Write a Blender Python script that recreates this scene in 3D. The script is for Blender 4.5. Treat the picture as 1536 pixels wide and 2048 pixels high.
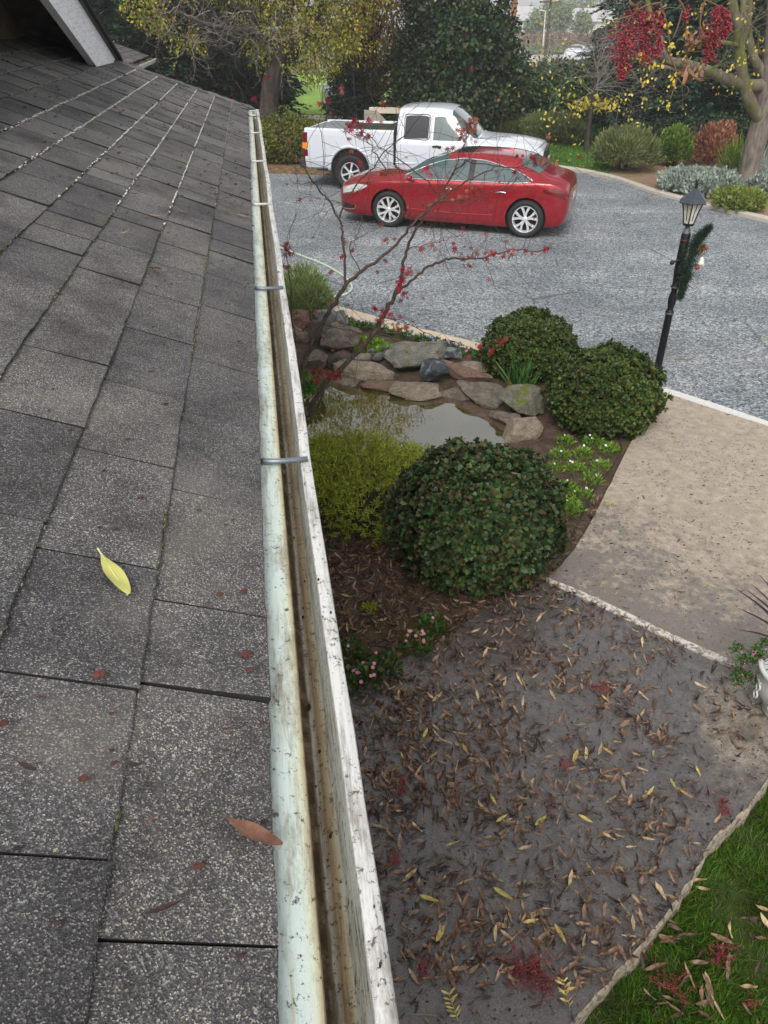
import bpy, bmesh, math, random
import numpy as np
from mathutils import Vector, Matrix
from mathutils.bvhtree import BVHTree
for o in list(bpy.data.objects): bpy.data.objects.remove(o, do_unlink=True)
sc = bpy.context.scene
C = sc.collection
R = math.radians
random.seed(7)
rng = np.random.default_rng(11)

# ---------------------------------------------------------------- camera
H = 3.4; FPX = 1500.0; PITCH = 33.3
cam = bpy.data.objects.new('camera', bpy.data.cameras.new('camera')); C.objects.link(cam)
cam.location = (0, 0, H); cam.rotation_euler = (R(90-PITCH), 0, 0)
cam.data.sensor_fit = 'VERTICAL'; cam.data.sensor_height = 36; cam.data.lens = 36*FPX/2048
cam.data.clip_start = 0.05; cam.data.clip_end = 5000
sc.camera = cam
# ---------------------------------------------------------------- sky, sun, exposure
SUN_EL, SUN_AZ = R(46), R(194)
w = bpy.data.worlds.new('World'); sc.world = w; w.use_nodes = True
nt = w.node_tree; bg = nt.nodes['Background']
sky = nt.nodes.new('ShaderNodeTexSky'); sky.sky_type = 'NISHITA'; sky.sun_disc = False
sky.sun_elevation = SUN_EL; sky.sun_rotation = SUN_AZ
sky.air_density = 1.0; sky.dust_density = 1.8; sky.ozone_density = 1.0
hs = nt.nodes.new('ShaderNodeHueSaturation'); hs.inputs['Saturation'].default_value = 0.16
nt.links.new(sky.outputs[0], hs.inputs['Color']); nt.links.new(hs.outputs[0], bg.inputs[0])
bg.inputs[1].default_value = 0.15
sl = bpy.data.lights.new('sun', 'SUN'); sl.energy = 1.3; sl.angle = R(22); sl.color = (1, .97, .93)
so = bpy.data.objects.new('sun', sl); C.objects.link(so); so.location = (0, 0, 30)
# light travels from the sun: direction towards the sun in sky texture terms
sd = Vector((math.sin(SUN_AZ)*math.cos(SUN_EL), math.cos(SUN_AZ)*math.cos(SUN_EL), math.sin(SUN_EL)))
so.rotation_euler = sd.to_track_quat('Z', 'Y').to_euler()
sc.view_settings.view_transform = 'Standard'; sc.view_settings.look = 'None'
sc.view_settings.exposure = 0.64; sc.view_settings.gamma = 1.0

# ---------------------------------------------------------------- pixel measuring helpers
CT, ST = math.cos(R(PITCH)), math.sin(R(PITCH))
def ray(px, py):
    v = py-1024
    return np.array([px-768.0, FPX*CT-v*ST, -(FPX*ST+v*CT)])
def G(px, py, z=0.0):          # ground point seen at photo pixel
    r = ray(px, py); return np.array([0, 0, H])+r*((H-z)/-r[2])
def A(px, py, Y):              # point seen at photo pixel, standing Y metres away
    r = ray(px, py); return np.array([0, 0, H])+r*(Y/r[1])
AZ = R(-8.8)
E1 = np.array([math.sin(AZ), math.cos(AZ), 0.]); RT = np.array([math.cos(AZ), -math.sin(AZ), 0.])
UPZ = np.array([0, 0, 1.])
def HS(a, s, z): return RT*a+E1*s+UPZ*z        # house axes: a right of camera, s along the eave, z up

# ---------------------------------------------------------------- mesh helpers
class Acc:
    def __init__(s): s.V = []; s.F = []; s.n = 0; s.M = []
    def add(s, V, F, m=0):
        V = np.asarray(V, float).reshape(-1, 3); s.V.append(V); n = s.n
        s.F.extend([tuple(i+n for i in f) for f in F]); s.M.extend([m]*len(F)); s.n += len(V); return s
    def get(s): return (np.vstack(s.V) if s.V else np.zeros((0, 3))), s.F
def tag(o, label=None, cat=None, group=None, kind=None):
    if label: o['label'] = label
    if cat: o['category'] = cat
    if group: o['group'] = group
    if kind: o['kind'] = kind
    return o
def mk(name, V, F, mats, parent=None, smooth=False, base=None, local=False, mi=None):
    """one mesh object; V in world space unless local."""
    V = np.asarray(V, float).reshape(-1, 3)
    if base is None: base = np.zeros(3) if (parent is not None) else np.array([V[:, 0].mean(), V[:, 1].mean(), V[:, 2].min()])
    if local: base = np.zeros(3)
    if parent is not None and not local:
        p = parent; t = np.zeros(3)
        while p is not None: t = t+np.array(p.location); p = p.parent
        V = V-t; base = np.zeros(3)
    me = bpy.data.meshes.new(name); V2 = V-base
    if isinstance(F, np.ndarray):
        me.vertices.add(len(V2)); me.vertices.foreach_set('co', V2.astype(np.float32).ravel())
        k = F.shape[1]; me.loops.add(F.size); me.loops.foreach_set('vertex_index', F.astype(np.int32).ravel())
        me.polygons.add(len(F)); me.polygons.foreach_set('loop_start', np.arange(0, F.size, k, dtype=np.int32))
        me.update(calc_edges=True)
    else:
        me.from_pydata(V2.tolist(), [], F); me.update()
    for m in (mats if isinstance(mats, (list, tuple)) else [mats]): me.materials.append(m)
    if smooth: me.polygons.foreach_set('use_smooth', np.ones(len(me.polygons), bool))
    if mi is not None: me.polygons.foreach_set('material_index', np.array(mi, np.int32))
    o = bpy.data.objects.new(name, me); C.objects.link(o)
    if not local: o.location = base
    if parent is not None: o.parent = parent; o.location = (0, 0, 0)
    return o
def thing(name, label, cat, loc, rotz=0, group=None):
    o = bpy.data.objects.new(name, None); C.objects.link(o); o.empty_display_size = .1
    o.location = tuple(loc); o.rotation_euler = (0, 0, rotz)
    return tag(o, label, cat, group)
def box(cx, cy, cz, sx, sy, sz, rz=0):
    V = np.array([(x, y, z) for x in (-.5, .5) for y in (-.5, .5) for z in (-.5, .5)])*(sx, sy, sz)
    c, s = math.cos(rz), math.sin(rz); V = np.stack([V[:, 0]*c-V[:, 1]*s, V[:, 0]*s+V[:, 1]*c, V[:, 2]], 1)
    return V+(cx, cy, cz), [(0, 1, 3, 2), (4, 6, 7, 5), (0, 4, 5, 1), (2, 3, 7, 6), (0, 2, 6, 4), (1, 5, 7, 3)]
def cr(P, n):                   # Catmull-Rom through rows of P, n samples
    P = np.asarray(P, float); m = len(P); t = np.linspace(0, m-1, n); i = np.minimum(t.astype(int), m-2); f = (t-i)[:, None]
    p0 = P[np.maximum(i-1, 0)]; p1 = P[i]; p2 = P[i+1]; p3 = P[np.minimum(i+2, m-1)]
    return .5*((2*p1)+(-p0+p2)*f+(2*p0-5*p1+4*p2-p3)*f*f+(-p0+3*p1-3*p2+p3)*f**3)
def tube(P, r, n=6, cap=True):
    P = np.asarray(P, float); m = len(P); r = np.broadcast_to(np.asarray(r, float), (m,))
    T = np.gradient(P, axis=0); T /= np.linalg.norm(T, axis=1)[:, None]+1e-9
    ref = np.array([0, 0, 1.]) if abs(T[0][2]) < .9 else np.array([1., 0, 0])
    u = np.cross(T[0], ref); u /= np.linalg.norm(u); V = []
    a = np.arange(n)*2*math.pi/n
    for i in range(m):
        u = u-T[i]*np.dot(u, T[i]); u /= np.linalg.norm(u)+1e-9; v = np.cross(T[i], u)
        V.append(P[i]+r[i]*(np.cos(a)[:, None]*u+np.sin(a)[:, None]*v))
    F = [(i*n+j, i*n+(j+1) % n, (i+1)*n+(j+1) % n, (i+1)*n+j) for i in range(m-1) for j in range(n)]
    if cap: F += [tuple(range(n))[::-1], tuple((m-1)*n+j for j in range(n))]
    return np.vstack(V), F
def lathe(prof, n=24, c=(0, 0, 0)):       # prof [(r,z)]
    a = np.arange(n)*2*math.pi/n; V = np.array([(r*math.cos(t), r*math.sin(t), z) for r, z in prof for t in a])+c
    F = [(i*n+j, i*n+(j+1) % n, (i+1)*n+(j+1) % n, (i+1)*n+j) for i in range(len(prof)-1) for j in range(n)]
    return V, F
def poly_sheet(P, z=None, zb=None):        # flat polygon, optional skirt to zb
    P = [np.array([p[0], p[1], (p[2] if z is None else z)]) for p in P]; n = len(P)
    V = list(P); F = [tuple(range(n))]
    if zb is not None:
        V += [np.array([p[0], p[1], zb]) for p in P]; F += [(i, i+n, (i+1) % n+n, (i+1) % n) for i in range(n)]
    return np.array(V), F
def up_normals(o):
    bm = bmesh.new(); bm.from_mesh(o.data); bmesh.ops.recalc_face_normals(bm, faces=bm.faces); bm.to_mesh(o.data); bm.free()
def ico(sub=3):
    bm = bmesh.new(); bmesh.ops.create_icosphere(bm, subdivisions=sub, radius=1)
    V = np.array([v.co[:] for v in bm.verts]); F = [tuple(v.index for v in f.verts) for f in bm.faces]; bm.free(); return V, F
from mathutils import noise as mn
def vn(P, s, off=0.0): return np.array([mn.noise(Vector((p[0]*s+off, p[1]*s+off*.7, p[2]*s-off))) for p in P])
def inpoly(x, y, P):
    x = np.asarray(x); y = np.asarray(y); r = np.zeros(x.shape, bool); n = len(P); j = n-1
    for i in range(n):
        xi, yi, xj, yj = P[i][0], P[i][1], P[j][0], P[j][1]
        r ^= ((yi > y) != (yj > y)) & (x < (xj-xi)*(y-yi)/(yj-yi+1e-12)+xi); j = i
    return r

# leaf templates: x width, y length, z out
T_RH = (np.array([(0, 0, 0), (.30, .45, .06), (0, 1, -.05), (-.30, .45, .06)]), [(0, 1, 2, 3)])
T_OV = (np.array([(0, 0, 0), (.22, .3, .04), (.30, .65, .05), (0, 1, -.04), (-.30, .65, .05), (-.22, .3, .04)]), [(0, 1, 2, 3, 4, 5)])
T_LN = (np.array([(0, 0, 0), (.13, .35, .05), (.10, .7, .03), (0, 1, -.08), (-.10, .7, .03), (-.13, .35, .05)]), [(0, 1, 2, 3, 4, 5)])
T_ND = (np.array([(-.06, 0, 0), (.06, 0, 0), (.03, 1, -.04), (-.03, 1, -.04)]), [(0, 1, 2, 3)])
T_BL = (np.array([(-.03, 0, 0), (.03, 0, 0), (.022, .55, .08), (-.022, .55, .08), (0, 1, .25)]), [(0, 1, 2, 3), (3, 2, 4)])
def maple_t():
    V = [(0, 0, 0)]; 
    for k, (an, L) in enumerate([(-128, .45), (-85, .72), (-42, .92), (0, 1.0), (42, .92), (85, .72), (128, .45)]):
        for d, q in ((-13, .42), (0, 1), (13, .42)):
            if (d == 0): V.append((math.sin(R(an))*L, math.cos(R(an))*L, -.16*L))
            else: V.append((math.sin(R(an+d*1.25))*L*q, math.cos(R(an+d*1.25))*L*q, .02))
    F = [(0, 1+3*k, 2+3*k, 3+3*k) for k in range(7)]
    V = np.array(V); V[:, 1] += .0
    return V, F
T_MP = maple_t()
def unit(a): a = np.asarray(a, float); return a/(np.linalg.norm(a, axis=-1, keepdims=True)+1e-9)
def rnd(n): return unit(rng.normal(size=(n, 3)))
def scatter(T, P, D, N, S, bend=0):
    """instances of template: D long axis, N normal hint, S size"""
    V0, F0 = T; P = np.asarray(P, float); D = unit(D); X = unit(np.cross(D, N)); Z = np.cross(X, D); S = np.broadcast_to(S, (len(P),))
    V = P[:, None, :]+S[:, None, None]*(V0[None, :, 0, None]*X[:, None]+V0[None, :, 1, None]*D[:, None]+V0[None, :, 2, None]*Z[:, None])
    k = len(V0); V = V.reshape(-1, 3)
    if all(len(f) == len(F0[0]) for f in F0):
        F = (np.arange(len(P))[:, None, None]*k+np.array(F0)[None]).reshape(-1, len(F0[0]))
    else: F = [tuple(i*k+j for j in f) for i in range(len(P)) for f in F0]
    return V, F
def cat2(*VF):
    V = []; F = []; n = 0
    for v, f in VF:
        V.append(v); F.append(np.asarray(f)+n); n += len(v)
    return np.vstack(V), np.vstack(F)

# ---------------------------------------------------------------- materials
def srgb(*c): return tuple(((x/255/12.92) if x/255 <= .04045 else ((x/255+.055)/1.055)**2.4) for x in c)+(1.,)
MATS = {}
class NM:
    def __init__(s, name):
        s.m = bpy.data.materials.new(name); s.m.use_nodes = True; s.t = s.m.node_tree; s.b = s.t.nodes['Principled BSDF']; s.x = None
    def n(s, t, **k):
        o = s.t.nodes.new('ShaderNode'+t)
        for a, v in k.items(): setattr(o, a, v)
        return o
    def l(s, a, b): s.t.links.new(a, b)
    def co(s):
        if s.x is None: s.x = s.n('NewGeometry')
        return s.x.outputs['Position']
    def obj(s): return s.n('TexCoord').outputs['Object']
    def noise(s, scale, detail=4, rough=.6, co=None, dist=0):
        o = s.n('TexNoise'); o.inputs['Scale'].default_value = scale; o.inputs['Detail'].default_value = detail
        o.inputs['Roughness'].default_value = rough; o.inputs['Distortion'].default_value = dist
        s.l(co if co is not None else s.co(), o.inputs['Vector']); return o.outputs[0]
    def vor(s, scale, feat='F1', out=0, co=None):
        o = s.n('TexVoronoi', feature=feat); o.inputs['Scale'].default_value = scale; s.l(co if co is not None else s.co(), o.inputs['Vector']); return o.outputs[out]
    def ramp(s, f, stops, interp='LINEAR'):
        o = s.n('ValToRGB'); o.color_ramp.interpolation = interp; e = o.color_ramp.elements
        while len(e) < len(stops): e.new(.5)
        for i, (p, c) in enumerate(stops): e[i].position = p; e[i].color = c if not isinstance(c, (int, float)) else (c, c, c, 1)
        s.l(f, o.inputs[0]); return o.outputs[0]
    def mix(s, f, a, b, mode='MIX'):
        o = s.n('Mix', data_type='RGBA', blend_type=mode)
        for i, v in ((0, f), (6, a), (7, b)):
            if isinstance(v, (int, float)): o.inputs[i].default_value = v if i == 0 else (v, v, v, 1)
            elif isinstance(v, tuple): o.inputs[i].default_value = v
            else: s.l(v, o.inputs[i])
        return o.outputs[2]
    def math(s, op, a, b=0.0, c=None, clamp=False):
        o = s.n('Math', operation=op, use_clamp=clamp)
        for i, v in enumerate((a, b) if c is None else (a, b, c)):
            if isinstance(v, (int, float)): o.inputs[i].default_value = v
            else: s.l(v, o.inputs[i])
        return o.outputs[0]
    def sep(s, v):
        o = s.n('SeparateXYZ'); s.l(v, o.inputs[0]); return o.outputs
    def island(s):
        if s.x is None: s.co()
        return s.x.outputs['Random Per Island']
    def dot(s, vec):           # position . vec
        o = s.n('VectorMath', operation='DOT_PRODUCT'); s.l(s.co(), o.inputs[0]); o.inputs[1].default_value = vec; return o.outputs['Value']
    def col(s, v):
        if isinstance(v, tuple): s.b.inputs['Base Color'].default_value = v
        else: s.l(v, s.b.inputs['Base Color'])
        return s
    def rough(s, v):
        if isinstance(v, (int, float)): s.b.inputs['Roughness'].default_value = v
        else: s.l(v, s.b.inputs['Roughness'])
        return s
    def bump(s, h, dist=.01, strength=1):
        o = s.n('Bump'); o.inputs['Distance'].default_value = dist; o.inputs['Strength'].default_value = strength
        s.l(h, o.inputs['Height']); s.l(o.outputs[0], s.b.inputs['Normal']); return s
    def set(s, **k):
        for a, v in k.items(): s.b.inputs[a.replace('_', ' ')].default_value = v
        return s

def leafmat(name, cols, rough=.55, trans=.25, spec=.4, tint=None):
    """random colour per leaf between the given linear colours"""
    if name in MATS: return MATS[name]
    q = NM(name); n = len(cols)
    c = q.ramp(q.island(), [(i/(max(n-1, 1)), k) for i, k in enumerate(cols)])
    big = q.ramp(q.noise(1.3, 3), [(.3, .75), (.7, 1.25)])
    c = q.mix(1.0, c, big, 'MULTIPLY'); q.col(c).rough(rough); q.b.inputs['Specular IOR Level'].default_value = spec
    if trans:
        t = q.n('BsdfTranslucent'); q.l(c, t.inputs[0]); ms = q.n('MixShader'); ms.inputs[0].default_value = trans
        out = q.t.nodes['Material Output']; q.l(q.b.outputs[0], ms.inputs[1]); q.l(t.outputs[0], ms.inputs[2]); q.l(ms.outputs[0], out.inputs[0])
    MATS[name] = q.m; return q.m
def plain(name, c, rough=.6, metal=0, var=.12, scale=8, bump=0, coat=0, spec=.5):
    if name in MATS: return MATS[name]
    q = NM(name); nz = q.noise(scale, 5)
    q.col(q.mix(q.ramp(nz, [(.3, 0.), (.7, 1.)]), tuple(x*(1-var) for x in c[:3])+(1,), tuple(min(1, x*(1+var)) for x in c[:3])+(1,))).rough(rough)
    q.set(Metallic=metal); q.b.inputs['Coat Weight'].default_value = coat; q.b.inputs['Specular IOR Level'].default_value = spec
    if bump: q.bump(q.noise(scale*6, 4), bump)
    MATS[name] = q.m; return q.m
def barkmat(name, c1, c2, moss=None, sc=9):
    if name in MATS: return MATS[name]
    q = NM(name); mp = q.n('Mapping'); mp.inputs['Scale'].default_value = (1, 1, .22); q.l(q.co(), mp.inputs[0])
    nz = q.noise(sc, 6, .7, mp.outputs[0]); c = q.ramp(nz, [(.35, c1), (.65, c2)])
    if moss: c = q.mix(q.ramp(q.noise(2.3, 5, .7), [(.46, 0.), (.56, .85)]), c, moss)
    q.col(c).rough(.9).bump(nz, .03); MATS[name] = q.m; return q.m
# ================================================================ SETTING
def m_gravel():
    q = NM('driveway_chip'); v = q.n('TexVoronoi'); v.inputs['Scale'].default_value = 48; q.l(q.co(), v.inputs['Vector'])
    s = q.sep(v.outputs['Color'])
    c = q.ramp(s[0], [(.0, srgb(70, 76, 82)), (.4, srgb(146, 153, 158)), (.8, srgb(188, 194, 197)), (.92, srgb(222, 223, 220)), (1, srgb(238, 237, 230))])
    big = q.ramp(q.noise(.55, 6, .65), [(.3, srgb(168, 172, 176)), (.5, srgb(205, 207, 208)), (.7, srgb(240, 240, 238))])
    c = q.mix(1, c, big, 'MULTIPLY')
    # worn tyre bands running across the drive
    mp = q.n('Mapping'); mp.inputs['Rotation'].default_value = (0, 0, R(17)); mp.inputs['Scale'].default_value = (.12, 1.1, 1); q.l(q.co(), mp.inputs[0])
    c = q.mix(q.ramp(q.noise(1.2, 5, .6, mp.outputs[0]), [(.42, 0.), (.66, .34)]), c, srgb(84, 88, 94))
    crk = q.vor(.42, 'DISTANCE_TO_EDGE'); nz = q.noise(9, 4)
    c = q.mix(q.math('MULTIPLY', q.ramp(crk, [(0.0, .75), (.012, 0.)]), q.ramp(q.noise(.8, 2), [(.5, 0.), (.6, 1.)])), c, srgb(52, 54, 58))
    c = q.mix(q.ramp(q.noise(.37, 4), [(.6, 0.), (.75, .25)]), c, srgb(150, 138, 118))
    q.col(c).rough(.85).bump(v.outputs['Distance'], .008); return q.m
def m_concrete(kind):
    q = NM('concrete_'+kind); P = q.co(); soilm = 0
    fine = q.noise(160, 4, .7); med = q.noise(14, 6, .7); big = q.noise(1.6, 5, .65)
    dry = q.ramp(med, [(.3, srgb(168, 153, 134)), (.55, srgb(192, 178, 158)), (.75, srgb(212, 200, 182))])
    wetc = q.ramp(med, [(.3, srgb(80, 74, 71)), (.5, srgb(102, 96, 92)), (.7, srgb(122, 115, 110))])
    if kind == 'walk':           # upper slab: dry and tan far away, damp near the joint, mottled between
        f = q.math('ADD', q.dot((-.50, -.50, 0)), 3.75)
        f = q.math('ADD', f, q.math('MULTIPLY', q.math('SUBTRACT', q.noise(2.1, 7, .72), .5), 2.4))
        f = q.math('ADD', f, q.math('MULTIPLY', q.math('SUBTRACT', q.noise(13, 7, .78), .5), 3.4))
        wet = q.ramp(f, [(.20, 0.), (.74, 1.)])
    else:
        f = q.math('ADD', q.dot((-.95, .30, 0)), 1.28)
        f = q.math('ADD', f, q.math('MULTIPLY', q.math('SUBTRACT', q.noise(2.3, 7, .7), .5), 1.9))
        f = q.math('ADD', f, q.math('MULTIPLY', q.math('SUBTRACT', q.noise(15, 5, .7), .5), .9))
        wet = q.ramp(f, [(.0, .25), (.4, 1.)])
    if kind == 'walk': wetc = q.mix(.55, wetc, srgb(158, 146, 132))
    c = q.mix(wet, dry, wetc)
    c = q.mix(q.ramp(q.noise(45, 5, .75), [(.60, 0.), (.68, .55)]), c, srgb(96, 84, 74))
    sp2 = q.vor(24); c = q.mix(q.math('MULTIPLY', q.ramp(sp2, [(.16, .7), (.34, 0.)]), q.ramp(q.noise(2.2, 5, .7), [(.46, 0.), (.56, 1.)])), c, srgb(88, 78, 70))
    c = q.mix(.7, c, q.ramp(fine, [(.34, srgb(110, 106, 102)), (.62, srgb(255, 255, 255))]), 'MULTIPLY')
    spk = q.vor(95); c = q.mix(q.math('MULTIPLY', q.ramp(spk, [(.10, .75), (.2, 0.)]), q.ramp(q.noise(5, 3), [(.42, 0.), (.55, 1.)])), c, srgb(48, 42, 40))
    q.col(c); q.rough(q.ramp(wet, [(0, .9), (1, .3)])); q.l(q.ramp(wet, [(0, 0.), (1, .9 if kind != 'walk' else .25)]), q.b.inputs['Coat Weight']); q.b.inputs['Coat Roughness'].default_value = .12; q.b.inputs['Coat IOR'].default_value = 1.6; q.bump(q.math('ADD', fine, q.math('MULTIPLY', med, .6)), .0035); return q.m
def m_soil():
    q = NM('bed_soil'); a = q.noise(9, 7, .75); b = q.noise(70, 5, .7)
    c = q.ramp(a, [(.3, srgb(66, 50, 40)), (.5, srgb(98, 77, 62)), (.7, srgb(132, 108, 88))])
    c = q.mix(q.ramp(q.noise(1.7, 4), [(.52, 0.), (.66, .7)]), c, srgb(104, 104, 58))
    c = q.mix(.6, c, q.ramp(b, [(.3, .4), (.7, 1.)]), 'MULTIPLY'); q.col(c).rough(.9).bump(q.math('ADD', a, b), .02); return q.m
def m_grass(n, c1, c2, c3):
    q = NM(n); c = q.ramp(q.noise(1.1, 6, .7), [(.3, c1), (.5, c2), (.7, c3)])
    c = q.mix(.7, c, q.ramp(q.noise(60, 4, .8), [(.3, .45), (.7, 1.)]), 'MULTIPLY'); q.col(c).rough(.95); return q.m
M_gravel = m_gravel(); M_walk = m_concrete('walk'); M_pat = m_concrete('patio'); M_soil = m_soil()
M_fg = m_grass('field', srgb(120, 112, 84), srgb(112, 118, 70), srgb(86, 112, 52))
M_lawn = m_grass('lawn_green', srgb(40, 84, 22), srgb(62, 112, 30), srgb(84, 138, 40))
M_lawnfar = m_grass('lawn_far', srgb(122, 160, 56), srgb(142, 182, 70), srgb(164, 196, 86))
M_kerb = plain('kerb_concrete', srgb(196, 180, 156), .85, var=.14, scale=7, bump=.004)
M_road = plain('road_far', srgb(178, 172, 164), .9, var=.06, scale=.3)
def struct(name, V, F, m, **k):
    o = mk(name, V, F, m, base=np.zeros(3), **k); o['kind'] = 'structure'; return o
# the one ground sheet: slightly lower by the house lawn, level beyond
V = []; F = []
ys = [-400, -30, 3.4, 4.2, 30, 400]; zs = [-.13, -.13, -.13, -.03, -.03, -.03]
for y, z in zip(ys, zs): V += [(-400, y, z), (400, y, z)]
F = [(2*i, 2*i+1, 2*i+3, 2*i+2) for i in range(5)]
struct('ground', V, F, M_fg)
# driveway
far_edge = [(-9, 24), *[G(*p)[:2] for p in ((540, 338), (620, 340), (690, 342))], *[G(*p)[:2] for p in ((1090, 336), (1150, 344), (1230, 362), (1300, 386), (1400, 413), (1536, 447))], (16, 13.5), (16, 3.5)]
kerb_near = [G(*p)[:2] for p in ((520, 582), (600, 603), (640, 615), (700, 632), (800, 660), (900, 686), (1000, 712), (1120, 742), (1220, 768), (1325, 790), (1536, 865))]
V, F = poly_sheet([(*p, 0) for p in [(-9, 10.3)]+kerb_near[:1]]+[(*p, 0) for p in kerb_near[1:]]+[(9.5, 3.6, 0)]+[(*p, 0) for p in far_edge[::-1]], 0.0)
struct('driveway', V, F, M_gravel)
def ribbon(P, wdt, z0, z1, m, name, closed=False):
    P = np.array([p[:2] for p in P]); T = unit(np.gradient(P, axis=0)); Nn = np.stack([-T[:, 1], T[:, 0]], 1)*wdt/2; V = []; F = []
    for a, b in zip(P-Nn, P+Nn):
        e = .012; d = unit(b-a)*e; V += [(*a, z0), (*(a), z1-e), (*(a+d), z1), (*(b-d), z1), (*b, z1-e), (*b, z0)]
    for i in range(len(P)-1):
        for j in range(5): F.append((i*6+j, i*6+j+1, i*6+6+j+1, i*6+6+j))
    F += [tuple(range(6)), tuple(range((len(P)-1)*6, len(P)*6))]
    o = struct(name, V, F, m); up_normals(o); return o
kn = cr([(*p, 0) for p in kerb_near[:9]], 40)
ribbon(kn+np.array([-.04, -.12, 0]), .25, -.1, .10, M_kerb, 'bed_kerb')
kf = cr([(*G(*p)[:2], 0) for p in ((1085, 330), (1110, 337), (1160, 344), (1230, 360), (1300, 384), (1400, 411), (1536, 444), (1680, 480))], 50)
M_kerb2 = plain('kerb_aged', srgb(186, 178, 166), .9, var=.16, scale=9, bump=.004)
ribbon(kf+np.array([.02, .10, 0]), .20, -.1, .07, M_kerb2, 'far_kerb')
# far lawn and beds
lawnP = [G(*p)[:2] for p in ((1000, 330), (1085, 327), (1160, 341), (1215, 352), (1225, 335), (1215, 320), (1200, 292), (1330, 283), (1340, 268), (940, 268))]
V, F = poly_sheet([(*p, 0) for p in lawnP], .02, -.05); struct('far_lawn', V, F, M_lawn)
bedP = [(*p[:2], 0) for p in kf[10:]+np.array([.05, .15, 0])]+[(14, 24, 0), (6, 27, 0)]+[(*G(*p)[:2], 0) for p in ((1205, 300), (1228, 335))]
V, F = poly_sheet(bedP, .012, -.05)
q = NM('far_bed_soil'); q.col(q.mix(q.ramp(q.noise(40, 5, .8), [(.4, 0.), (.65, 1.)]), q.ramp(q.noise(2.5, 6, .7), [(.3, srgb(104, 82, 62)), (.7, srgb(146, 120, 94))]), srgb(168, 140, 108))).rough(.95).bump(q.noise(30, 5), .03)
struct('far_bed', V, F, q.m)
# leaf strewn verge before the left hedge
V, F = poly_sheet([(*G(*p)[:2], 0) for p in ((525, 346), (620, 349), (700, 352), (700, 325), (525, 322))], .012, -.05)
q = NM('leaf_strewn_verge'); v = q.n('TexVoronoi'); v.inputs['Scale'].default_value = 16; q.l(q.co(), v.inputs['Vector']); s = q.sep(v.outputs['Color'])
q.col(q.ramp(s[0], [(0, srgb(64, 50, 38)), (.5, srgb(112, 88, 62)), (1, srgb(158, 126, 84))])).rough(.9).bump(v.outputs[0], .02); struct('leaf_strewn_verge', V, F, q.m)
# field, path and road in the distance
V, F = poly_sheet([(*G(*p)[:2], 0) for p in ((440, 229), (880, 229), (880, 150), (380, 150))], .008, -.05); struct('green_field', V, F, M_lawnfar)
V, F = poly_sheet([(*G(*p)[:2], 0) for p in ((430, 240), (760, 240), (760, 231), (430, 231))], .012, -.04); struct('pale_path', V, F, M_road)
V, F = poly_sheet([(*p, 0) for p in ((8, 60), (48, 60), (80, 92), (110, 140), (44, 112), (15, 130))], .02, -.04); struct('far_road', V, F, M_road)
V, F = poly_sheet([(*p, 0) for p in ((6, 32), (26, 32), (40, 59), (10, 59))], .0, -.04); struct('field_grass', V, F, M_lawnfar)
# hills
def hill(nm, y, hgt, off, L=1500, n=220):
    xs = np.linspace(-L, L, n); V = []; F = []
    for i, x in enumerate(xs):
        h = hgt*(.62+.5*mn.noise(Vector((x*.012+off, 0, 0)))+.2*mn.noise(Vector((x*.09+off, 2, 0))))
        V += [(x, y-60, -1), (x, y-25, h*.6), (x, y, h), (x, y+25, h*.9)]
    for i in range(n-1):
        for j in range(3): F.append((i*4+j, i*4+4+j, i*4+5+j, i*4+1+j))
    struct(nm, V, F, plain('hill_haze_grey', srgb(160, 172, 170), 1, scale=.02), smooth=True)  # base grey paled: distance haze painted into the hill colour
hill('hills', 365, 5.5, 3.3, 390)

# concrete slabs
def edge_noise(P, n, amp):
    P = cr([(p[0], p[1], 0) for p in P], n); 
    for i in range(1, n-1): P[i, 0] += amp*mn.noise(Vector((i*.9, 1, 0))); P[i, 1] += amp*mn.noise(Vector((i*.9, 7, 0)))
    return P
wl = [G(*p) for p in ((1325, 789), (1302, 828), (1265, 885), (1232, 950), (1200, 1015), (1168, 1075), (1130, 1130), (1092, 1168))]
wl = edge_noise(wl, 30, .01)
wr = [(4.6, 3.7), (9.5, 3.2), (9.5, 1.0), tuple(G(1620, 1418)[:2])]
V, F = poly_sheet([*wl, (*G(1440, 1333)[:2], 0), (*G(1560, 1388)[:2], 0), (9.5, 1.3, 0), (9.5, 3.7, 0), (*G(1536, 862)[:2], 0)], .050, -.11)
o = struct('upper_walkway', V, F, M_walk); up_normals(o)
# lower patio; its grass-side edge is a worn lip
pl = edge_noise([G(*p) for p in ((1092, 1172), (1050, 1188), (985, 1215), (930, 1252), (880, 1290), (800, 1330), (700, 1400), (640, 1440))], 36, .02)
pr = edge_noise([G(*p) for p in ((1640, 1450), (1570, 1500), (1528, 1575), (1478, 1640), (1420, 1692), (1388, 1755), (1330, 1838), (1250, 1935), (1150, 2048), (1040, 2190))], 46, .014)
prt = [p for p in pr]
V, F = poly_sheet([*pl, (-1.6, 2.9, 0), (-1.2, .6, 0), (.5, 1.0, 0)]+[(*p[:2], 0) for p in prt[::-1]]+[(9.4, 1.5, 0), (*G(1560, 1396)[:2], 0)], .046, -.12)
o = struct('lower_patio', V, F, M_pat); up_normals(o)
mod = o.modifiers.new('b', 'BEVEL'); mod.width = .012; mod.segments = 2; mod.limit_method = 'ANGLE'; mod.angle_limit = R(60)
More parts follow.
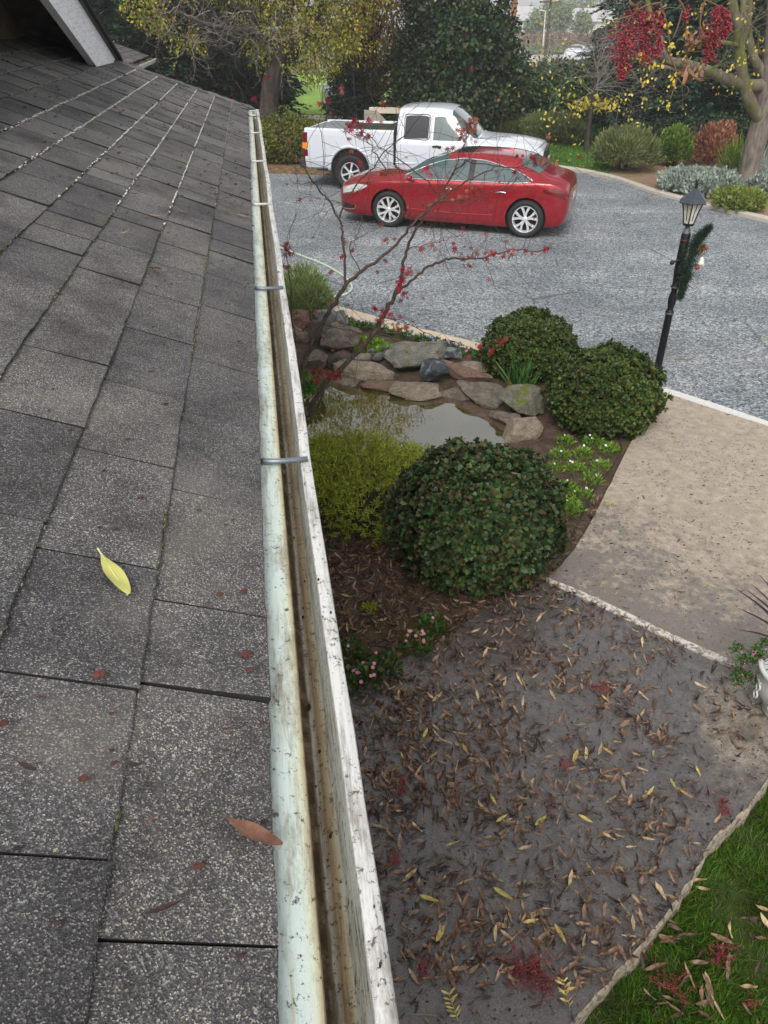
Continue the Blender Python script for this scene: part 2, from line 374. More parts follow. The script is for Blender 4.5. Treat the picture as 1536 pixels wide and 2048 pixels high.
# crumbling pale rim along the grass side
acc = Acc(); q = NM('crumbled_rim'); q.col(q.mix(q.ramp(q.noise(34, 6, .75), [(.45, 0.), (.6, 1.)]), srgb(176, 162, 142), srgb(104, 92, 80))).rough(.95).bump(q.noise(50, 5, .8), .01)
rp = pr[2:44]; k = 9; V = []
for i in range(len(rp)*3):
    f = i/3; j = min(int(f), len(rp)-2); p = rp[j]+(rp[j+1]-rp[j])*(f-j); d = unit(rp[j+1]-rp[j]); nn = np.array([-d[1], d[0], 0]); nn = nn if nn[0] > 0 else -nn; r_ = .007+.004*mn.noise(Vector((i*.12, 5, 0)))+.001*random.random()
    for (u, z) in ((-r_*.9, .0475), (-r_*.3, .051+r_*.08), (r_*.35, .044), (r_*.9, .026), (r_*1.0, -.01), (r_*.75+.03*max(0, mn.noise(Vector((i*.11, 9, 0)))), -.06), (r_*.9, -.10)): V.append(p[:3]*np.array([1, 1, 0])+nn*u+np.array([0, 0, z+random.uniform(-.002, .002)]))
k = 7; struct('patio_edge', V, [(i*k+j, i*k+j+1, i*k+k+j+1, i*k+k+j) for i in range(len(rp)*3-4) for j in range(k-1)], q.m)
# pale joint strip between the slabs and pale trowelled border of the upper slab
q = NM('pale_mortar'); q.col(q.mix(q.ramp(q.noise(26, 6, .75), [(.45, 0.), (.56, 1.)]), srgb(205, 198, 188), srgb(128, 118, 110))).rough(.9).bump(q.noise(60, 4), .004)
V, F = poly_sheet([G(1090, 1166), G(1150, 1189), G(1240, 1231), G(1340, 1280), G(1436, 1322), G(1470, 1337), G(1468, 1346), G(1430, 1332), G(1340, 1294), G(1240, 1245), G(1150, 1200), G(1092, 1175)], .0545, .03); struct('pale_joint', V, F, q.m)
V, F = poly_sheet([G(1325, 786), G(1344, 789), G(1440, 820), G(1536, 853), (9.5, 3.74), (9.5, 3.80), G(1536, 862), G(1436, 830), G(1340, 798), G(1322, 793)], .0545, .03); struct('pale_border', V, F, plain('border_mortar', srgb(206, 203, 196), .85, var=.1, scale=20))
# broken footing under the patio edge
V0, F0 = ico(4); 
# planting bed with pond hollow
pondP = [G(*p)[:2] for p in ((585, 770), (640, 772), (700, 776), (760, 778), (800, 790), (850, 806), (905, 808), (950, 832), (990, 852), (1015, 870), (1020, 910), (960, 945), (860, 950), (740, 930), (640, 900), (580, 870))]
def pond_d(x, y):
    d = np.full(x.shape, 9.); n = len(pondP)
    for i in range(n):
        a = np.array(pondP[i]); b = np.array(pondP[(i+1) % n]); ab = b-a; t = np.clip(((x-a[0])*ab[0]+(y-a[1])*ab[1])/(ab@ab), 0, 1)
        d = np.minimum(d, np.hypot(x-a[0]-t*ab[0], y-a[1]-t*ab[1]))
    return np.where(inpoly(x, y, pondP), -d, d)
def soil_z(x, y):
    x = np.asarray(x, float); y = np.asarray(y, float); d = pond_d(x, y)
    z = .030+.006*np.sin(x*3+y*2)+.006*np.sin(x*5.3-y*4.1)
    rim = np.clip((d+.05)/.16, 0, 1); return np.where(d < .11, .0-.02+rim*(z+.02), z)
bedpoly = [tuple(p[:2]) for p in (kn+np.array([0, -.12, 0]))]+[tuple(p[:2]) for p in wl[1:]]+[tuple(p[:2]) for p in pl]+[(-4.0, 2.9), (-4.2, 10.2)]
gx = np.arange(-4.2, 3.4, .05); gy = np.arange(2.8, 10.6, .05); X, Y = np.meshgrid(gx, gy); nx = len(gx)
Z = soil_z(X, Y)+np.array([.007*mn.noise(Vector((a*9, b*9, 0))) for a, b in zip(X.ravel(), Y.ravel())]).reshape(X.shape)
ins = inpoly(X, Y, bedpoly); V = np.stack([X.ravel(), Y.ravel(), Z.ravel()], 1)
I = np.arange(X.size).reshape(X.shape); q4 = np.stack([I[:-1, :-1], I[:-1, 1:], I[1:, 1:], I[1:, :-1]], -1)
keep = (ins[:-1, :-1] | ins[:-1, 1:] | ins[1:, 1:] | ins[1:, :-1]); F = q4[keep]
# slide border verts down so the soil tucks beneath kerb and slabs
Vz = V[:, 2].copy(); Vz[~ins.ravel()] = -.02; V[:, 2] = Vz
struct('planting_bed', V, F, M_soil, smooth=True)
q = NM('pond_water'); q.col(q.ramp(q.noise(1.6, 4), [(.3, srgb(56, 52, 18)), (.7, srgb(86, 78, 32))])).rough(.015); q.set(IOR=2.3); q.b.inputs['Specular IOR Level'].default_value = .8; q.bump(q.noise(2.5, 2), .0012)
V, F = poly_sheet([(*p, 0) for p in pondP], .008, -.02); struct('pond_water', V, F, q.m)

# ================================================================ HOUSE
PT = math.tan(R(22.6)); ZE = H-.68; A0 = -.042; SC = 7.94   # eave height, eave line, corner
def RZ(a): return ZE+(A0-a)*PT
NRM = unit(RT*math.sin(R(22.6))+UPZ*math.cos(R(22.6)))
UPS = unit(-RT*math.cos(R(22.6))+UPZ*math.sin(R(22.6)))      # up the slope
def RP(px, py, lift=.012):        # point of the roof plane seen at photo pixel
    o = HS(A0, 0, ZE)+NRM*lift; r = ray(px, py); c = np.array([0, 0, H]); return c+r*(np.dot(o-c, NRM)/np.dot(r, NRM))
def m_shingle(name, light=1.0):
    q = NM(name); v = q.n('TexVoronoi'); v.inputs['Scale'].default_value = 680; q.l(q.co(), v.inputs['Vector']); s = q.sep(v.outputs['Color'])
    g = q.ramp(s[0], [(0, srgb(66, 66, 69)), (.55, srgb(98, 97, 99)), (.78, srgb(126, 124, 124)), (.87, srgb(148, 145, 141)), (.935, srgb(180, 176, 167)), (1, srgb(212, 206, 193))])
    isl = q.ramp(q.island(), [(0, srgb(196, 195, 196)), (.35, srgb(224, 224, 224)), (.7, srgb(255, 252, 246)), (1, srgb(216, 213, 209))])
    c = q.mix(1, g, isl, 'MULTIPLY')
    band = q.ramp(q.noise(5.5, 6, .7), [(.34, srgb(178, 175, 174)), (.55, srgb(242, 241, 240)), (.72, srgb(255, 254, 250))])
    c = q.mix(1, c, band, 'MULTIPLY')
    c = q.mix(q.ramp(q.noise(38, 5, .75), [(.64, 0.), (.72, .5)]), c, srgb(74, 56, 48))
    c = q.mix(q.ramp(q.noise(3.1, 4), [(.55, 0.), (.72, .35)]), c, srgb(140, 132, 122))
    q.col(c).rough(.8).bump(v.outputs['Distance'], .0010, .7)
    q.b.inputs['Specular IOR Level'].default_value = .35; return q.m
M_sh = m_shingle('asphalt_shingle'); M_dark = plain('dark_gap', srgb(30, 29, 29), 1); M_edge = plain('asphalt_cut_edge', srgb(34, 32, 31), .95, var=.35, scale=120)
E = .1505; TW = .285
def shingle_plane(acc, org, al, up, nr, rows, lim, h=.0072, tw=TW, jag=.0018, step=.04, joints={}, cl=None, cl0=None):
    """org at eave, al along, up up-slope; lim(row)->(s0,s1)"""
    for n in range(rows):
        s0, s1 = lim(n); s = s0-random.random()*tw; jj = sorted(joints.get(n, []))
        while jj and s < jj[0]-tw*1.5: s += tw
        while s < s1:
            wdt = tw*random.choice([1, 1, 1, .96, .55, 1.04]); nxt = [j for j in jj if j > s+.03]
            if nxt: wdt = nxt[0]-s if nxt[0]-s < tw*1.9 else wdt
            a, b = max(s, s0), min(s+wdt, s1); s += wdt
            if b-a < .02: continue
            g = random.choice([.0008, .0013, .0018]) if a < 2 else random.choice([.0028, .0034, .0042]); a += g; b -= g; k = max(2, int((b-a)/step)+1)
            t0 = n*E*1.0+random.uniform(-.0012, .0012); t1 = (n+1)*E+.035; V = []; hh = h*random.uniform(.85, 1.25)
            cur = random.uniform(-.0015, .003)
            for i in range(k):
                f = i/(k-1); x = a+(b-a)*f; j = random.uniform(-jag, jag); lift = cur*(2*f-1)**2+(.0004 if a < 2 else .0016)*(1-f)**2
                for (u, z) in ((t0+j, -.002), (t0+j, hh-.001+lift), (t0+j+.002, hh+lift), (t1, .0015)):
                    xx = x
                    if cl is not None: xx = min(xx, cl-u*.923)
                    if cl0 is not None: xx = max(xx, u*.923)
                    V.append(org+al*xx+up*u+nr*z)
            F = [(i*4+m, i*4+4+m, i*4+5+m, i*4+1+m) for i in range(k-1) for m in (1, 2)]; acc.add(V, F)
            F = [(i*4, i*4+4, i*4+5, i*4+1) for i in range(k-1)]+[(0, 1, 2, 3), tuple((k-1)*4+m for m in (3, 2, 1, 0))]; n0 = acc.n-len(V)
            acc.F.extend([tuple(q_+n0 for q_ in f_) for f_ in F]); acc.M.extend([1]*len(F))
house = thing('house', 'single storey house with grey shingle roof, white gutter and gable board, seen from its eave', 'house', HS(-3.0, 3.0, 0))
UM = 12                                             # courses
JT = {n: [float(np.dot(RP(x, y), E1)) for x, y in L] for n, L in {0: ((550, 1887), (545, 1398), (540, 1235), (531, 1015), (525, 859), (519, 748), (517, 640), (515, 575), (513, 528)), 1: ((215, 1715), (281, 1376), (318, 1136), (351, 935), (373, 798), (394, 691), (408, 617), (416, 556), (425, 515)), 2: ((20, 1600), (96, 1040), (172, 853), (222, 732), (260, 638), (287, 570), (312, 512)), 3: ((74, 660), (123, 574), (180, 515))}.items()}
acc = Acc(); orgm = HS(A0, 0, ZE)
shingle_plane(acc, orgm, E1, UPS, NRM, UM, lambda n: (-1.6 if n not in JT else -1.6, SC-(n*E*math.cos(R(22.6)))-.01), joints=JT, cl=SC-.01)
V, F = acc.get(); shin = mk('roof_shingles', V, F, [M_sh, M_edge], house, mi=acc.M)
du = UM*E*math.cos(R(22.6))
deck = [HS(A0-.008, -1.6, ZE-.010), HS(A0-.008, SC, ZE-.010), HS(A0-du, SC-du, RZ(A0-du)-.012), HS(A0-du, -1.6, RZ(A0-du)-.012)]
V = np.array([p+NRM*.0095 for p in deck]+[p-UPZ*.03 for p in deck]); mk('roof_deck', V, [(0, 1, 2, 3), (4, 7, 6, 5), (0, 4, 5, 1), (1, 5, 6, 2), (2, 6, 7, 3), (3, 7, 4, 0)], M_dark, house)
# far hip face of the main roof
acc = Acc(); O2 = HS(A0, SC, ZE); up2 = unit(-E1*math.cos(R(22.6))+UPZ*math.sin(R(22.6))); n2 = unit(E1*math.sin(R(22.6))+UPZ*math.cos(R(22.6)))
shingle_plane(acc, O2, -RT, up2, n2, UM+1, lambda n: (n*E*math.cos(R(22.6)), 7.5), tw=.3, cl0=1)
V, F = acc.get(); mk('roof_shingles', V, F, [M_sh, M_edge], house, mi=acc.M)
# hip caps, overlapped up the hip
acc = Acc(); hd = unit(-RT-E1+UPZ*PT); side = unit(RT*1.0-E1*1.0); L = .20; k = 0; P0 = HS(A0, SC, ZE)
side1 = unit(np.cross(NRM, hd)); side2 = unit(np.cross(hd, n2))
if np.dot(side1, E1) > 0: side1 = -side1
if np.dot(side2, RT) > 0: side2 = -side2
t = -.03
while t < du*1.47:
    j = random.uniform(-.006, .006); V = []
    for (tt, z) in ((t, .019), (t+L+.07, .009)):
        c = P0+hd*tt; w1 = .085+j
        V += [c+side1*w1+NRM*(z-.004), c+side1*w1*.5+NRM*z, c+UPZ*(z+.006), c+side2*w1*.5+n2*z, c+side2*w1+n2*(z-.004)]
    V += [v-UPZ*.007 for v in V]
    Fq = [(i, i+1, i+6, i+5) for i in range(4)]+[(10+i, 10+i+5, 10+i+6, 10+i+1) for i in range(4)]+[(i, i+10, i+11, i+1) for i in range(4)]+[(0, 5, 15, 10), (4, 14, 19, 9)]
    acc.add(V, Fq); t += L
V, F = acc.get(); mk('hip_cap', V, F, M_sh, house)
# lichen crust along the far course edges, moss along the near ones
def crust(col, rows, s0, s1, dens, size, mat, name):
    V0, F0 = ico(1); acc = Acc()
    for n in rows:
        lim = min(s1, SC-n*E*.923-.05)
        for s in np.arange(s0, lim, 1/dens):
            if mn.noise(Vector((s*3.1+n*7, n*3.3, 0)))+.1*mn.noise(Vector((s*23, n, 1))) < col or random.random() > (s-s0)/1.3+.12: continue
            c = orgm+E1*(s+random.uniform(-.01, .01))+UPS*(n*E+random.uniform(-.002, .0015))+NRM*(random.uniform(.001, .0105)); sz = size*random.uniform(.4, 1.25)
            acc.add(c+(E1*1.0*V0[:, :1]*sz*random.uniform(1, 2.6)+UPS*V0[:, 1:2]*sz*.7+NRM*V0[:, 2:]*sz*.6), F0)
    V, F = acc.get(); o = mk(name, V, F, mat, house); o['kind'] = 'stuff'
crust(-.4, range(2, 7), 2.5, 8, 130, .0046, plain('lichen', srgb(206, 202, 192), .95, var=.2, scale=60), 'lichen')
crust(-.3, [1, 7, 8, 9, 10], 3.2, 8, 100, .0034, plain('dull_lichen', srgb(150, 147, 140), .95, var=.25, scale=60), 'lichen')
crust(-.02, range(1, 5), 0.6, 3.6, 230, .0019, plain('old_lichen', srgb(132, 124, 104), .95, var=.25, scale=60), 'lichen')
crust(.22, range(1, 6), -.4, 3.2, 150, .0030, plain('roof_moss', srgb(70, 78, 30), 1, var=.4, scale=50), 'moss')
# eave flange, trough, lip : profiles (a, z) drawn along the eave
def extr(prof, s0, s1, n, wob=None):
    V = []; 
    for s in np.linspace(s0, s1, n):
        for i, (a, z) in enumerate(prof):
            da, dz = (wob(s, i) if wob else (0, 0)); V.append(HS(a+da, s, z+dz))
    k = len(prof); return V, [(i*k+j, i*k+j+1, i*k+k+j+1, i*k+k+j) for i in range(n-1) for j in range(k-1)]
def m_paint(name, basec, streak, fleck, f0, f1, dirt, a0=0, aw=1):
    q = NM(name); P = q.co()
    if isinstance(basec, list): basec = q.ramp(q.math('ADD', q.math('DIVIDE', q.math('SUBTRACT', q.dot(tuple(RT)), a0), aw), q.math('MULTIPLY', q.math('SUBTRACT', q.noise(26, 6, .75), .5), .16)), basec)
    mp = q.n('Mapping'); mp.inputs['Rotation'].default_value = (0, 0, -AZ*-1); q.l(P, mp.inputs[0])
    mp2 = q.n('Mapping'); mp2.inputs['Scale'].default_value = (26, 1.6, 26); q.l(mp.outputs[0], mp2.inputs[0])
    st = q.noise(4.5, 6, .75, mp2.outputs[0]); c = q.mix(q.ramp(st, [(.50, 0.), (.64, .75)]), basec, streak)
    c = q.mix(q.ramp(q.noise(90, 5, .8), [(f0, 0.), (f1, .95)]), c, fleck)
    mp3 = q.n('Mapping'); mp3.inputs['Scale'].default_value = (9, 2.2, 9); q.l(mp.outputs[0], mp3.inputs[0])
    c = q.mix(q.ramp(q.noise(3.2, 6, .8, mp3.outputs[0]), [(.5, 0.), (.68, dirt)]), c, srgb(112, 98, 74))
    q.col(c).rough(.55).bump(q.math('ADD', st, q.noise(70, 4)), .0012); return q.m
M_mint = m_paint('mint_paint', [(0, srgb(192, 206, 199)), (.62, srgb(200, 213, 205)), (.8, srgb(204, 208, 184)), (.93, srgb(168, 152, 118)), (1, srgb(96, 78, 54))], srgb(176, 168, 140), srgb(70, 60, 48), .58, .63, .75, -.045, .043)
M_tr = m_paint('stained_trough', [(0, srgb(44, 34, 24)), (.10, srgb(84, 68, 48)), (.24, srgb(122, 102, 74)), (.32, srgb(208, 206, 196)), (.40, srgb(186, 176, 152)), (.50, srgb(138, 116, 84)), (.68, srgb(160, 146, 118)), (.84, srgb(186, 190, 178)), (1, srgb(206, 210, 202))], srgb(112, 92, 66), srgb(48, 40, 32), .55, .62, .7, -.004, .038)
M_lip = m_paint('scuffed_white_paint', srgb(212, 211, 206), srgb(134, 130, 128), srgb(78, 72, 68), .575, .62, .75)
q = NM('brown_water_stain'); q.col(q.ramp(q.noise(30, 6, .8), [(.3, srgb(46, 36, 26)), (.5, srgb(92, 74, 50)), (.72, srgb(160, 148, 124))])).rough(.7); M_groove = q.m
S1 = SC-.05
gut = mk('gutter', *extr([(-.0035, ZE-.032), (-.0035, ZE-.092), (.0015, ZE-.1), (.004, ZE-.1)], -1.6, S1, 90), [M_groove], house)
V, F = extr([(A0-.02, ZE-.0125), (A0+.001, ZE-.0125), (-.0045, ZE-.0235), (-.003, ZE-.027), (-.0035, ZE-.037)], -1.6, S1, 120, lambda s, i: (.0008*mn.noise(Vector((s*7, i*.1, 0))), 0))
mk('drip_flange', V, F, M_mint, gut)
def lw(s, i): return (.0035*mn.noise(Vector((s*1.3, 0, 3)))+.0012*mn.noise(Vector((s*9, 0, 3)))+.0022*abs(math.sin(s*2.6))), .002*mn.noise(Vector((s*2, 1, 3)))
V, F = extr([(.004, ZE-.100), (.010, ZE-.100), (.0135, ZE-.097), (.016, ZE-.096), (.0185, ZE-.098), (.024, ZE-.098), (.0265, ZE-.088), (.029, ZE-.070), (.032, ZE-.052), (.0325, ZE-.036), (.0335, ZE-.020)], -1.6, S1, 160, lambda s, i: tuple(np.array(lw(s, i))*min(1, i/9)))
mk('trough', V, F, M_tr, gut, smooth=True)
V, F = extr([(.0335, ZE-.020), (.0345, ZE-.016), (.046, ZE-.0145), (.0525, ZE-.0175), (.054, ZE-.022), (.0535, ZE-.034), (.047, ZE-.048), (.040, ZE-.070), (.034, ZE-.100), (.004, ZE-.106)], -1.6, S1, 200, lw)
mk('gutter_lip', V, F, M_lip, gut)
V, F = extr([(-.012, ZE-.03), (-.012, ZE-.2), (-.034, ZE-.2), (-.034, ZE-.03)], -1.6, SC-.06, 2); mk('fascia', V, F, plain('white_wood', srgb(196, 196, 188), .7), house)
endc = [HS(a, S1, z) for a, z in ((-.004, ZE-.012), (.054, ZE-.012), (.05, ZE-.05), (.034, ZE-.1), (-.004, ZE-.1))]; mk('end_cap', endc+[p+E1*.004 for p in endc], [(0, 1, 2, 3, 4), (9, 8, 7, 6, 5)]+[(i, i+5, (i+1) % 5+5, (i+1) % 5) for i in range(5)], M_lip, gut)
M_spk = plain('grey_metal', srgb(126, 134, 140), .45, .6, var=.2, scale=50)
for i, (s, c) in enumerate(((1.24, 0), (2.33, 0), (3.60, 1), (4.83, 1), (6.15, 1), (7.35, 1), (7.75, 1))):
    V, F = tube([HS(A0-.003, s, ZE-.008), HS(-.01, s+.0005, ZE-.011), HS(.047, s-.001, ZE-.010)], .0056, 10)
    sp = mk('gutter_spike', V, F, M_spk if not c else plain('pale_metal', srgb(196, 196, 190), .5, .2, scale=50), gut, smooth=True)
# small debris stuck in the gutter
V0, F0 = ico(1); acc = Acc()
for _ in range(150):
    s = random.uniform(-.2, 7.5); a = random.choice([random.uniform(A0+.002, -.006), random.uniform(.002, .02), random.gauss(-.004, .002), random.uniform(.035, .05)]); z = ZE-.0145 if a > .03 else (ZE-.028 if a < -.001 else ZE-.096)
    if a < -.001: z = ZE-.0125-(a-A0)*.42
    sz = random.uniform(.0008, .0024)*(1.8 if random.random() < .1 else 1); acc.add(HS(a, s, z)+V0*np.array([sz, sz*random.uniform(1, 2.5), sz*.5]), F0)
V, F = acc.get(); o = mk('gutter_grit', V, F, plain('black_grit', srgb(44, 38, 34), 1), gut); o['kind'] = 'stuff'
# walls below the eave
M_wall = plain('stucco', srgb(196, 186, 166), .95, scale=30, bump=.004)
V, F = extr([(-.50, 0), (-.50, ZE-.05)], -1.6, SC-.5, 2); V2 = [HS(-.50, SC-.5, 0), HS(-7, SC-.5, 0), HS(-7, SC-.5, ZE), HS(-.50, SC-.5, ZE)]
a_ = Acc(); a_.add(V, F); a_.add(V2, [(0, 1, 2, 3)]); a_.add([HS(-.034, -1.6, ZE-.2), HS(-.034, SC-.06, ZE-.2), HS(-.5, SC-.5, ZE-.2), HS(-.5, -1.6, ZE-.2)], [(0, 1, 2, 3)])
V, F = a_.get(); mk('wall', V, F, M_wall, house)
# gable over the main roof: rake board, soffit, gable wall, shingled slopes
GA = -1.01; s_lo, s_ap, s_nr = 6.97, 4.3, 1.6; zlo = 3.140; GS = .317
def zr(s): return zlo+GS*(s_lo-s) if s >= s_ap else zlo+GS*(s_lo-s_ap)-GS*(s_ap-s)
M_board = m_paint('weathered_board', srgb(236, 238, 242), srgb(176, 176, 182), srgb(90, 86, 86), .60, .66, .2)
def slab_s(a0, a1, pts, dz0, dz1):      # strip between two house-a values following the rake line
    V = []; 
    for s in pts:
        for a in (a0, a1):
            for dz in (dz0, dz1): V.append(HS(a, s, zr(s)+dz))
    F = []
    for i in range(len(pts)-1):
        b = i*4; F += [(b, b+4, b+5, b+1), (b+2, b+3, b+7, b+6), (b+1, b+5, b+7, b+3), (b, b+2, b+6, b+4)]
    n = (len(pts)-1)*4; F += [(0, 1, 3, 2), (n, n+2, n+3, n+1)]; return V, F
bz = RZ(GA)+.012; sb = s_lo-.285/GS
V = [HS(a, s, z) for a in (GA, GA-.045) for s, z in ((s_lo, zlo), (s_ap, zr(s_ap)), (s_nr, zr(s_nr)), (s_nr+.285/GS, bz), (s_ap, zr(s_ap)-.285), (sb, bz), (s_lo, bz-.01))]
mk('rake_board', V, [tuple(range(7)), tuple(range(13, 6, -1))]+[(i, i+7, (i+1) % 7+7, (i+1) % 7) for i in range(7)], M_board, house)
q = NM('old_soffit'); q.col(q.ramp(q.noise(6, 6, .7), [(.3, srgb(74, 62, 50)), (.7, srgb(128, 112, 94))])).rough(.9)
V, F = slab_s(GA-.046, GA-.47, [s_lo, s_ap, s_nr], -.03, -.012); mk('soffit', V, F, q.m, house)
V, F = slab_s(GA+.02, GA-5, [s_lo+.06, s_ap, s_nr], .003, .02); mk('gable_roof', V, F, M_sh, house)
Vw = [HS(GA-.42, s, z) for s, z in ((s_lo+.1, RZ(-1.9)), (s_lo-.2, zr(s_lo-.2)-.05), (s_ap, zr(s_ap)-.05), (s_nr, zr(s_nr)-.05), (s_nr, RZ(-1.45)-.05), (s_lo+.1, RZ(-1.45)-.1))]; mk('gable_wall', Vw, [(0, 1, 2, 3, 4, 5)], q.m, house)
# dark felt / valley edge on the far side of the board
V, F = slab_s(GA+.045, GA+.0, [s_lo+.05, s_ap, s_nr], .004, .028); mk('drip_edge', V, F, M_dark, house)

# second wing further back with its own gutter
wing = thing('roof_wing', 'rear wing of the house with shingled roof and curved white gutter behind the gable board', 'roof', HS(-4, 15, 0))
W0 = -2.10; w1, w2 = 8.6, 19.4; acc = Acc(); OW = HS(W0, 0, ZE+.02)
shingle_plane(acc, OW, E1, UPS, NRM, 22, lambda n: (w1, w2-n*E*.923), tw=.3, step=.2, cl=w2)
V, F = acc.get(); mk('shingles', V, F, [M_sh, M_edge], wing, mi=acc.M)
dw = 22*E*.923; acc = Acc(); acc.add([HS(W0, w1, ZE+.02), HS(W0, w2, ZE+.02), HS(W0-dw, w2-dw, ZE+.02+dw*PT), HS(W0-dw, w1, ZE+.02+dw*PT)], [(0, 1, 2, 3)]); acc.add([HS(W0, w2, ZE+.02), HS(W0-2*dw, w2, ZE+.02), HS(W0-dw, w2-dw, ZE+.02+dw*PT)], [(0, 1, 2)])
V, F = acc.get(); mk('roof_deck', V, F, M_dark, wing)
V, F = extr([(W0+.0, ZE-.02), (W0+.01, ZE-.09), (W0+.08, ZE-.10), (W0+.115, ZE-.05), (W0+.125, ZE-.015), (W0+.105, ZE-.015), (W0+.10, ZE-.03)], w1, w2+.12, 14, lambda s, i: (0, .012*math.sin((s-w1)*.5)))
mk('wing_gutter', V, F, plain('gutter_white', srgb(216, 214, 206), .5, var=.1, scale=5), wing)
V = [HS(W0-.3, w1, 0), HS(W0-.3, w2-.4, 0), HS(W0-.3, w2-.4, ZE), HS(W0-.3, w1, ZE), HS(W0-6, w2-.4, 0), HS(W0-6, w2-.4, ZE)]
mk('wall', V, [(0, 1, 2, 3), (1, 4, 5, 2)], M_wall, wing)
V0, F0 = ico(1); acc = Acc()
for _ in range(60):
    s = random.uniform(12, w2-.3); sz = random.uniform(.02, .05); acc.add(HS(W0+random.uniform(.03, .09), s, ZE-.025)+V0*np.array([sz, sz*1.6, sz*.6]), F0)
V, F = acc.get(); o = mk('gutter_debris', V, F, plain('leaf_debris', srgb(74, 60, 46), 1), wing); o['kind'] = 'stuff'
# ================================================================ VEHICLES
def carpaint(name, c, flake=0.0, rough=.28):
    q = NM(name); q.col(q.mix(q.ramp(q.noise(14, 5), [(.4, 0.), (.75, .10)]), c, srgb(150, 140, 130))).rough(rough); q.set(Metallic=flake); q.b.inputs['Coat Weight'].default_value = .8; q.b.inputs['Coat Roughness'].default_value = .06; return q.m
M_red = carpaint('deep_red_paint', srgb(158, 10, 30), .45); M_white = carpaint('white_paint', srgb(206, 211, 218), 0, .4)
def glassm(n, c):
    q = NM(n); q.col(c).rough(.05); q.b.inputs['Specular IOR Level'].default_value = .6; q.b.inputs['Coat Weight'].default_value = .2; return q.m
def seeglass(n, c, a):
    q = NM(n); q.col(c).rough(.04); q.b.inputs['Specular IOR Level'].default_value = .9; q.b.inputs['Alpha'].default_value = a; return q.m
M_glass = glassm('tinted_glass', srgb(84, 96, 96)); M_glassg = glassm('green_glass', srgb(60, 84, 82)); M_glassd = plain('dark_privacy_glass', srgb(40, 41, 45), .12, var=.05, spec=.35)
M_chrome = plain('chrome', (.75, .76, .78, 1), .16, 1, var=.03); M_alloy = plain('alloy', (.72, .73, .75, 1), .3, .4, var=.05); M_black = plain('black_plastic', srgb(26, 26, 28), .5, var=.1); M_rub = plain('tyre_rubber', srgb(34, 33, 34), .75, var=.15, scale=30)
M_well = plain('wheel_well', srgb(14, 14, 15), .9); M_seam = plain('panel_gap', srgb(40, 10, 14), .7); M_seamw = plain('panel_gap_grey', srgb(110, 112, 116), .7)
M_lens = plain('lamp_lens', srgb(224, 226, 222), .12, .3, var=.15, scale=25, coat=1); M_tail = plain('red_lamp_lens', srgb(104, 6, 14), .15, var=.1, coat=1); M_amber = plain('amber_lamp_lens', srgb(236, 140, 40), .15, coat=1)
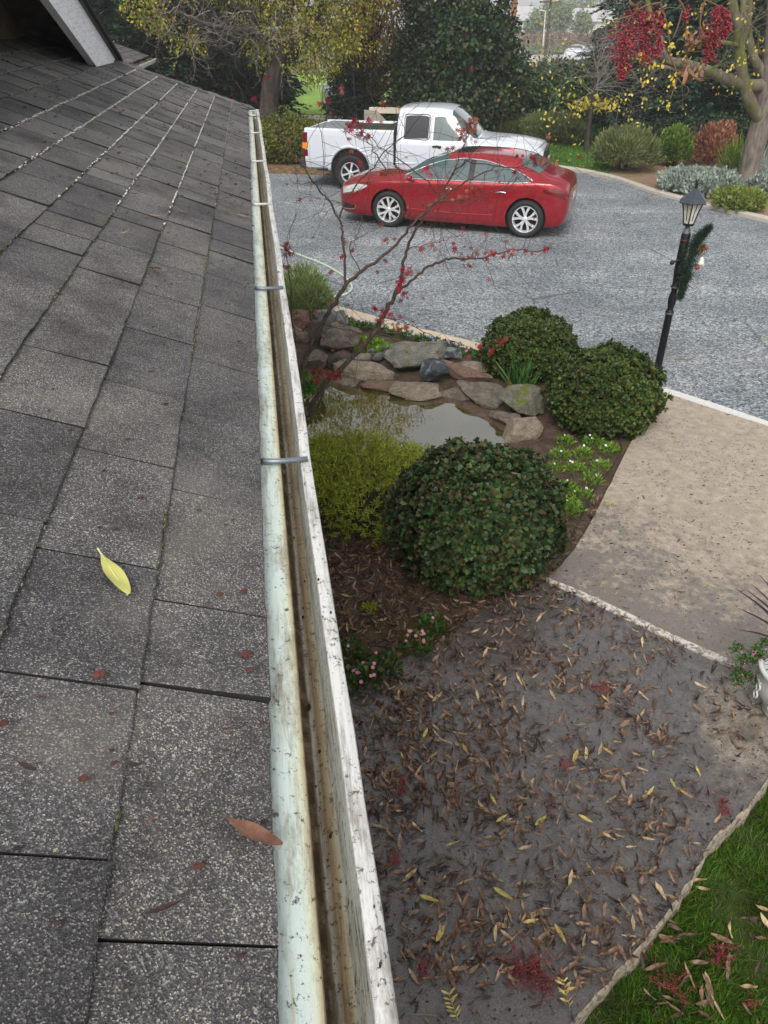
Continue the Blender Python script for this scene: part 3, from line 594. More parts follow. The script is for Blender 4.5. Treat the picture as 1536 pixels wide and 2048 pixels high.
class Body:
    def __init__(s, st, shoulder=.955, nx=90, nk=40):
        st = np.array(st, float); x = st[:, 0]
        xs = np.linspace(x[0], x[-1], nx); s.xs = xs
        # monotone-ish smooth interpolation (pchip by hand)
        def pch(y):
            h = np.diff(x); d = np.diff(y)/h; m = np.zeros(len(x)); m[0] = d[0]; m[-1] = d[-1]
            for i in range(1, len(x)-1):
                if d[i-1]*d[i] > 0: w1 = 2*h[i]+h[i-1]; w2 = h[i]+2*h[i-1]; m[i] = (w1+w2)/(w1/d[i-1]+w2/d[i])
            out = np.zeros(len(xs)); j = np.clip(np.searchsorted(x, xs, 'right')-1, 0, len(x)-2)
            t = (xs-x[j])/h[j]; return (2*t**3-3*t**2+1)*y[j]+(t**3-2*t**2+t)*h[j]*m[j]+(-2*t**3+3*t**2)*y[j+1]+(t**3-t**2)*h[j]*m[j+1]
        W, zb, zk, zt, Wr = [pch(st[:, i]) for i in range(1, 6)]
        S = []
        for i in range(nx):
            h = zk[i]-zb[i]; w = W[i]; c = zt[i]-zk[i]; rr = min(.05, c*.45); wb = w*shoulder
            pts = [(0, zb[i]), (w*.5, zb[i]), (w*.86, zb[i]), (w*.955, zb[i]+.05), (w*.985, zb[i]+.28*h), (w*1.0, zb[i]+.55*h), (w*.992, zb[i]+.78*h), (w*.978, zb[i]+.93*h), (wb, zk[i]),
                   (wb+(Wr[i]-wb)*.33, zk[i]+c*.34), (wb+(Wr[i]-wb)*.70, zk[i]+c*.68), (Wr[i], zt[i]-rr), (Wr[i]-.05, zt[i]-rr*.35), (Wr[i]*.72, zt[i]-.003), (Wr[i]*.4, zt[i]+.012), (0, zt[i]+.018)]
            S.append(cr([(a, b, 0) for a, b in pts], nk)[:, :2])
        s.S = np.array(S); s.nk = nk; s.nx = nx; s.zk = zk; s.zt = zt
        half = s.S; V = []; 
        for i in range(nx):
            ring = [(xs[i], p[0], p[1]) for p in half[i]]+[(xs[i], -p[0], p[1]) for p in half[i][-2:0:-1]]; V += ring
        k = len(ring); F = [(i*k+j, i*k+(j+1) % k, (i+1)*k+(j+1) % k, (i+1)*k+j) for i in range(nx-1) for j in range(k)]
        F += [tuple(range(k))[::-1], tuple((nx-1)*k+j for j in range(k))]; s.V, s.F = np.array(V), F
    def sec(s, x):
        f = (x-s.xs[0])/(s.xs[-1]-s.xs[0])*(s.nx-1); i = int(min(max(f, 0), s.nx-2)); f -= i; return s.S[i]*(1-f)+s.S[i+1]*f
    def side(s, x, z, off=.004, sg=1):
        p = s.sec(x); j = int(s.nk*.12); p = p[j:]; o = np.argmax(p[:, 1] > z) if (p[:, 1] > z).any() else len(p)-1
        o = max(o, 1); a, b = p[o-1], p[o]; t = (z-a[1])/(b[1]-a[1]+1e-9); y = a[0]+(b[0]-a[0])*min(max(t, 0), 1); return (x, sg*(y+off), z)
    def top(s, x, u, off=.005):      # u in -1..1 across the upper shell (from waist to waist)
        p = s.sec(x)[int(s.nk*.56):]; f = (1-abs(u))*(len(p)-1); i = int(min(f, len(p)-2)); f -= i; a = p[i]*(1-f)+p[i+1]*f
        return (x, math.copysign(a[0]+off*abs(u), u) if u else 0, a[1]+off)
    def pane(s, x0, x1, lo, hi, n=14, m=6, off=.004, sg=1):
        V = []
        for x in np.linspace(x0, x1, n):
            for t in np.linspace(0, 1, m): V.append(s.side(x, lo(x)+(hi(x)-lo(x))*t, off, sg))
        return V, [(i*m+j, i*m+j+1, (i+1)*m+j+1, (i+1)*m+j) for i in range(n-1) for j in range(m-1)]
    def line(s, pts, r, off=.002, sg=1, n=24):
        P = cr([(x, 0, z) for x, z in pts], n); return tube([s.side(p[0], p[2], off, sg) for p in P], r, 6)
    def shell(s, x0, x1, u0, u1, n=14, m=12, off=.005, edge=None):
        V = []
        for t in np.linspace(0, 1, m):
            u = u0+(u1-u0)*t
            for x in np.linspace(x0(u) if callable(x0) else x0, x1(u) if callable(x1) else x1, n): V.append(s.top(x, u, off))
        return V, [(i*n+j, i*n+j+1, (i+1)*n+j+1, (i+1)*n+j) for i in range(m-1) for j in range(n-1)]
def interp(pts): 
    xs = [p[0] for p in pts]; ys = [p[1] for p in pts]; return lambda x: float(np.interp(x, xs, ys))
def cut(o, cutters):
    for V, F in cutters:
        c = mk('cutter', V, F, M_well, base=np.zeros(3)); up_normals(c)
        c.matrix_world = o.matrix_world.copy() if False else c.matrix_world
        m = o.modifiers.new('b', 'BOOLEAN'); m.object = c; m.operation = 'DIFFERENCE'; m.solver = 'EXACT'
        bpy.context.view_layer.update(); dg = bpy.context.evaluated_depsgraph_get()
        me = bpy.data.meshes.new_from_object(o.evaluated_get(dg)); o.modifiers.clear(); o.data = me; bpy.data.objects.remove(c, do_unlink=True)
def cyl_y(x, y0, y1, z, r, n=40, r1=None):
    a = np.arange(n)*2*math.pi/n; V = [(x+r*math.cos(t), y, z+r*math.sin(t)) for y in (y0, y1) for t in a]
    return np.array(V), [(j, (j+1) % n, n+(j+1) % n, n+j) for j in range(n)]+[tuple(range(n))[::-1], tuple(range(n, 2*n))]
def wheel(par, x, y, r, wid, rimr, sg, spokes, rot=0.0):
    """tyre with rim as its sub-part; sg = side facing out"""
    def yl(prof, n=40):
        V, F = lathe(prof, n); V = np.array(V); return np.stack([x+V[:, 0], y+sg*V[:, 2], r+V[:, 1]], 1), F
    w2 = wid/2
    V, F = yl([(rimr, -w2*.6), (rimr, -w2), (r*.9, -w2*1.03), (r*.985, -w2*.8), (r, -w2*.5), (r, 0), (r, w2*.5), (r*.985, w2*.8), (r*.9, w2*1.03), (r*.84, w2*1.04), (rimr*1.04, w2), (rimr, w2*.8)])
    ty = mk('tyre', V, F, M_rub, par, smooth=True, local=True)
    acc = Acc(); V, F = yl([(rimr*1.01, w2*.7), (rimr*1.0, w2*.98), (rimr*.94, w2*.96), (rimr*.91, w2*.6), (rimr*.88, w2*.1)]); acc.add(V, F)
    n, splay = spokes
    for k in range(n):
        for s2 in ((-1, 1) if splay else (0,)):
            a = rot+2*math.pi*k/n; V = []
            for rr, hw, yy, tw in ((rimr*.14, .022, .88, 0), (rimr*.5, .018, .93, splay*.55), (rimr*.93, .026, .86, splay)):
                aa = a+s2*tw
                for d in (-1, 1):
                    for dy in (0, -.03): V.append((x+rr*math.cos(aa)-d*hw*math.sin(aa), y+sg*(w2*yy+dy), r+rr*math.sin(aa)+d*hw*math.cos(aa)))
            acc.add(V, [(0, 2, 6, 4), (4, 6, 10, 8), (1, 5, 7, 3), (5, 9, 11, 7), (0, 4, 5, 1), (4, 8, 9, 5), (2, 3, 7, 6), (6, 7, 11, 10)])
    V, F = yl([(0, w2*.97), (rimr*.13, w2*.97), (rimr*.2, w2*.9), (rimr*.2, w2*.5)], 20); acc.add(V, F)
    V, F = acc.get(); mk('rim', V, F, M_alloy, ty, local=True)
    V, F = yl([(0, w2*.15), (rimr*.9, w2*.15)]); mk('brake_disc', V, F, M_well, ty, local=True)
    return ty
def sedan(name, label, loc, rz, paint, group=None):
    t = thing(name, label, 'car', loc, rz, group); s = lambda *a, **k: mk(*a, parent=t, local=True, **k)
    st = [(-2.43, .62, .42, .74, .80, .50), (-2.39, .76, .30, .86, .96, .58), (-2.22, .86, .22, .95, 1.05, .62), (-1.95, .905, .19, 1.00, 1.10, .62), (-1.74, .92, .17, 1.00, 1.18, .60), (-1.345, .93, .16, .985, 1.395, .565), (-.95, .93, .16, .97, 1.465, .555), (-.45, .925, .16, .955, 1.475, .56),
          (0, .925, .16, .94, 1.455, .575), (.35, .925, .16, .93, 1.36, .60), (.7, .925, .16, .92, 1.19, .65), (1.0, .925, .16, .905, 1.035, .70), (1.2, .925, .16, .90, .99, .72), (1.6, .92, .17, .865, .955, .70), (2.0, .88, .18, .80, .895, .62), (2.25, .80, .20, .72, .82, .54), (2.36, .70, .23, .65, .745, .47), (2.42, .58, .28, .56, .65, .38)]
    st = [((-1.35+(a[0]+1.35)*.82) if a[0] < -1.35 else a[0],)+tuple(a[1:4])+(a[4]-(.05 if a[4] > 1.3 else 0),)+tuple(a[5:]) for a in st]
    b = Body(st); o = s('body', b.V, b.F, paint, smooth=True)
    fx, rx, wr = 1.26, -1.48, .345
    cs = [cyl_y(x, sg*.66, sg*1.2, wr+.01, .385) for x in (fx, rx) for sg in (1, -1)]; o.parent = None; cut(o, cs); o.parent = t
    for p in o.data.polygons: p.use_smooth = True
    mt = o.modifiers.new('e', 'EDGE_SPLIT'); mt.split_angle = R(38)
    for x in (fx, rx):
        for sg in (1, -1): V, F = cyl_y(x, sg*.5, sg*.80, wr+.01, .383); s('wheel_arch', V, F, M_well)
    for x in (fx, rx):
        for sg in (1, -1): wheel(t, x, sg*.81, wr, .235, .245, sg, (5, .30), rot=.5+x)
    # glass
    hi = interp([(-1.55, 1.02), (-1.3, 1.14), (-1.0, 1.22), (-.6, 1.30), (-.2, 1.32), (.2, 1.27), (.5, 1.18), (.8, 1.055), (1.0, .96)]); lo = interp([(-1.55, 1.015), (-1.4, .985), (0, .965), (1.0, .945)])
    for sg in (1, -1):
        V, F = b.pane(-.33, .96, lo, hi, 18, off=.006, sg=sg); s('window', V, F, M_glass, smooth=True)
        V, F = b.pane(-1.50, -.40, lo, hi, 18, off=.006, sg=sg); s('window', V, F, M_glass, smooth=True)
        V, F = b.pane(-.42, -.31, lo, hi, 5, off=.0075, sg=sg); s('door_pillar', V, F, M_black)
        V, F = b.line([(x, lo(x)-.005) for x in np.linspace(-1.52, .98, 9)], .009, .004, sg); acc = Acc().add(V, F)
        V, F = b.line([(x, hi(x)+.006) for x in np.linspace(-1.55, .98, 14)], .011, .004, sg, 40); acc.add(V, F)
        V, F = acc.get(); s('window_trim', V, F, M_chrome, smooth=True)
        acc = Acc()
        for pts in ([(.93, .93), (.97, .6), (.93, .3)], [(-.36, .94), (-.38, .6), (-.34, .27)], [(-1.28, .98), (-1.0, .85), (-.92, .62), (-.90, .42), (-.86, .27)], [(.93, .28), (0, .25), (-.86, .27)], [(1.75, .82), (1.3, .885), (.95, .91)]):
            V, F = b.line(pts, .0048, .0005, sg); acc.add(V, F)
        V, F = acc.get(); s('door_seam', V, F, M_seam)
        for x in (.05, -.98): V, F = b.line([(x-.10, .80), (x, .815), (x+.10, .80)], .012, .014, sg, 10); s('door_handle', V, F, M_chrome, smooth=True)
        V, F = b.line([(.85, .40), (0, .37), (-.85, .38)], .011, .0, sg); s('side_moulding', V, F, paint, smooth=True)
        hl = interp([(1.72, .755), (1.95, .66), (2.28, .585)]); hh = interp([(1.72, .785), (1.95, .79), (2.28, .705)])
        V, F = b.pane(1.72, 2.28, hl, hh, 10, 5, .006, sg); hd = s('headlight', V, F, M_lens, smooth=True)
        V, F = b.line([(1.70, .765), (1.95, .645), (2.28, .57)], .006, .004, sg); s('headlight_trim', V, F, M_chrome)
        V, F = b.pane(2.0, 2.3, interp([(2, .31), (2.3, .30)]), interp([(2, .36), (2.3, .43)]), 6, 4, .005, sg); fl = s('fog_lamp', V, F, M_black)
        V, F = b.line([(1.97, .38), (2.03, .30), (2.34, .285)], .010, .006, sg); s('bumper_trim', V, F, M_chrome, smooth=True)
        V, F = b.pane(-2.21, -1.76, interp([(-2.21, .70), (-2.05, .76), (-1.76, .85)]), interp([(-2.21, .84), (-2.05, .925), (-1.80, .895)]), 10, 5, .006, sg); s('tail_light', V, F, M_tail, smooth=True)
        V, F = ico(2); V = V*(.06, .10, .065)+(.80, sg*1.02, .985); Vt, Ft = tube([(.78, sg*.90, .95), (.80, sg*.99, .97)], .018); a2 = Acc().add(V, F).add(Vt, Ft); V, F = a2.get(); s('wing_mirror', V, F, paint, smooth=True)
    V, F = b.shell(lambda u: 1.0-.12*abs(u)**2, lambda u: .10+.05*abs(u), -.80, .80, 16, 16, .006); s('windscreen', V, F, M_glassg, smooth=True)
    V, F = b.shell(lambda u: -1.70+.14*abs(u)**2, lambda u: -1.26-.04*abs(u), -.76, .76, 16, 16, .006); s('rear_window', V, F, M_glass, smooth=True)
    V, F = b.shell(-.30, .02, -.36, .36, 8, 8, .006); s('sunroof', V, F, M_glassd, smooth=True)
    V = np.array([(-1.02, .0, 1.39), (-.78, .0, 1.43), (-.98, .0, 1.465), (-.80, .02, 1.425), (-1.02, .025, 1.395), (-.80, -.02, 1.425), (-1.02, -.025, 1.395)]); s('roof_fin', V, [(4, 3, 2), (6, 2, 5), (3, 5, 2), (4, 2, 6)], paint)
    # grille, plate, bumpers
    V, F = lathe([(0, 0), (.30, 0), (.32, -.03)], 24); V = np.array(V); V = np.stack([2.405+V[:, 2]*.5, V[:, 0]*.9, .50+V[:, 1]*.42], 1); s('grille', V, F, M_black)
    V, F = tube([(2.43-.1*abs(math.cos(a))**3, .30*math.cos(a), .50+.135*math.sin(a)) for a in np.linspace(0, 2*math.pi, 30)], .012); s('grille_trim', V, F, M_chrome, smooth=True)
    V, F = box(2.45, 0, .47, .012, .30, .15); s('number_plate', V, F, M_black); V, F = box(-2.25, 0, .70, .012, .31, .15); s('number_plate', V, F, M_lens)
    V, F = tube([(-.1, -.45, 1.15), (-.1, .45, 1.15)], .02); 
    return t
def car_pose(fr, rr, half):          # near wheel contacts -> location and heading for the left side facing us
    d = unit(fr-rr); return d
fr = G(775, 455); rr = G(1052, 477); d = unit(fr-rr); ang = math.atan2(d[1], d[0]); nl = np.array([-d[1], d[0], 0])   # left of car
mid = (fr+rr)/2+d*.13-nl*.90*(1 if nl[1] < 0 else -1); mid[2] = 0
sedan('parked_car', 'shiny red four door saloon with chrome window trim parked on grey gravel drive', mid, ang, M_red).scale = (.965, .96, .95)
sedan('parked_car', 'white car mostly hidden by the dark bush beyond the pickup bed', G(690, 226)+np.array([0, .6, 0]), R(98), M_white)

# ---- pickup truck
def pickup():
    L0 = A(612, 330, 19.3); d = unit(np.array([math.cos(R(-14.0)), math.sin(R(-14.0)), 0])); nl = np.array([-d[1], d[0], 0])
    near_rear = np.array([-1.98, 19.35, 0]); c = near_rear+d*2.9+nl*1.0
    t = thing('pickup_truck', 'white extended cab pickup truck parked beyond the red car', 'pickup truck', c, math.atan2(d[1], d[0])); s = lambda *a, **k: mk(*a, parent=t, local=True, **k)
    st = [(-.62, .955, .42, 1.13, 1.70, .68), (-.585, .975, .40, 1.14, 1.79, .69), (-.2, .98, .40, 1.14, 1.82, .70), (.3, .98, .40, 1.13, 1.82, .70), (.62, .98, .40, 1.125, 1.78, .70), (.85, .98, .40, 1.12, 1.62, .735), (1.08, .98, .40, 1.115, 1.42, .77), (1.30, .98, .40, 1.11, 1.225, .80), (1.5, .98, .40, 1.10, 1.20, .80),
          (2.0, .98, .40, 1.08, 1.17, .79), (2.5, .965, .42, 1.02, 1.11, .76), (2.72, .94, .46, .98, 1.05, .74), (2.80, .90, .50, .90, .99, .70)]
    b = Body(st, shoulder=.95); o = s('cab', b.V, b.F, M_white, smooth=True)
    fx, rx, wr = 1.93, -1.74, .395
    o.parent = None; cut(o, [cyl_y(fx, sg*.7, sg*1.3, wr+.06, .49) for sg in (1, -1)]); o.parent = t; m_ = o.modifiers.new('e', 'EDGE_SPLIT'); m_.split_angle = R(38)
    for p in o.data.polygons: p.use_smooth = True
    # bed: outer skin with rounded rails, inner box
    prof = [(.86, .46), (.955, .50), (.985, .62), (.99, .95), (.985, 1.20), (.975, 1.30), (.94, 1.33), (.86, 1.33), (.85, 1.30), (.85, .72), (0, .70)]
    pr = prof+[(-a, z) for a, z in prof[-2::-1]]+[(-.8, .46), (.8, .46)][:0]
    k = len(pr); V = []; xs = np.linspace(-2.86, -.67, 22)
    for x in xs: V += [(x, y, z) for y, z in pr]
    F = [(i*k+j, i*k+j+1, (i+1)*k+j+1, (i+1)*k+j) for i in range(21) for j in range(k-1)]
    o = s('bed_side', V, F, M_white); sol = o.modifiers.new('s', 'SOLIDIFY'); sol.thickness = .03; sol.offset = 0
    bpy.context.view_layer.update(); me = bpy.data.meshes.new_from_object(o.evaluated_get(bpy.context.evaluated_depsgraph_get())); o.modifiers.clear(); o.data = me
    o.parent = None; cut(o, [cyl_y(rx, sg*.87, sg*1.3, wr+.06, .49) for sg in (1, -1)]); o.parent = t
    for sg in (1, -1):      # flares over the rear wheels, crown round the arch
        P = [(rx+.52*math.cos(a), sg*.985, wr+.07+.51*math.sin(a)) for a in np.linspace(-.05, math.pi+.05, 26)]; V, F = tube(P, .04, 8); s('wheel_flare', V, F, M_white, smooth=True)
    P = [(fx+.50*math.cos(a), -.975, wr+.07+.50*math.sin(a)) for a in np.linspace(0, math.pi, 24)]; V, F = tube(P, .022, 8); s('wheel_flare', V, F, M_white, smooth=True)
    for x in (fx, rx):
        for sg in (1, -1): V, F = cyl_y(x, sg*.45, sg*.93, wr+.06, .485); s('wheel_arch', V, F, M_well)
    for x in (fx, rx):
        for sg in (1, -1): wheel(t, x, sg*.86, wr, .26, .235, sg, (6, 0), rot=.3)
    V, F = box(-2.87, 0, .98, .05, 1.72, .66); s('tailgate', V, F, M_white)
    V, F = box(-2.96, 0, .56, .16, 1.9, .20); o = s('rear_bumper', V, F, plain('dark_bumper', srgb(52, 54, 58), .5)); bv = o.modifiers.new('b', 'BEVEL'); bv.width = .03; bv.segments = 3
    for sg in (1, -1):
        V, F = box(-2.845, sg*.945, .99, .14, .118, .54); tl = s('tail_light', V, F, M_tail); bv = tl.modifiers.new('b', 'BEVEL'); bv.width = .015
        V, F = box(-2.845, sg*.947, .97, .144, .122, .13); mk('amber_lens', V, F, M_amber, tl, local=True)
    # ribbed bed liner at the tail and green tarp over the front of the bed
    acc = Acc()
    for k2 in range(14): V, F = box(-2.70+k2*.052, 0, 1.325, .026, 1.72, .014); acc.add(V, F)
    V, F = box(-2.36, 0, 1.30, .78, 1.72, .02); acc.add(V, F); V, F = acc.get(); s('bed_cover', V, F, plain('ribbed_grey', srgb(170, 174, 176), .5, .3))
    acc = Acc(); V, F = box(-1.30, 0, 1.27, 1.24, 1.70, .05); acc.add(V, F); V, F = box(-.82, 0, 1.33, .28, 1.68, .07); acc.add(V, F)
    V, F = acc.get(); s('bed_tarp', V, F, plain('dark_green_tarp', srgb(44, 50, 38), .7, var=.3, scale=3, bump=.01))
    acc = Acc()
    V, F = box(-.645, 0, .9, .028, 1.93, .90); s('cab_gap', V, F, M_well)
    for sg in (1, -1):
        lo = interp([(-.7, 1.165), (1.2, 1.15)]); hi2 = interp([(-.65, 1.70), (-.2, 1.725), (.1, 1.72)])
        V, F = b.pane(-.42, .14, lambda x: 1.19, lambda x: 1.65-.03*(abs(x+.14)/.28)**4, 12, 6, .008, sg); s('window', V, F, M_glassd, smooth=True)
        V, F = b.line([(-.43, 1.18), (-.14, 1.175), (.15, 1.18), (.155, 1.42), (.14, 1.65), (-.14, 1.665), (-.42, 1.65), (-.435, 1.42), (-.43, 1.18)], .009, .004, sg, 40); s('window_seal', V, F, M_black)
        V, F = b.pane(.26, 1.02, lambda x: 1.165, interp([(.26, 1.62), (.40, 1.64), (.55, 1.63), (.78, 1.47), (.9, 1.36), (1.02, 1.20)]), 16, 6, .008, sg); s('window', V, F, M_glass, smooth=True)
        acc = Acc()
        for pts in ([(-.49, 1.69), (-.50, 1.2), (-.49, .52)], [(.20, 1.69), (.20, 1.2), (.20, .52)], [(1.10, 1.13), (1.14, .9), (1.12, .52)], [(-.68, .50), (.2, .49), (1.12, .50)], [(.20, 1.69), (.4, 1.70), (.60, 1.67), (.85, 1.45), (1.1, 1.16)]):
            V, F = b.line(pts, .0045, .0, sg); acc.add(V, F)
        V, F = acc.get(); s('door_seam', V, F, M_seamw)
        V, F = b.line([(.26, 1.03), (.36, 1.04), (.46, 1.03)], .024, .006, sg, 8); s('door_handle', V, F, M_black, smooth=True)
        V, F = b.line([(-.7, .66), (1.3, .66)], .022, .0, sg, 14); s('side_moulding', V, F, M_white, smooth=True)
        V, F = tube([(-1.1, sg*.985, .66), (-.70, sg*.985, .66)], .022); s('side_moulding', V, F, M_seamw)
        V, F = ico(2); V = V*(.055, .115, .095)+(1.02, sg*1.12, 1.24); a2 = Acc().add(V, F); V, F = tube([(1.03, sg*.93, 1.17), (1.02, sg*1.06, 1.2)], .022); a2.add(V, F); V, F = a2.get(); s('wing_mirror', V, F, M_chrome if sg < 0 else M_white, smooth=True)
        V, F = b.pane(2.42, 2.79, lambda x: .80, lambda x: .955, 7, 4, .006, sg); s('headlight', V, F, M_lens, smooth=True)
    V, F = b.shell(lambda u: 1.28-.10*abs(u)**2, lambda u: .66, -.80, .80, 14, 14, .007); s('windscreen', V, F, M_glassg, smooth=True)
    V, F = box(1.30, 0, 1.205, .10, 1.35, .02); s('wiper_cowl', V, F, M_black)
    V, F = box(2.83, 0, .86, .05, 1.25, .26); s('grille', V, F, M_black); V, F = box(2.86, 0, .58, .12, 1.85, .22); o = s('front_bumper', V, F, M_chrome); bv = o.modifiers.new('b', 'BEVEL'); bv.width = .03
    V, F = tube([(-2.7, -.62, .40), (-2.2, -.60, .38), (-1.2, -.5, .4)], .04); s('exhaust', V, F, M_seamw)
    V, F = box(-.2, 0, .48, 4.9, .9, .16); s('chassis', V, F, M_well)
    t.scale = (.97, .97, .97)
pickup()

# beige rail fence and sloping panel beyond the pickup
M_vinyl = plain('beige_vinyl', srgb(196, 184, 164), .6, var=.1, scale=3)
f = thing('rail_fence', 'beige two rail fence with a sloping solid end panel behind the pickup bed', 'fence', A(745, 240, 22.6)*np.array([1, 1, 0]))
fd = unit(np.array([1, -.22, 0])); f0 = np.array([A(742, 218, 22.6)[0], 22.6, 0])
zt = A(742, 214, 22.6)[2]
def fb(x0, x1, z0, z1, th, nm):
    a, b = f0+fd*x0, f0+fd*x1; n = np.array([-fd[1], fd[0], 0])*th/2; V = [p+q+np.array([0, 0, z]) for p in (a, b) for q in (-n, n) for z in (z0, z1)]
    mk(nm, V, [(0, 1, 3, 2), (4, 6, 7, 5), (0, 4, 5, 1), (2, 3, 7, 6), (0, 2, 6, 4), (1, 5, 7, 3)], M_vinyl, f)
fb(0, 2.2, zt-.14, zt, .05, 'rail'); fb(0, 2.2, zt-.44, zt-.32, .05, 'rail'); fb(0, 2.2, .2, .34, .05, 'rail')
for x in (0.02, .98, 2.14): fb(x-.06, x+.06, 0, zt-.005, .10, 'post')
n = np.array([-fd[1], fd[0], 0]); V = []
for off in (-.5, -.54):
    for x, z in ((-.06, zt-.02), (.28, zt-.04), (.92, zt-.62), (.95, .1), (-.06, .1)): V.append(f0+fd*x+n*off*1.0+np.array([0, 0, z]))
mk('solid_panel', V, [(0, 1, 2, 3, 4), (9, 8, 7, 6, 5)]+[(i, (i+1) % 5, (i+1) % 5+5, i+5) for i in range(5)], plain('grey_beige_panel', srgb(148, 140, 126), .7, var=.1), f)

# ================================================================ LAMP POST WITH GARLAND
LB = G(1312, 752); LB[2] = 0
lp = thing('lamp_post', 'black garden lamp post with six sided lantern standing beside the rounded bushes', 'lamp post', LB, R(10)); s = lambda *a, **k: mk(*a, parent=lp, local=True, **k)
M_iron = plain('black_iron', srgb(24, 25, 27), .38, .3, var=.3, scale=30, bump=.001); M_irong = plain('worn_iron_band', srgb(92, 96, 98), .5, .3)
V, F = lathe([(.04, 0), (.04, .72), (.046, .73), (.046, .745), (.040, .76), (.030, .78), (.042, .84), (.044, .90), (.030, .97), (.034, 1.0), (.040, 1.01), (.040, 1.03), (.034, 1.04), (.038, 1.12), (.046, 1.2), (.046, 1.56), (.04, 1.575)], 20); s('pole', V, F, M_iron, smooth=True)
for z in (.735, 1.02): V, F = lathe([(.0475, z-.008), (.0475, z+.008)], 20); s('collar', V, F, M_irong, smooth=True)
V, F = lathe([(.043, 1.57), (.03, 1.61), (.024, 1.635), (.040, 1.65), (.05, 1.665)], 16); s('lantern_base', V, F, M_irong, smooth=True)
def hexr(r, z, n=6): return [(r*math.cos(a), r*math.sin(a), z) for a in np.arange(n)*2*math.pi/n]
V = []; pz = [(.053, 1.66), (.060, 1.70), (.080, 1.79), (.108, 1.865)]
for r_, z in pz: V += hexr(r_, z)
F = [(i*6+j, i*6+(j+1) % 6, i*6+6+(j+1) % 6, i*6+6+j) for i in range(3) for j in range(6)]
q = NM('frosted_glass'); q.col(srgb(196, 194, 182)).rough(.3); s('lantern_glass', V, F, q.m)
acc = Acc()
for j in range(6):
    a = j*math.pi/3; V, F = tube([((r_+.004)*math.cos(a), (r_+.004)*math.sin(a), z) for r_, z in pz], .006); acc.add(V, F)
    a += math.pi/6; V, F = tube([((r_*.88+.003)*math.cos(a), (r_*.88+.003)*math.sin(a), z) for r_, z in pz[1:]], .0035); acc.add(V, F)
V = hexr(.056, 1.645)+hexr(.06, 1.668); acc.add(V, [(j, (j+1) % 6, 6+(j+1) % 6, 6+j) for j in range(6)]); V, F = acc.get(); s('lantern_frame', V, F, M_iron)
V = []; pr_ = [(.10, 1.862), (.145, 1.862), (.148, 1.87), (.122, 1.90), (.092, 1.925), (.088, 1.935), (.062, 1.955), (.034, 1.985), (.014, 1.998), (.012, 2.02)]
for r_, z in pr_: V += hexr(r_, z)
s('lantern_roof', V, [(i*6+j, i*6+(j+1) % 6, i*6+6+(j+1) % 6, i*6+6+j) for i in range(len(pr_)-1) for j in range(6)]+[tuple(range(6))[::-1]], plain('lantern_grey', srgb(70, 76, 84), .4, .4, var=.2, scale=40))
V, F = lathe([(.018, 2.0), (.012, 2.02), (.02, 2.035), (.010, 2.05), (.014, 2.065), (0, 2.08)], 12); s('finial', V, F, M_iron, smooth=True)
V, F = tube([(.02, -.04, 1.335), (-.13, -.08, 1.30)], .009); acc = Acc().add(V, F); Vi, Fi = ico(2); acc.add(Vi*.024+(-.14, -.083, 1.298), Fi); V, F = acc.get(); s('ladder_rest', V, F, M_iron, smooth=True)
# garland tied to the post
gb = LB+np.array([.085, -.075, 1.05]); gl = thing('garland', 'green pine garland with gold bow and bell tied to the lamp post', 'garland', gb)
pts = cr([(.10, -.02, .60), (.04, -.02, .53), (.0, -.02, .44), (-.02, .0, .30), (-.03, .0, .14), (-.03, .0, .02), (-.04, .0, -.12)], 60)+gb; P = []; D = []; n = 9000
i = rng.integers(0, 60, n); rad = np.interp(i, [0, 6, 12, 22, 34, 46, 59], [.014, .03, .05, .07, .085, .05, .015])*(1+.45*np.sin(i*.9)+.35*np.sin(i*2.3+1)); dd = rnd(n); dd[:, 2] -= .35; dd = unit(dd)
tw = pts[i]+dd*rad[:, None]*rng.uniform(.1, .9, n)[:, None]
V, F = scatter(T_ND, tw, dd+rnd(n)*.5, rnd(n), rng.uniform(.022, .045, n)); M_pine = leafmat('pine_needle', [srgb(20, 40, 28), srgb(34, 58, 40), srgb(58, 84, 60)], .5, .1)
mk('pine_spray', V, F, M_pine, gl)
V, F = tube([p for p in pts], .008); mk('wire_stem', V, F, M_black, gl)
M_gold = plain('gold_ribbon', srgb(176, 140, 84), .35, .5, var=.35, scale=40); acc = Acc()
for k in range(9):
    a = rng.uniform(0, 6.28); c = gb+np.array([.055, -.08, .40]); u = np.array([math.cos(a), -.3, math.sin(a)]); v = np.cross(u, (0, 1, 0)); V = []
    for tt in np.linspace(0, 1, 9):
        p = c+u*.055*math.sin(tt*math.pi)+v*.022*math.sin(tt*2*math.pi); V += [p+np.array([0, -.014, 0]), p+np.array([0, .014, 0])]
    acc.add(V, [(2*i2, 2*i2+1, 2*i2+3, 2*i2+2) for i2 in range(8)])
V, F = acc.get(); mk('gold_bow', V, F, M_gold, gl, smooth=True)
V, F = lathe([(0, .07), (.012, .068), (.018, .05), (.024, .02), (.04, 0), (.03, .0)], 16, gb+np.array([.065, -.09, .25])); mk('white_bell', V, F, plain('bell_cream', srgb(226, 220, 206), .4), gl, smooth=True)
V, F = ico(2); mk('rust_ball', V*.025+gb+(.03, -.11, .22), F, plain('rust_ball', srgb(128, 56, 34), .4), gl, smooth=True)
V, F = ico(2); mk('rust_ball', V*.02+gb+(.08, -.10, .41), F, plain('rust_ball', srgb(128, 56, 34), .4), gl, smooth=True)
V, F = lathe([(.049, 1.50), (.049, 1.506)], 20); s('red_tie', V, F, plain('red_string', srgb(150, 50, 36), .7))
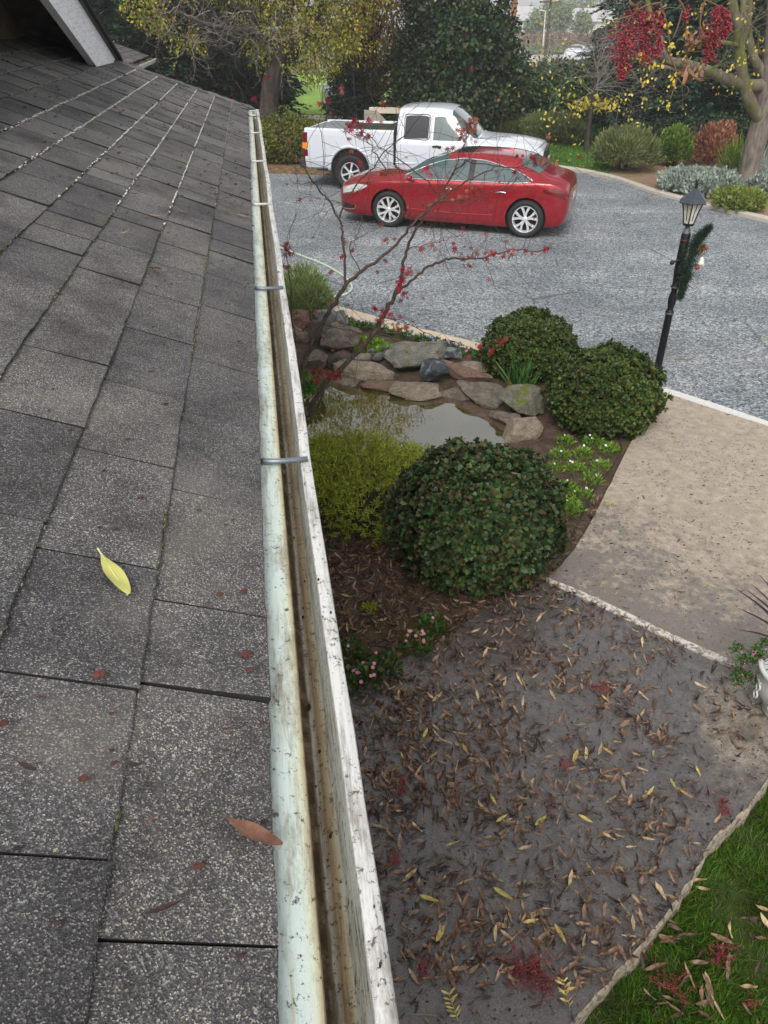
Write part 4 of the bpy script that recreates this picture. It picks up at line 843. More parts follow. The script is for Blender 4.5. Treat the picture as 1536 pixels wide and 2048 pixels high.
# ================================================================ PLANTS: helpers
def limbs(acc, tips, p, d, L, r, depth, spread=.6, droop=0.0, kids=3, n=6, shrink=.66, wob=.18, rr=.62, sides=None):
    P = [p]; d = unit(d)
    for i in range(n):
        d = unit(d+rng.normal(size=3)*wob+np.array([0, 0, droop])); P.append(P[-1]+d*L/n)
    sd_ = sides or (8 if depth >= 3 else 5 if depth >= 1 else 3)
    V, F = tube(P, np.linspace(r, r*rr*.75, n+1), sd_, cap=False); acc.add(V, F)
    if depth <= 0: tips.append((P[-1], d, P)); return
    for k in range(kids):
        j = n if k == 0 else int(rng.integers(max(1, n//2), n+1)); nd = unit(d+rnd(1)[0]*spread); limbs(acc, tips, P[j], nd, L*shrink*rng.uniform(.75, 1.2), r*rr*(1 if k == 0 else .75), depth-1, spread, droop, kids, n, shrink, wob, rr)
def lobes_pts(lobes, n, thr=-.15, freq=1.1, inner=.55, up=0.0, low=-1.0, off=0.0):
    lobes = np.array(lobes, float); wv = lobes[:, 3]*lobes[:, 4]; wv = wv/wv.sum(); P = []; N = []; m = 0
    while m < n:
        k = rng.choice(len(lobes), n, p=wv); d = rnd(n); d[:, 2] += up; d = unit(d); f = inner+(1-inner)*rng.random(n)**.55
        c = lobes[k]; p = c[:, :3]+d*np.stack([c[:, 3], c[:, 3], c[:, 4]], 1)*f[:, None]
        nz = vn(p, freq, off)+.5*vn(p, freq*2.7, off+5); ok = (nz > thr) & (d[:, 2] > low); P.append(p[ok]); N.append(d[ok]); m += ok.sum()
    return np.vstack(P)[:n], np.vstack(N)[:n]
def foliage(name, lobes, n, size, T, mat, parent, thr=-.15, freq=1.1, droop=.3, per=5, clump=.14, inner=.55, **k):
    """n clumps of `per` leaves"""
    P, N = lobes_pts(lobes, n, thr, freq, inner, **k); P = np.repeat(P, per, 0)+rng.normal(size=(n*per, 3))*clump; N = np.repeat(N, per, 0)
    P[:, 2] = np.maximum(P[:, 2], .03)
    D = unit(N*.6+rnd(len(P))*.9+np.array([0, 0, -droop])); V, F = scatter(T, P, D, unit(N+rnd(len(P))*.8+(0, 0, .6)), size*rng.uniform(.6, 1.3, len(P)))
    return mk(name, V, F, mat, parent)
def sprays(name, lobes, n, L, size, mat, parent, thr=-.1, freq=.9, per=16, **k):
    """flat drooping conifer sprays"""
    P, N = lobes_pts(lobes, n, thr, freq, .6, **k); D = N*1.0; D[:, 2] = D[:, 2]*.25-.25; D = unit(D+rnd(n)*.35); S = unit(np.cross(D, [0, 0, 1.]))
    t = rng.random((n, per)); ll = L*rng.uniform(.6, 1.3, (n, 1)); q_ = P[:, None]+D[:, None]*(t*ll)[..., None]; q_[..., 2] -= (t*ll)**2*.35
    sgn = rng.choice([-1, 1], (n, per))[..., None]; dd = unit(D[:, None]*.8+S[:, None]*sgn*.9+rnd(n*per).reshape(n, per, 3)*.25).reshape(-1, 3)
    q_ = q_.reshape(-1, 3); q_[:, 2] = np.maximum(q_[:, 2], .05); up_ = np.tile([0, 0, 1.], (len(q_), 1))+rnd(len(q_))*.5
    V, F = scatter(T_RH, q_, dd, up_, size*rng.uniform(.6, 1.4, len(q_))); return mk(name, V, F, mat, parent)
def trunk_to(acc, base, lobes, r, top=None, k=4):
    base = np.array(base, float)
    for i, l in enumerate(lobes):
        c = np.array(l[:3]); mid = base+(c-base)*np.array([.25, .25, .55]); P = cr([base, mid, c], 8); V, F = tube(P, np.linspace(r, r*.25, 8), 7, cap=False); acc.add(V, F)
        for _ in range(k):
            s0 = P[int(rng.integers(4, 8))]; e = c+rnd(1)[0]*l[3]*.85; V, F = tube(cr([s0, (s0+e)/2+rnd(1)[0]*.1*l[3], e], 5), np.linspace(r*.22, r*.05, 5), 4, cap=False); acc.add(V, F)
B1 = barkmat('grey_bark', srgb(34, 28, 25), srgb(78, 67, 60)); BT = plain('pale_twigs', srgb(132, 122, 116), .9, var=.2); B2 = barkmat('mossy_bark', srgb(76, 68, 56), srgb(126, 116, 100), srgb(96, 98, 38)); B3 = barkmat('dark_bark', srgb(44, 38, 34), srgb(84, 74, 66))
B4 = barkmat('maple_bark', srgb(52, 40, 36), srgb(104, 86, 76), sc=40)

# ================================================================ FAR BACKGROUND
M_conif = leafmat('conifer', [srgb(22, 42, 28), srgb(34, 58, 36), srgb(50, 78, 46), srgb(36, 60, 34)], .7, .15)
M_conif2 = leafmat('conifer_blue', [srgb(30, 52, 40), srgb(50, 82, 62), srgb(80, 116, 84)], .7, .15)
def conifer(label, px, Y, hgt, rad, n=2600, mat=None, size=.17, bottom=.3, px_only=True, group='dark conifers'):
    b = A(px, 200, Y); b[2] = 0; t = thing('conifer_tree', label, 'tree', b, group=group); acc = Acc(); tips = []
    V, F = tube([b, b+(0, 0, hgt*.5), b+(0, 0, hgt)], [rad*.09, rad*.06, .02], 8, cap=False); acc.add(V, F); lobes = []
    k = max(5, int(hgt*1.3))
    for i in range(k):
        z = bottom+(hgt-bottom)*(i+.5)/k; rr = rad*(1-.75*(z/hgt)**1.4)
        for j in range(5):
            a = j*1.257+i*.7+rng.uniform(-.3, .3); o = b+np.array([math.cos(a)*rr*.55, math.sin(a)*rr*.55, z]); lobes.append((*o, rr*.52, hgt/k*.55))
            V, F = tube([b+(0, 0, z), o+(0, 0, -.1)], [rad*.025, .01], 4, cap=False); acc.add(V, F)
    V, F = acc.get(); mk('trunk', V, F, B3, t)
    sprays('crown', lobes, n, .45, size, mat or M_conif, t, thr=-.22); return t
conifer('dark conifer furthest left, straight above the gable board', 195, 29, 7.5, 2.6, 3000)
conifer('dark layered conifer above the white wing gutter', 325, 29, 8, 2.9, 4200)
conifer('dark conifer behind the far end of the roof, left of the leaning trunk', 455, 31, 8, 2.6, 4200)
conifer('deep green conifer left of the yellow tree trunk in the back row', 385, 37, 9, 3.4, 2600)
conifer('tall dark conifer far behind, left of the leaning yellow-leaved tree', 490, 47, 9, 3.4, 1400)
for px, Y, lab in ((1278, 31, 'conifer behind the left red berry cluster'), (1345, 28, 'conifer behind the middle of the mossy boughs'), (1425, 27, 'conifer behind the reddish dry shrub'), (1520, 28, 'conifer at the right edge behind the mossy trunk'), (1480, 35, 'dark conifer furthest back between the mossy branches')):
    conifer(lab, px, Y, 8, 2.2, 4600, M_conif2, .16)
conifer('small dark conifer between the yellow tree and the white car', 715, 30, 3.4, 1.1, 1500, M_conif2, .12)
# laurel hedge
def hedge(name, label, x0, x1, Y, wdt, hgt, n, mat, size, group=None, thr=-.5, slope=0.0, T=T_RH):
    c = np.array([(x0+x1)/2, Y, 0]); t = thing(name, label, 'hedge', c, group=group); m = max(3, int((x1-x0)/(wdt*.7))); L = []
    for i in range(m):
        x = x0+(x1-x0)*(i+.5)/m
        L.append((x, Y+slope*(x-x0), hgt*.5, wdt*.62, hgt*.5*rng.uniform(.92, 1.06)))
    acc = Acc()
    for l in L: 
        V, F = tube([(l[0], l[1], 0), (l[0]+.1, l[1], hgt*.6)], [.06, .02], 5); acc.add(V, F)
        for _ in range(10): e = np.array(l[:3])+rnd(1)[0]*np.array([l[3], l[3], l[4]])*.75; V, F = tube([(l[0], l[1], .1), e], [.025, .008], 3); acc.add(V, F)
    V, F = acc.get(); mk('stems', V, F, B3, t); foliage('leaves', L, n, size, T, mat, t, thr=thr, freq=1.6, per=6, clump=.10, droop=.1); return t
M_laurel = leafmat('laurel', [srgb(30, 52, 22), srgb(48, 80, 32), srgb(74, 108, 44)], .5, .2)
M_mag = leafmat('magnolia_leaf', [srgb(20, 38, 22), srgb(34, 58, 32), srgb(52, 82, 44), srgb(84, 78, 44)], .45, .1, .35)
hedge('laurel_hedge', 'tall mid green hedge between the dark glossy tree and the yellow-leaved sapling', 3.6, 8.4, 30.5, 2.2, 2.3, 4200, M_laurel, .13)
hedge('low_hedge', 'low dark clipped hedge running behind the far lawn', 5.9, 10.6, 26.6, .7, .42, 1800, M_laurel, .06, thr=-.9)
hedge('dark_hedge', 'dark shadowy shrub row beneath the conifers on the right', 8.2, 13.2, 24.8, 1.5, 1.0, 2600, leafmat('dark_shrub', [srgb(24, 38, 24), srgb(38, 56, 32), srgb(56, 76, 40)], .6, .15), .10, thr=-.4)
hedge('clipped_hedge', 'low clipped yellow-green hedge beside the pickup tailgate', *[A(p, 300, 23.2)[0] for p in (528, 622)], 23.4, 1.3, 1.12, 3600, leafmat('box_leaf', [srgb(62, 78, 26), srgb(92, 104, 36), srgb(120, 126, 48), srgb(128, 104, 44)], .6, .25), .075, thr=-.9)
# magnolia
mb = A(925, 262, 28.5); mb[2] = 0; t = thing('broadleaf_tree', 'dark glossy leaved broad tree behind the pickup cab', 'tree', mb)
ML = [(mb[0]-.25+dx*.9, mb[1]+dy, z, r_, h_) for dx, dy, z, r_, h_ in ((0, 0, 1.2, 1.9, 1.2), (-1.2, 0, 2.2, 1.1, 1.2), (1.2, -.1, 2.0, 1.15, 1.0), (0, -.6, 2.8, 1.4, 1.2), (-.7, 0, 4.0, 1.2, 1.2), (.6, 0, 4.1, 1.15, 1.1), (.1, 0, 5.1, .9, .9), (1.5, .2, 3.0, .6, .5), (-1.5, -.2, 1.0, .9, .8), (1.35, 0, 1.2, 1.0, .9))]
acc = Acc(); trunk_to(acc, mb, ML, .12); V, F = acc.get(); mk('trunk', V, F, B3, t); foliage('crown', ML, 7600, .135, T_OV, M_mag, t, thr=-.24, freq=1.5, per=6, clump=.11, inner=.62, droop=.0)
# yellow autumn trees
M_yel = leafmat('autumn_yellow', [srgb(92, 106, 36), srgb(128, 136, 46), srgb(160, 160, 58), srgb(196, 182, 76), srgb(140, 146, 56), srgb(164, 116, 64)], .6, .35)
M_org = leafmat('autumn_orange', [srgb(92, 84, 38), srgb(128, 118, 46), srgb(152, 128, 54), srgb(170, 122, 66), srgb(146, 90, 60)], .6, .35)
def lob(px, py, Y, r, h=None): c = A(px, py, Y); return (*c, r, h or r)
Yt = 25.0; yb = A(540, 262, Yt); yb[2] = 0
t = thing('autumn_tree', 'leaning yellow-leaved tree with thick dark trunk behind the clipped hedge', 'tree', yb); acc = Acc(); tips = []
TP = [yb, A(538, 232, Yt), A(540, 190, Yt), A(548, 150, Yt), A(562, 112, Yt), A(580, 85, Yt)]
V, F = tube(cr(TP, 16), np.interp(np.linspace(0, 1, 16), [0, .3, .7, 1], [.34, .28, .26, .21])*(1+.06*np.sin(np.arange(16))), 12, cap=False); acc.add(V, F)
for P, r0 in (([A(548, 150, Yt), A(585, 105, Yt), A(610, 70, Yt-.3), A(640, 20, Yt-.3), A(680, -60, Yt)], .20), ([A(560, 118, Yt), A(540, 70, Yt), A(505, 30, Yt-.3), A(480, -40, Yt)], .17), ([A(570, 100, Yt), A(575, 50, Yt), A(585, -20, Yt), A(600, -120, Yt)], .2), ([A(545, 80, Yt), A(500, 62, Yt-.6), A(450, 55, Yt-1), A(405, 45, Yt-1), A(350, 20, Yt-1)], .10), ([A(450, 70, Yt-1), A(440, 95, Yt-1), A(470, 75, Yt-1.2), A(400, 62, Yt-1)], .05), ([A(505, 30, Yt), A(430, -10, Yt), A(360, -50, Yt)], .12)):
    V, F = tube(cr(P, 12), np.linspace(r0, r0*.3, 12), 8, cap=False); acc.add(V, F)
    for j in range(3, len(P)*2+2):
        q0 = cr(P, 20)[min(19, j*2)]; limbs(acc, tips, q0, rnd(1)[0]+(0, 0, .1), 1.1, .022, 2, .9, -.05, 3, 4, .62, .25)
V, F = acc.get(); mk('trunk', V, F, B1, t); acc = Acc()
for _ in range(44): limbs(acc, tips, A(rng.uniform(330, 570), rng.uniform(-30, 105), Yt-1+rng.normal()*.4), rnd(1)[0]+(0, 0, -.1), .7, .011, 2, .9, -.03, 3, 4, .7, .3)
V, F = acc.get(); mk('twigs', V, F, BT, t)
YL = [lob(*a) for a in ((300, 18, Yt-1, .62), (322, 45, Yt-1, .40), (270, -10, Yt-1, .6), (355, 92, Yt-1, .30, .42), (372, 72, Yt-1, .35), (402, 92, Yt-1, .22), (465, 20, Yt, .45), (505, 55, Yt, .55), (560, 40, Yt, .9), (615, 60, Yt, .9), (640, 110, Yt, .75), (600, 110, Yt, .5), (560, 100, Yt, .45), (530, 130, Yt, .3), (500, 110, Yt, .28), (660, 30, Yt, 1.0), (700, 60, Yt, .8), (620, -60, Yt, 1.6), (500, -90, Yt, 1.5), (380, -110, Yt, 1.3), (700, -90, Yt, 1.6), (600, -170, Yt, 1.5), (620, 150, Yt, .35), (590, 75, Yt, .9), (655, 75, Yt, .8), (535, 75, Yt, .6))]+[(yb[0]+a, yb[1]+b, z_, r_, r_) for a, b, z_, r_ in ((0, 0, 7.5, 2.2), (1.8, .5, 7, 2), (-1.9, 0, 7.2, 1.9), (.6, 0, 9.6, 2.2), (2.6, 0, 9.2, 1.8), (-1.4, .3, 9.6, 1.7), (.8, 0, 11.6, 1.6), (3.4, 0, 6.4, 1.6))]
foliage('crown', YL, 12500, .085, T_RH, M_yel, t, thr=-.26, freq=2.2, per=5, clump=.07, inner=.35, droop=.5)
Y2 = 30.0; ob = A(735, 262, Y2); ob[2] = 0; t = thing('autumn_tree', 'olive and orange tree with hanging foliage above the pickup bed', 'tree', ob)
OL = [lob(*a) for a in ((700, 40, Y2, 1.1), (760, 30, Y2, 1.3), (820, 60, Y2, 1.0), (790, 110, Y2, 1.0), (735, 110, Y2, 1.05), (690, 120, Y2, .8), (765, 165, Y2, .75), (728, 178, Y2, .6), (800, 150, Y2, .6), (845, 100, Y2, .5), (710, -60, Y2, 1.6), (800, -50, Y2, 1.6), (750, -140, Y2, 1.5), (690, 165, Y2, .45))]+[(ob[0]+a, ob[1]+b, z_, r_, r_) for a, b, z_, r_ in ((0, 0, 8, 2.2), (1.8, 0, 8.2, 1.8), (.8, 0, 10.4, 1.9))]
acc = Acc(); trunk_to(acc, ob, OL, .13, k=5); V, F = acc.get(); mk('trunk', V, F, B1, t)
foliage('crown', OL, 8500, .085, T_RH, M_org, t, thr=-.30, freq=2.4, per=5, clump=.08, inner=.4, droop=1.0)
# young tree with the last yellow leaves
Y3 = 24.7; sb = A(1172, 310, Y3); sb[2] = 0; t = thing('young_tree', 'small young tree with bare grey twigs and a few yellow leaves on the far lawn', 'tree', sb); acc = Acc(); tips = []
V, F = tube(cr([sb, A(1176, 262, Y3), A(1183, 215, Y3), A(1188, 180, Y3), A(1192, 130, Y3), A(1190, 60, Y3)], 16), np.linspace(.085, .02, 16), 8, cap=False); acc.add(V, F)
V, F = acc.get(); mk('trunk', V, F, B1, t); acc = Acc()
for _ in range(44):
    q0 = A(1186+rng.uniform(-3, 6), rng.uniform(90, 205), Y3); d = np.array([rng.uniform(-1, 1.0), rng.uniform(-.8, .8), rng.uniform(-.15, .65)]); limbs(acc, tips, q0, d, 1.05, .010, 3, .75, .0, 3, 4, .68, .22)
V, F = acc.get(); mk('twigs', V, F, plain('grey_twig', srgb(128, 118, 114), .9, var=.2), t)
tp = np.array([x[0] for x in tips]); wgt = np.where(tp[:, 2] < 1.9, 1.0, .12)*np.where(tp[:, 0] < sb[0]+.1, 1, .35); tp = tp[rng.random(len(tp)) < wgt*.5]; tp = np.repeat(tp, 2, 0)+rng.normal(size=(len(tp)*2, 3))*.07
extra = np.array([A(rng.normal(1182, 32), rng.normal(206, 9), Y3+rng.uniform(-.5, .5)) for _ in range(240)]); tp = np.vstack([tp, extra])
M_lem = leafmat('lemon_leaf', [srgb(170, 152, 40), srgb(214, 192, 64), srgb(228, 206, 96), srgb(176, 168, 76)], .55, .35)
V, F = scatter(T_OV, tp, rnd(len(tp))+(0, 0, -.7), rnd(len(tp)), rng.uniform(.07, .13, len(tp))); mk('leaves', V, F, M_lem, t)

# right hand mossy tree
Y4 = 18.6; rb = A(1492, 388, Y4); rb[2] = 0; t = thing('mossy_tree', 'large bare tree with thick mossy boughs at the right edge of the picture', 'tree', rb); acc = Acc(); tips = []
pa = lambda *L: [A(x, y, Y) for x, y, Y in L]
V, F = tube(cr(pa((1490, 388, Y4), (1497, 350, Y4), (1508, 300, Y4), (1520, 250, Y4), (1530, 200, Y4), (1538, 150, Y4), (1545, 90, Y4), (1548, 0, Y4), (1550, -150, Y4)), 22), np.interp(np.linspace(0, 1, 22), [0, .08, .3, .6, 1], [.33, .23, .22, .20, .11])*(1+.05*np.sin(np.arange(22)*1.3)), 14, cap=False); mk('trunk', V, F, barkmat('pale_bark', srgb(78, 68, 62), srgb(136, 124, 114), sc=16), t, smooth=True)
BR = [(pa((1530, 172, Y4), (1480, 168, Y4-.3), (1440, 152, Y4-.6), (1405, 138, Y4-.8), (1370, 128, Y4-1), (1335, 120, Y4-1.1), (1322, 98, Y4-1.1), (1318, 70, Y4-1.1), (1300, 30, Y4-1), (1290, -30, Y4-1)), .125, .045), (pa((1395, 135, Y4-.8), (1350, 138, Y4-1), (1315, 128, Y4-1.2), (1292, 112, Y4-1.2)), .055, .02),
      (pa((1525, 245, Y4), (1500, 205, Y4-.2), (1488, 165, Y4-.3), (1480, 110, Y4-.3), (1478, 60, Y4-.3), (1468, 20, Y4-.3), (1455, -60, Y4-.3)), .14, .08), (pa((1535, 160, Y4), (1510, 120, Y4), (1498, 80, Y4), (1496, 30, Y4), (1505, -60, Y4)), .10, .07), (pa((1482, 60, Y4-.3), (1486, 20, Y4-.3), (1490, -80, Y4)), .07, .05),
      (pa((1478, 92, Y4-.3), (1455, 86, Y4-.5), (1432, 84, Y4-.6)), .05, .03), (pa((1440, 150, Y4-.6), (1410, 154, Y4-.7), (1370, 148, Y4-.8), (1340, 142, Y4-.9)), .045, .02), (pa((1545, 110, Y4), (1515, 105, Y4+.3), (1500, 95, Y4+.5)), .06, .04)]
for P, r0, r1 in BR:
    V, F = tube(cr(P, 24), np.linspace(r0, r1, 24)*(1+.08*np.sin(np.arange(24)*1.9)), 10, cap=False); acc.add(V, F)
    for _ in range(7):
        q0 = cr(P, 24)[int(rng.integers(8, 24))]; limbs(acc, tips, q0, rnd(1)[0]+(0, 0, .25), .55, .012, 2, .8, -.01, 2, 4, .7, .25)
V, F = acc.get(); mk('boughs', V, F, B2, t, smooth=True)
tp = np.array([x[0] for x in tips]); tp = tp[rng.random(len(tp)) < .45]; tp = np.repeat(tp, 3, 0)+rng.normal(size=(len(tp)*3, 3))*.05
V, F = scatter(T_OV, tp, rnd(len(tp))+(0, 0, -.7), rnd(len(tp)), rng.uniform(.05, .09, len(tp))); mk('leaves', V, F, M_lem, t)

# ---------------- far shrubs
def shrub(name, label, px, py, wpx, hm, mat, n, size, T=T_ND, thr=-.5, cat='shrub', per=7, upw=.8, stems=True, sm=None, z0=.0, ry=.9, lean=.0):
    b = G(px, py); mpp = H/-ray(px, py)[2]; r = wpx*mpp/2; b[1] += r*ry; t = thing(name, label, cat, b); b = np.array(b)
    L = [(b[0], b[1], z0+hm*.45, r*.85, hm*.52)]+[(b[0]+math.cos(a)*r*.55, b[1]+math.sin(a)*r*.55, z0+hm*rng.uniform(.3, .5), r*.5, hm*rng.uniform(.38, .5)) for a in np.arange(6)*1.047+.3]
    acc = Acc()
    for _ in range(60):
        l = L[rng.integers(0, 7)]; e = np.array(l[:3])+unit(rng.normal(size=3)+(0, 0, .6))*np.array([l[3], l[3], l[4]])*.95; V, F = tube(cr([b+rng.normal(size=3)*(.05, .05, 0), (b+e)/2+(0, 0, .05), e], 4), [.015, .01, .007, .003], 3, cap=False); acc.add(V, F)
    V, F = acc.get(); mk('stems', V, F, sm or B3, t)
    P, N = lobes_pts(L, n, thr, 2.5/max(r, .3), .5, up=.25, low=-.5); P = np.repeat(P, per, 0)+rng.normal(size=(n*per, 3))*size*.5; N = np.repeat(N, per, 0); P[:, 2] = np.maximum(P[:, 2], .02)
    V, F = scatter(T, P, unit(N+rnd(len(P))*.8+(0, 0, upw)), rnd(len(P)), size*rng.uniform(.6, 1.3, len(P))); mk('leaves', V, F, mat, t); return t
T_FN = (T_ND[0]*np.array([1.6, 1, 1]), T_ND[1])
M_rose = leafmat('grey_green_shrub', [srgb(72, 86, 46), srgb(98, 112, 62), srgb(128, 138, 84), srgb(112, 104, 66)], .8, .2)
M_oliv = leafmat('olive_shrub', [srgb(58, 70, 34), srgb(84, 96, 44), srgb(108, 118, 56)], .8, .2)
M_brt = leafmat('bright_shrub', [srgb(58, 88, 26), srgb(92, 124, 36), srgb(136, 156, 60)], .6, .25)
M_dry = leafmat('dry_red_shrub', [srgb(112, 70, 52), srgb(150, 98, 74), srgb(176, 126, 98), srgb(132, 80, 54)], .8, .2)
M_mil = leafmat('silver_leaf', [srgb(120, 134, 122), srgb(150, 164, 150), srgb(180, 190, 178)], .8, .15)
shrub('feathery_shrub', 'rounded grey-green feathery shrub at the edge of the far lawn', 1262, 352, 132, 1.05, M_rose, 2600, .10, T_FN)
shrub('leafy_shrub', 'upright bright green shrub between the feathery shrub and the reddish one', 1350, 337, 62, 1.0, M_brt, 900, .09, T_RH)
shrub('dry_shrub', 'reddish brown half bare shrub in front of the right hand conifers', 1430, 335, 88, 1.05, M_dry, 620, .09, T_RH, thr=-.1, sm=plain('red_twig', srgb(140, 96, 82), .9))
shrub('silver_shrub', 'low silvery ground shrub beside the far kerb', 1408, 392, 160, .45, M_mil, 1700, .09, T_RH, ry=.45)
shrub('silver_shrub', 'silvery low shrub to the right of the mossy trunk', 1525, 398, 60, .42, M_mil, 700, .09, T_RH, ry=.5)
shrub('small_shrub', 'small yellow-green shrub before the mossy trunk by the far kerb', 1482, 426, 98, .42, leafmat('yellowgreen_shrub', [srgb(92, 106, 46), srgb(128, 142, 62), srgb(150, 160, 84)], .7, .25), 1200, .07, T_RH, ry=.5)
shrub('mounded_shrub', 'large olive mounded shrub left of the young tree', 1125, 296, 95, .95, M_oliv, 1600, .09, T_FN)
shrub('mounded_shrub', 'pale olive mounded shrub just right of the pickup windscreen', 1078, 288, 66, .9, M_rose, 1000, .09, T_FN)
shrub('mounded_shrub', 'dark low shrub directly behind the pickup bonnet', 1018, 284, 70, .75, M_oliv, 1000, .09, T_FN)
shrub('strappy_plant', 'bright green strappy plant beneath the right hand conifers', 1474, 345, 34, .5, M_brt, 260, .28, T_BL, per=3, upw=1.6)
shrub('spiky_plant', 'pale green spiky plant at the foot of the mossy tree', 1528, 372, 40, .5, M_mil, 130, .34, T_BL, per=3, upw=1.2)

# ---------------- distant houses, poles, hedges
M_rf = plain('grey_roof_tile', srgb(186, 182, 184), .9, var=.08, scale=.5); M_hw = plain('pale_render', srgb(206, 200, 192), .9, scale=.3)
def far_house(label, px, Y, wd, dp, hw, hr, rz=0):
    b = A(px, 60, Y); b[2] = 0; t = thing('far_house', label, 'house', b, R(rz)); w2, d2 = wd/2, dp/2
    V, F = box(0, 0, hw/2, wd, dp, hw); mk('wall', V, F, M_hw, t, local=True); o = .5
    V = [(-w2-o, -d2-o, hw), (w2+o, -d2-o, hw), (w2+o, d2+o, hw), (-w2-o, d2+o, hw), (-w2*.55, 0, hr), (w2*.55, 0, hr)]; mk('roof', V, [(0, 1, 5, 4), (1, 2, 5), (2, 3, 4, 5), (3, 0, 4), (3, 2, 1, 0)], M_rf, t, local=True)
    for x in np.linspace(-w2*.7, w2*.7, 4): V, F = box(x, -d2-.03, hw*.55, 1.1, .1, 1.1); mk('window', V, F, M_glassd, t, local=True)
far_house('distant house with grey roof right of the brown pole', 1050, 165, 9, 10, 3.2, 5.4, 12)
far_house('distant pale roofed house furthest right behind the young tree', 1192, 190, 20, 12, 3.0, 5.4, -14)
far_house('distant two storey grey house in the middle of the far treeline', 1128, 240, 12, 10, 3.4, 5.6, 8)
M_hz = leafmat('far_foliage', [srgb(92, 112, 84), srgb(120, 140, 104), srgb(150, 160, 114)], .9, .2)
def far_tree(label, px, Y, hgt, rad, lobn=6, mat=None, cone=False, n=420):
    b = A(px, 60, Y); b[2] = 0; t = thing('far_tree', label, 'tree', b, group='distant trees beyond the road'); V, F = tube([b, b+(0, 0, hgt*.7)], [hgt*.03, hgt*.012], 6); mk('trunk', V, F, B1, t)
    L = [(b[0], b[1], hgt*f, rad*(1.1-f), hgt*.16) for f in (.25, .4, .55, .7, .85)] if cone else [(b[0]+rng.uniform(-.5, .5)*rad, b[1]+rng.uniform(-.5, .5)*rad, hgt*rng.uniform(.45, .85), rad*.6, hgt*.22) for _ in range(lobn)]
    foliage('crown', L, n, rad*.20, T_RH, mat or M_hz, t, thr=-.4, freq=2/rad, per=5, clump=rad*.07)
for a in (('hazy tall conifer right of the thin pole base', 1089, 175, 9, 1.6, 6, None, True), ('hazy broad grey-green tree on the skyline', 1143, 235, 8.5, 2.8), ('hazy pointed tree by the right hand roofs', 1170, 220, 8, 3, 6, None, True), ('hazy tree over the distant road bend', 1108, 150, 5.6, 2.6), ('hazy rounded tree beside the distant palm', 1130, 148, 5.8, 2.4), ('hazy palm-like tree in the distant row', 1120, 135, 5.0, 1.8), ('hazy yellowish tree near the far house wall', 1070, 145, 4.6, 2.2), ('hazy tree at the right of the distant row', 1160, 142, 4.2, 2.0), ('faint conifer above the grey far roof', 1058, 260, 7, 1.8, 6, None, True), ('faint conifer far right on the skyline', 1195, 270, 7.5, 2.6, 6, None, True), ('faint tall tree behind the hanging red berries', 1215, 230, 12, 4)): far_tree(*a)
M_vine = leafmat('bare_vines', [srgb(132, 112, 96), srgb(152, 132, 112), srgb(120, 104, 88)], .9, .1)
hedge('vine_row', 'brownish row of bare vines along the distant road', 17, 36, 118, 3.0, 1.9, 1500, M_vine, .3, thr=-.3, slope=.5)
hedge('far_hedge', 'low dark hedge on the far side of the distant road', 16, 36, 100, 1.6, .9, 1600, M_hz, .2, thr=-.8, slope=.35)
hedge('green_verge', 'bright green grassy hedge before the distant road', 5.2, 14.5, 40, 2.2, 1.1, 3000, leafmat('fresh_green', [srgb(86, 116, 46), srgb(116, 144, 60), srgb(146, 168, 82)], .8, .3), .14, thr=-.8, T=T_FN)
pb = A(1022, 90, 48); pb[2] = 0; t = thing('utility_pole', 'reddish brown wooden utility pole behind the glossy dark tree', 'utility pole', pb); V, F = tube([pb, pb+(.02, 0, 11)], [.17, .13], 10); mk('pole', V, F, plain('brown_wood', srgb(146, 96, 70), .9, var=.2, scale=2), t); V, F = box(pb[0], pb[1]-.15, 10.2, 2.4, .1, .12); mk('crossarm', V, F, plain('brown_wood', srgb(146, 96, 70), .9), t)
pb = A(1090, 118, 84); pb[2] = 0; t = thing('utility_pole', 'thin grey leaning utility pole beside the distant road', 'utility pole', pb); V, F = tube([pb, A(1102, 0, 84), A(1103, -40, 84)], [.14, .11, .10], 8); mk('pole', V, F, B1, t); V, F = box(A(1100, 4, 84)[0], 83.8, A(1100, 4, 84)[2], 2.0, .12, .12); mk('crossarm', V, F, B1, t)
pb = A(1086, 96, 110); pb[2] = 0; t = thing('street_light_pole', 'pale slender lamp standard on the distant road', 'street light', pb); V, F = tube([pb, A(1091, 22, 110)], [.10, .07], 6); mk('pole', V, F, M_hw, t); V, F = tube([A(1091, 22, 110), A(1080, 20, 110)], [.05, .09], 6); mk('lamp_arm', V, F, M_hw, t)
sedan('distant_car', 'small white car on the distant road behind the young tree', G(1156, 124), R(62), M_white)
sedan('distant_car', 'silver car half hidden by twigs on the distant road', G(1196, 130), R(55), plain('silver_paint', srgb(178, 182, 186), .35, .3))
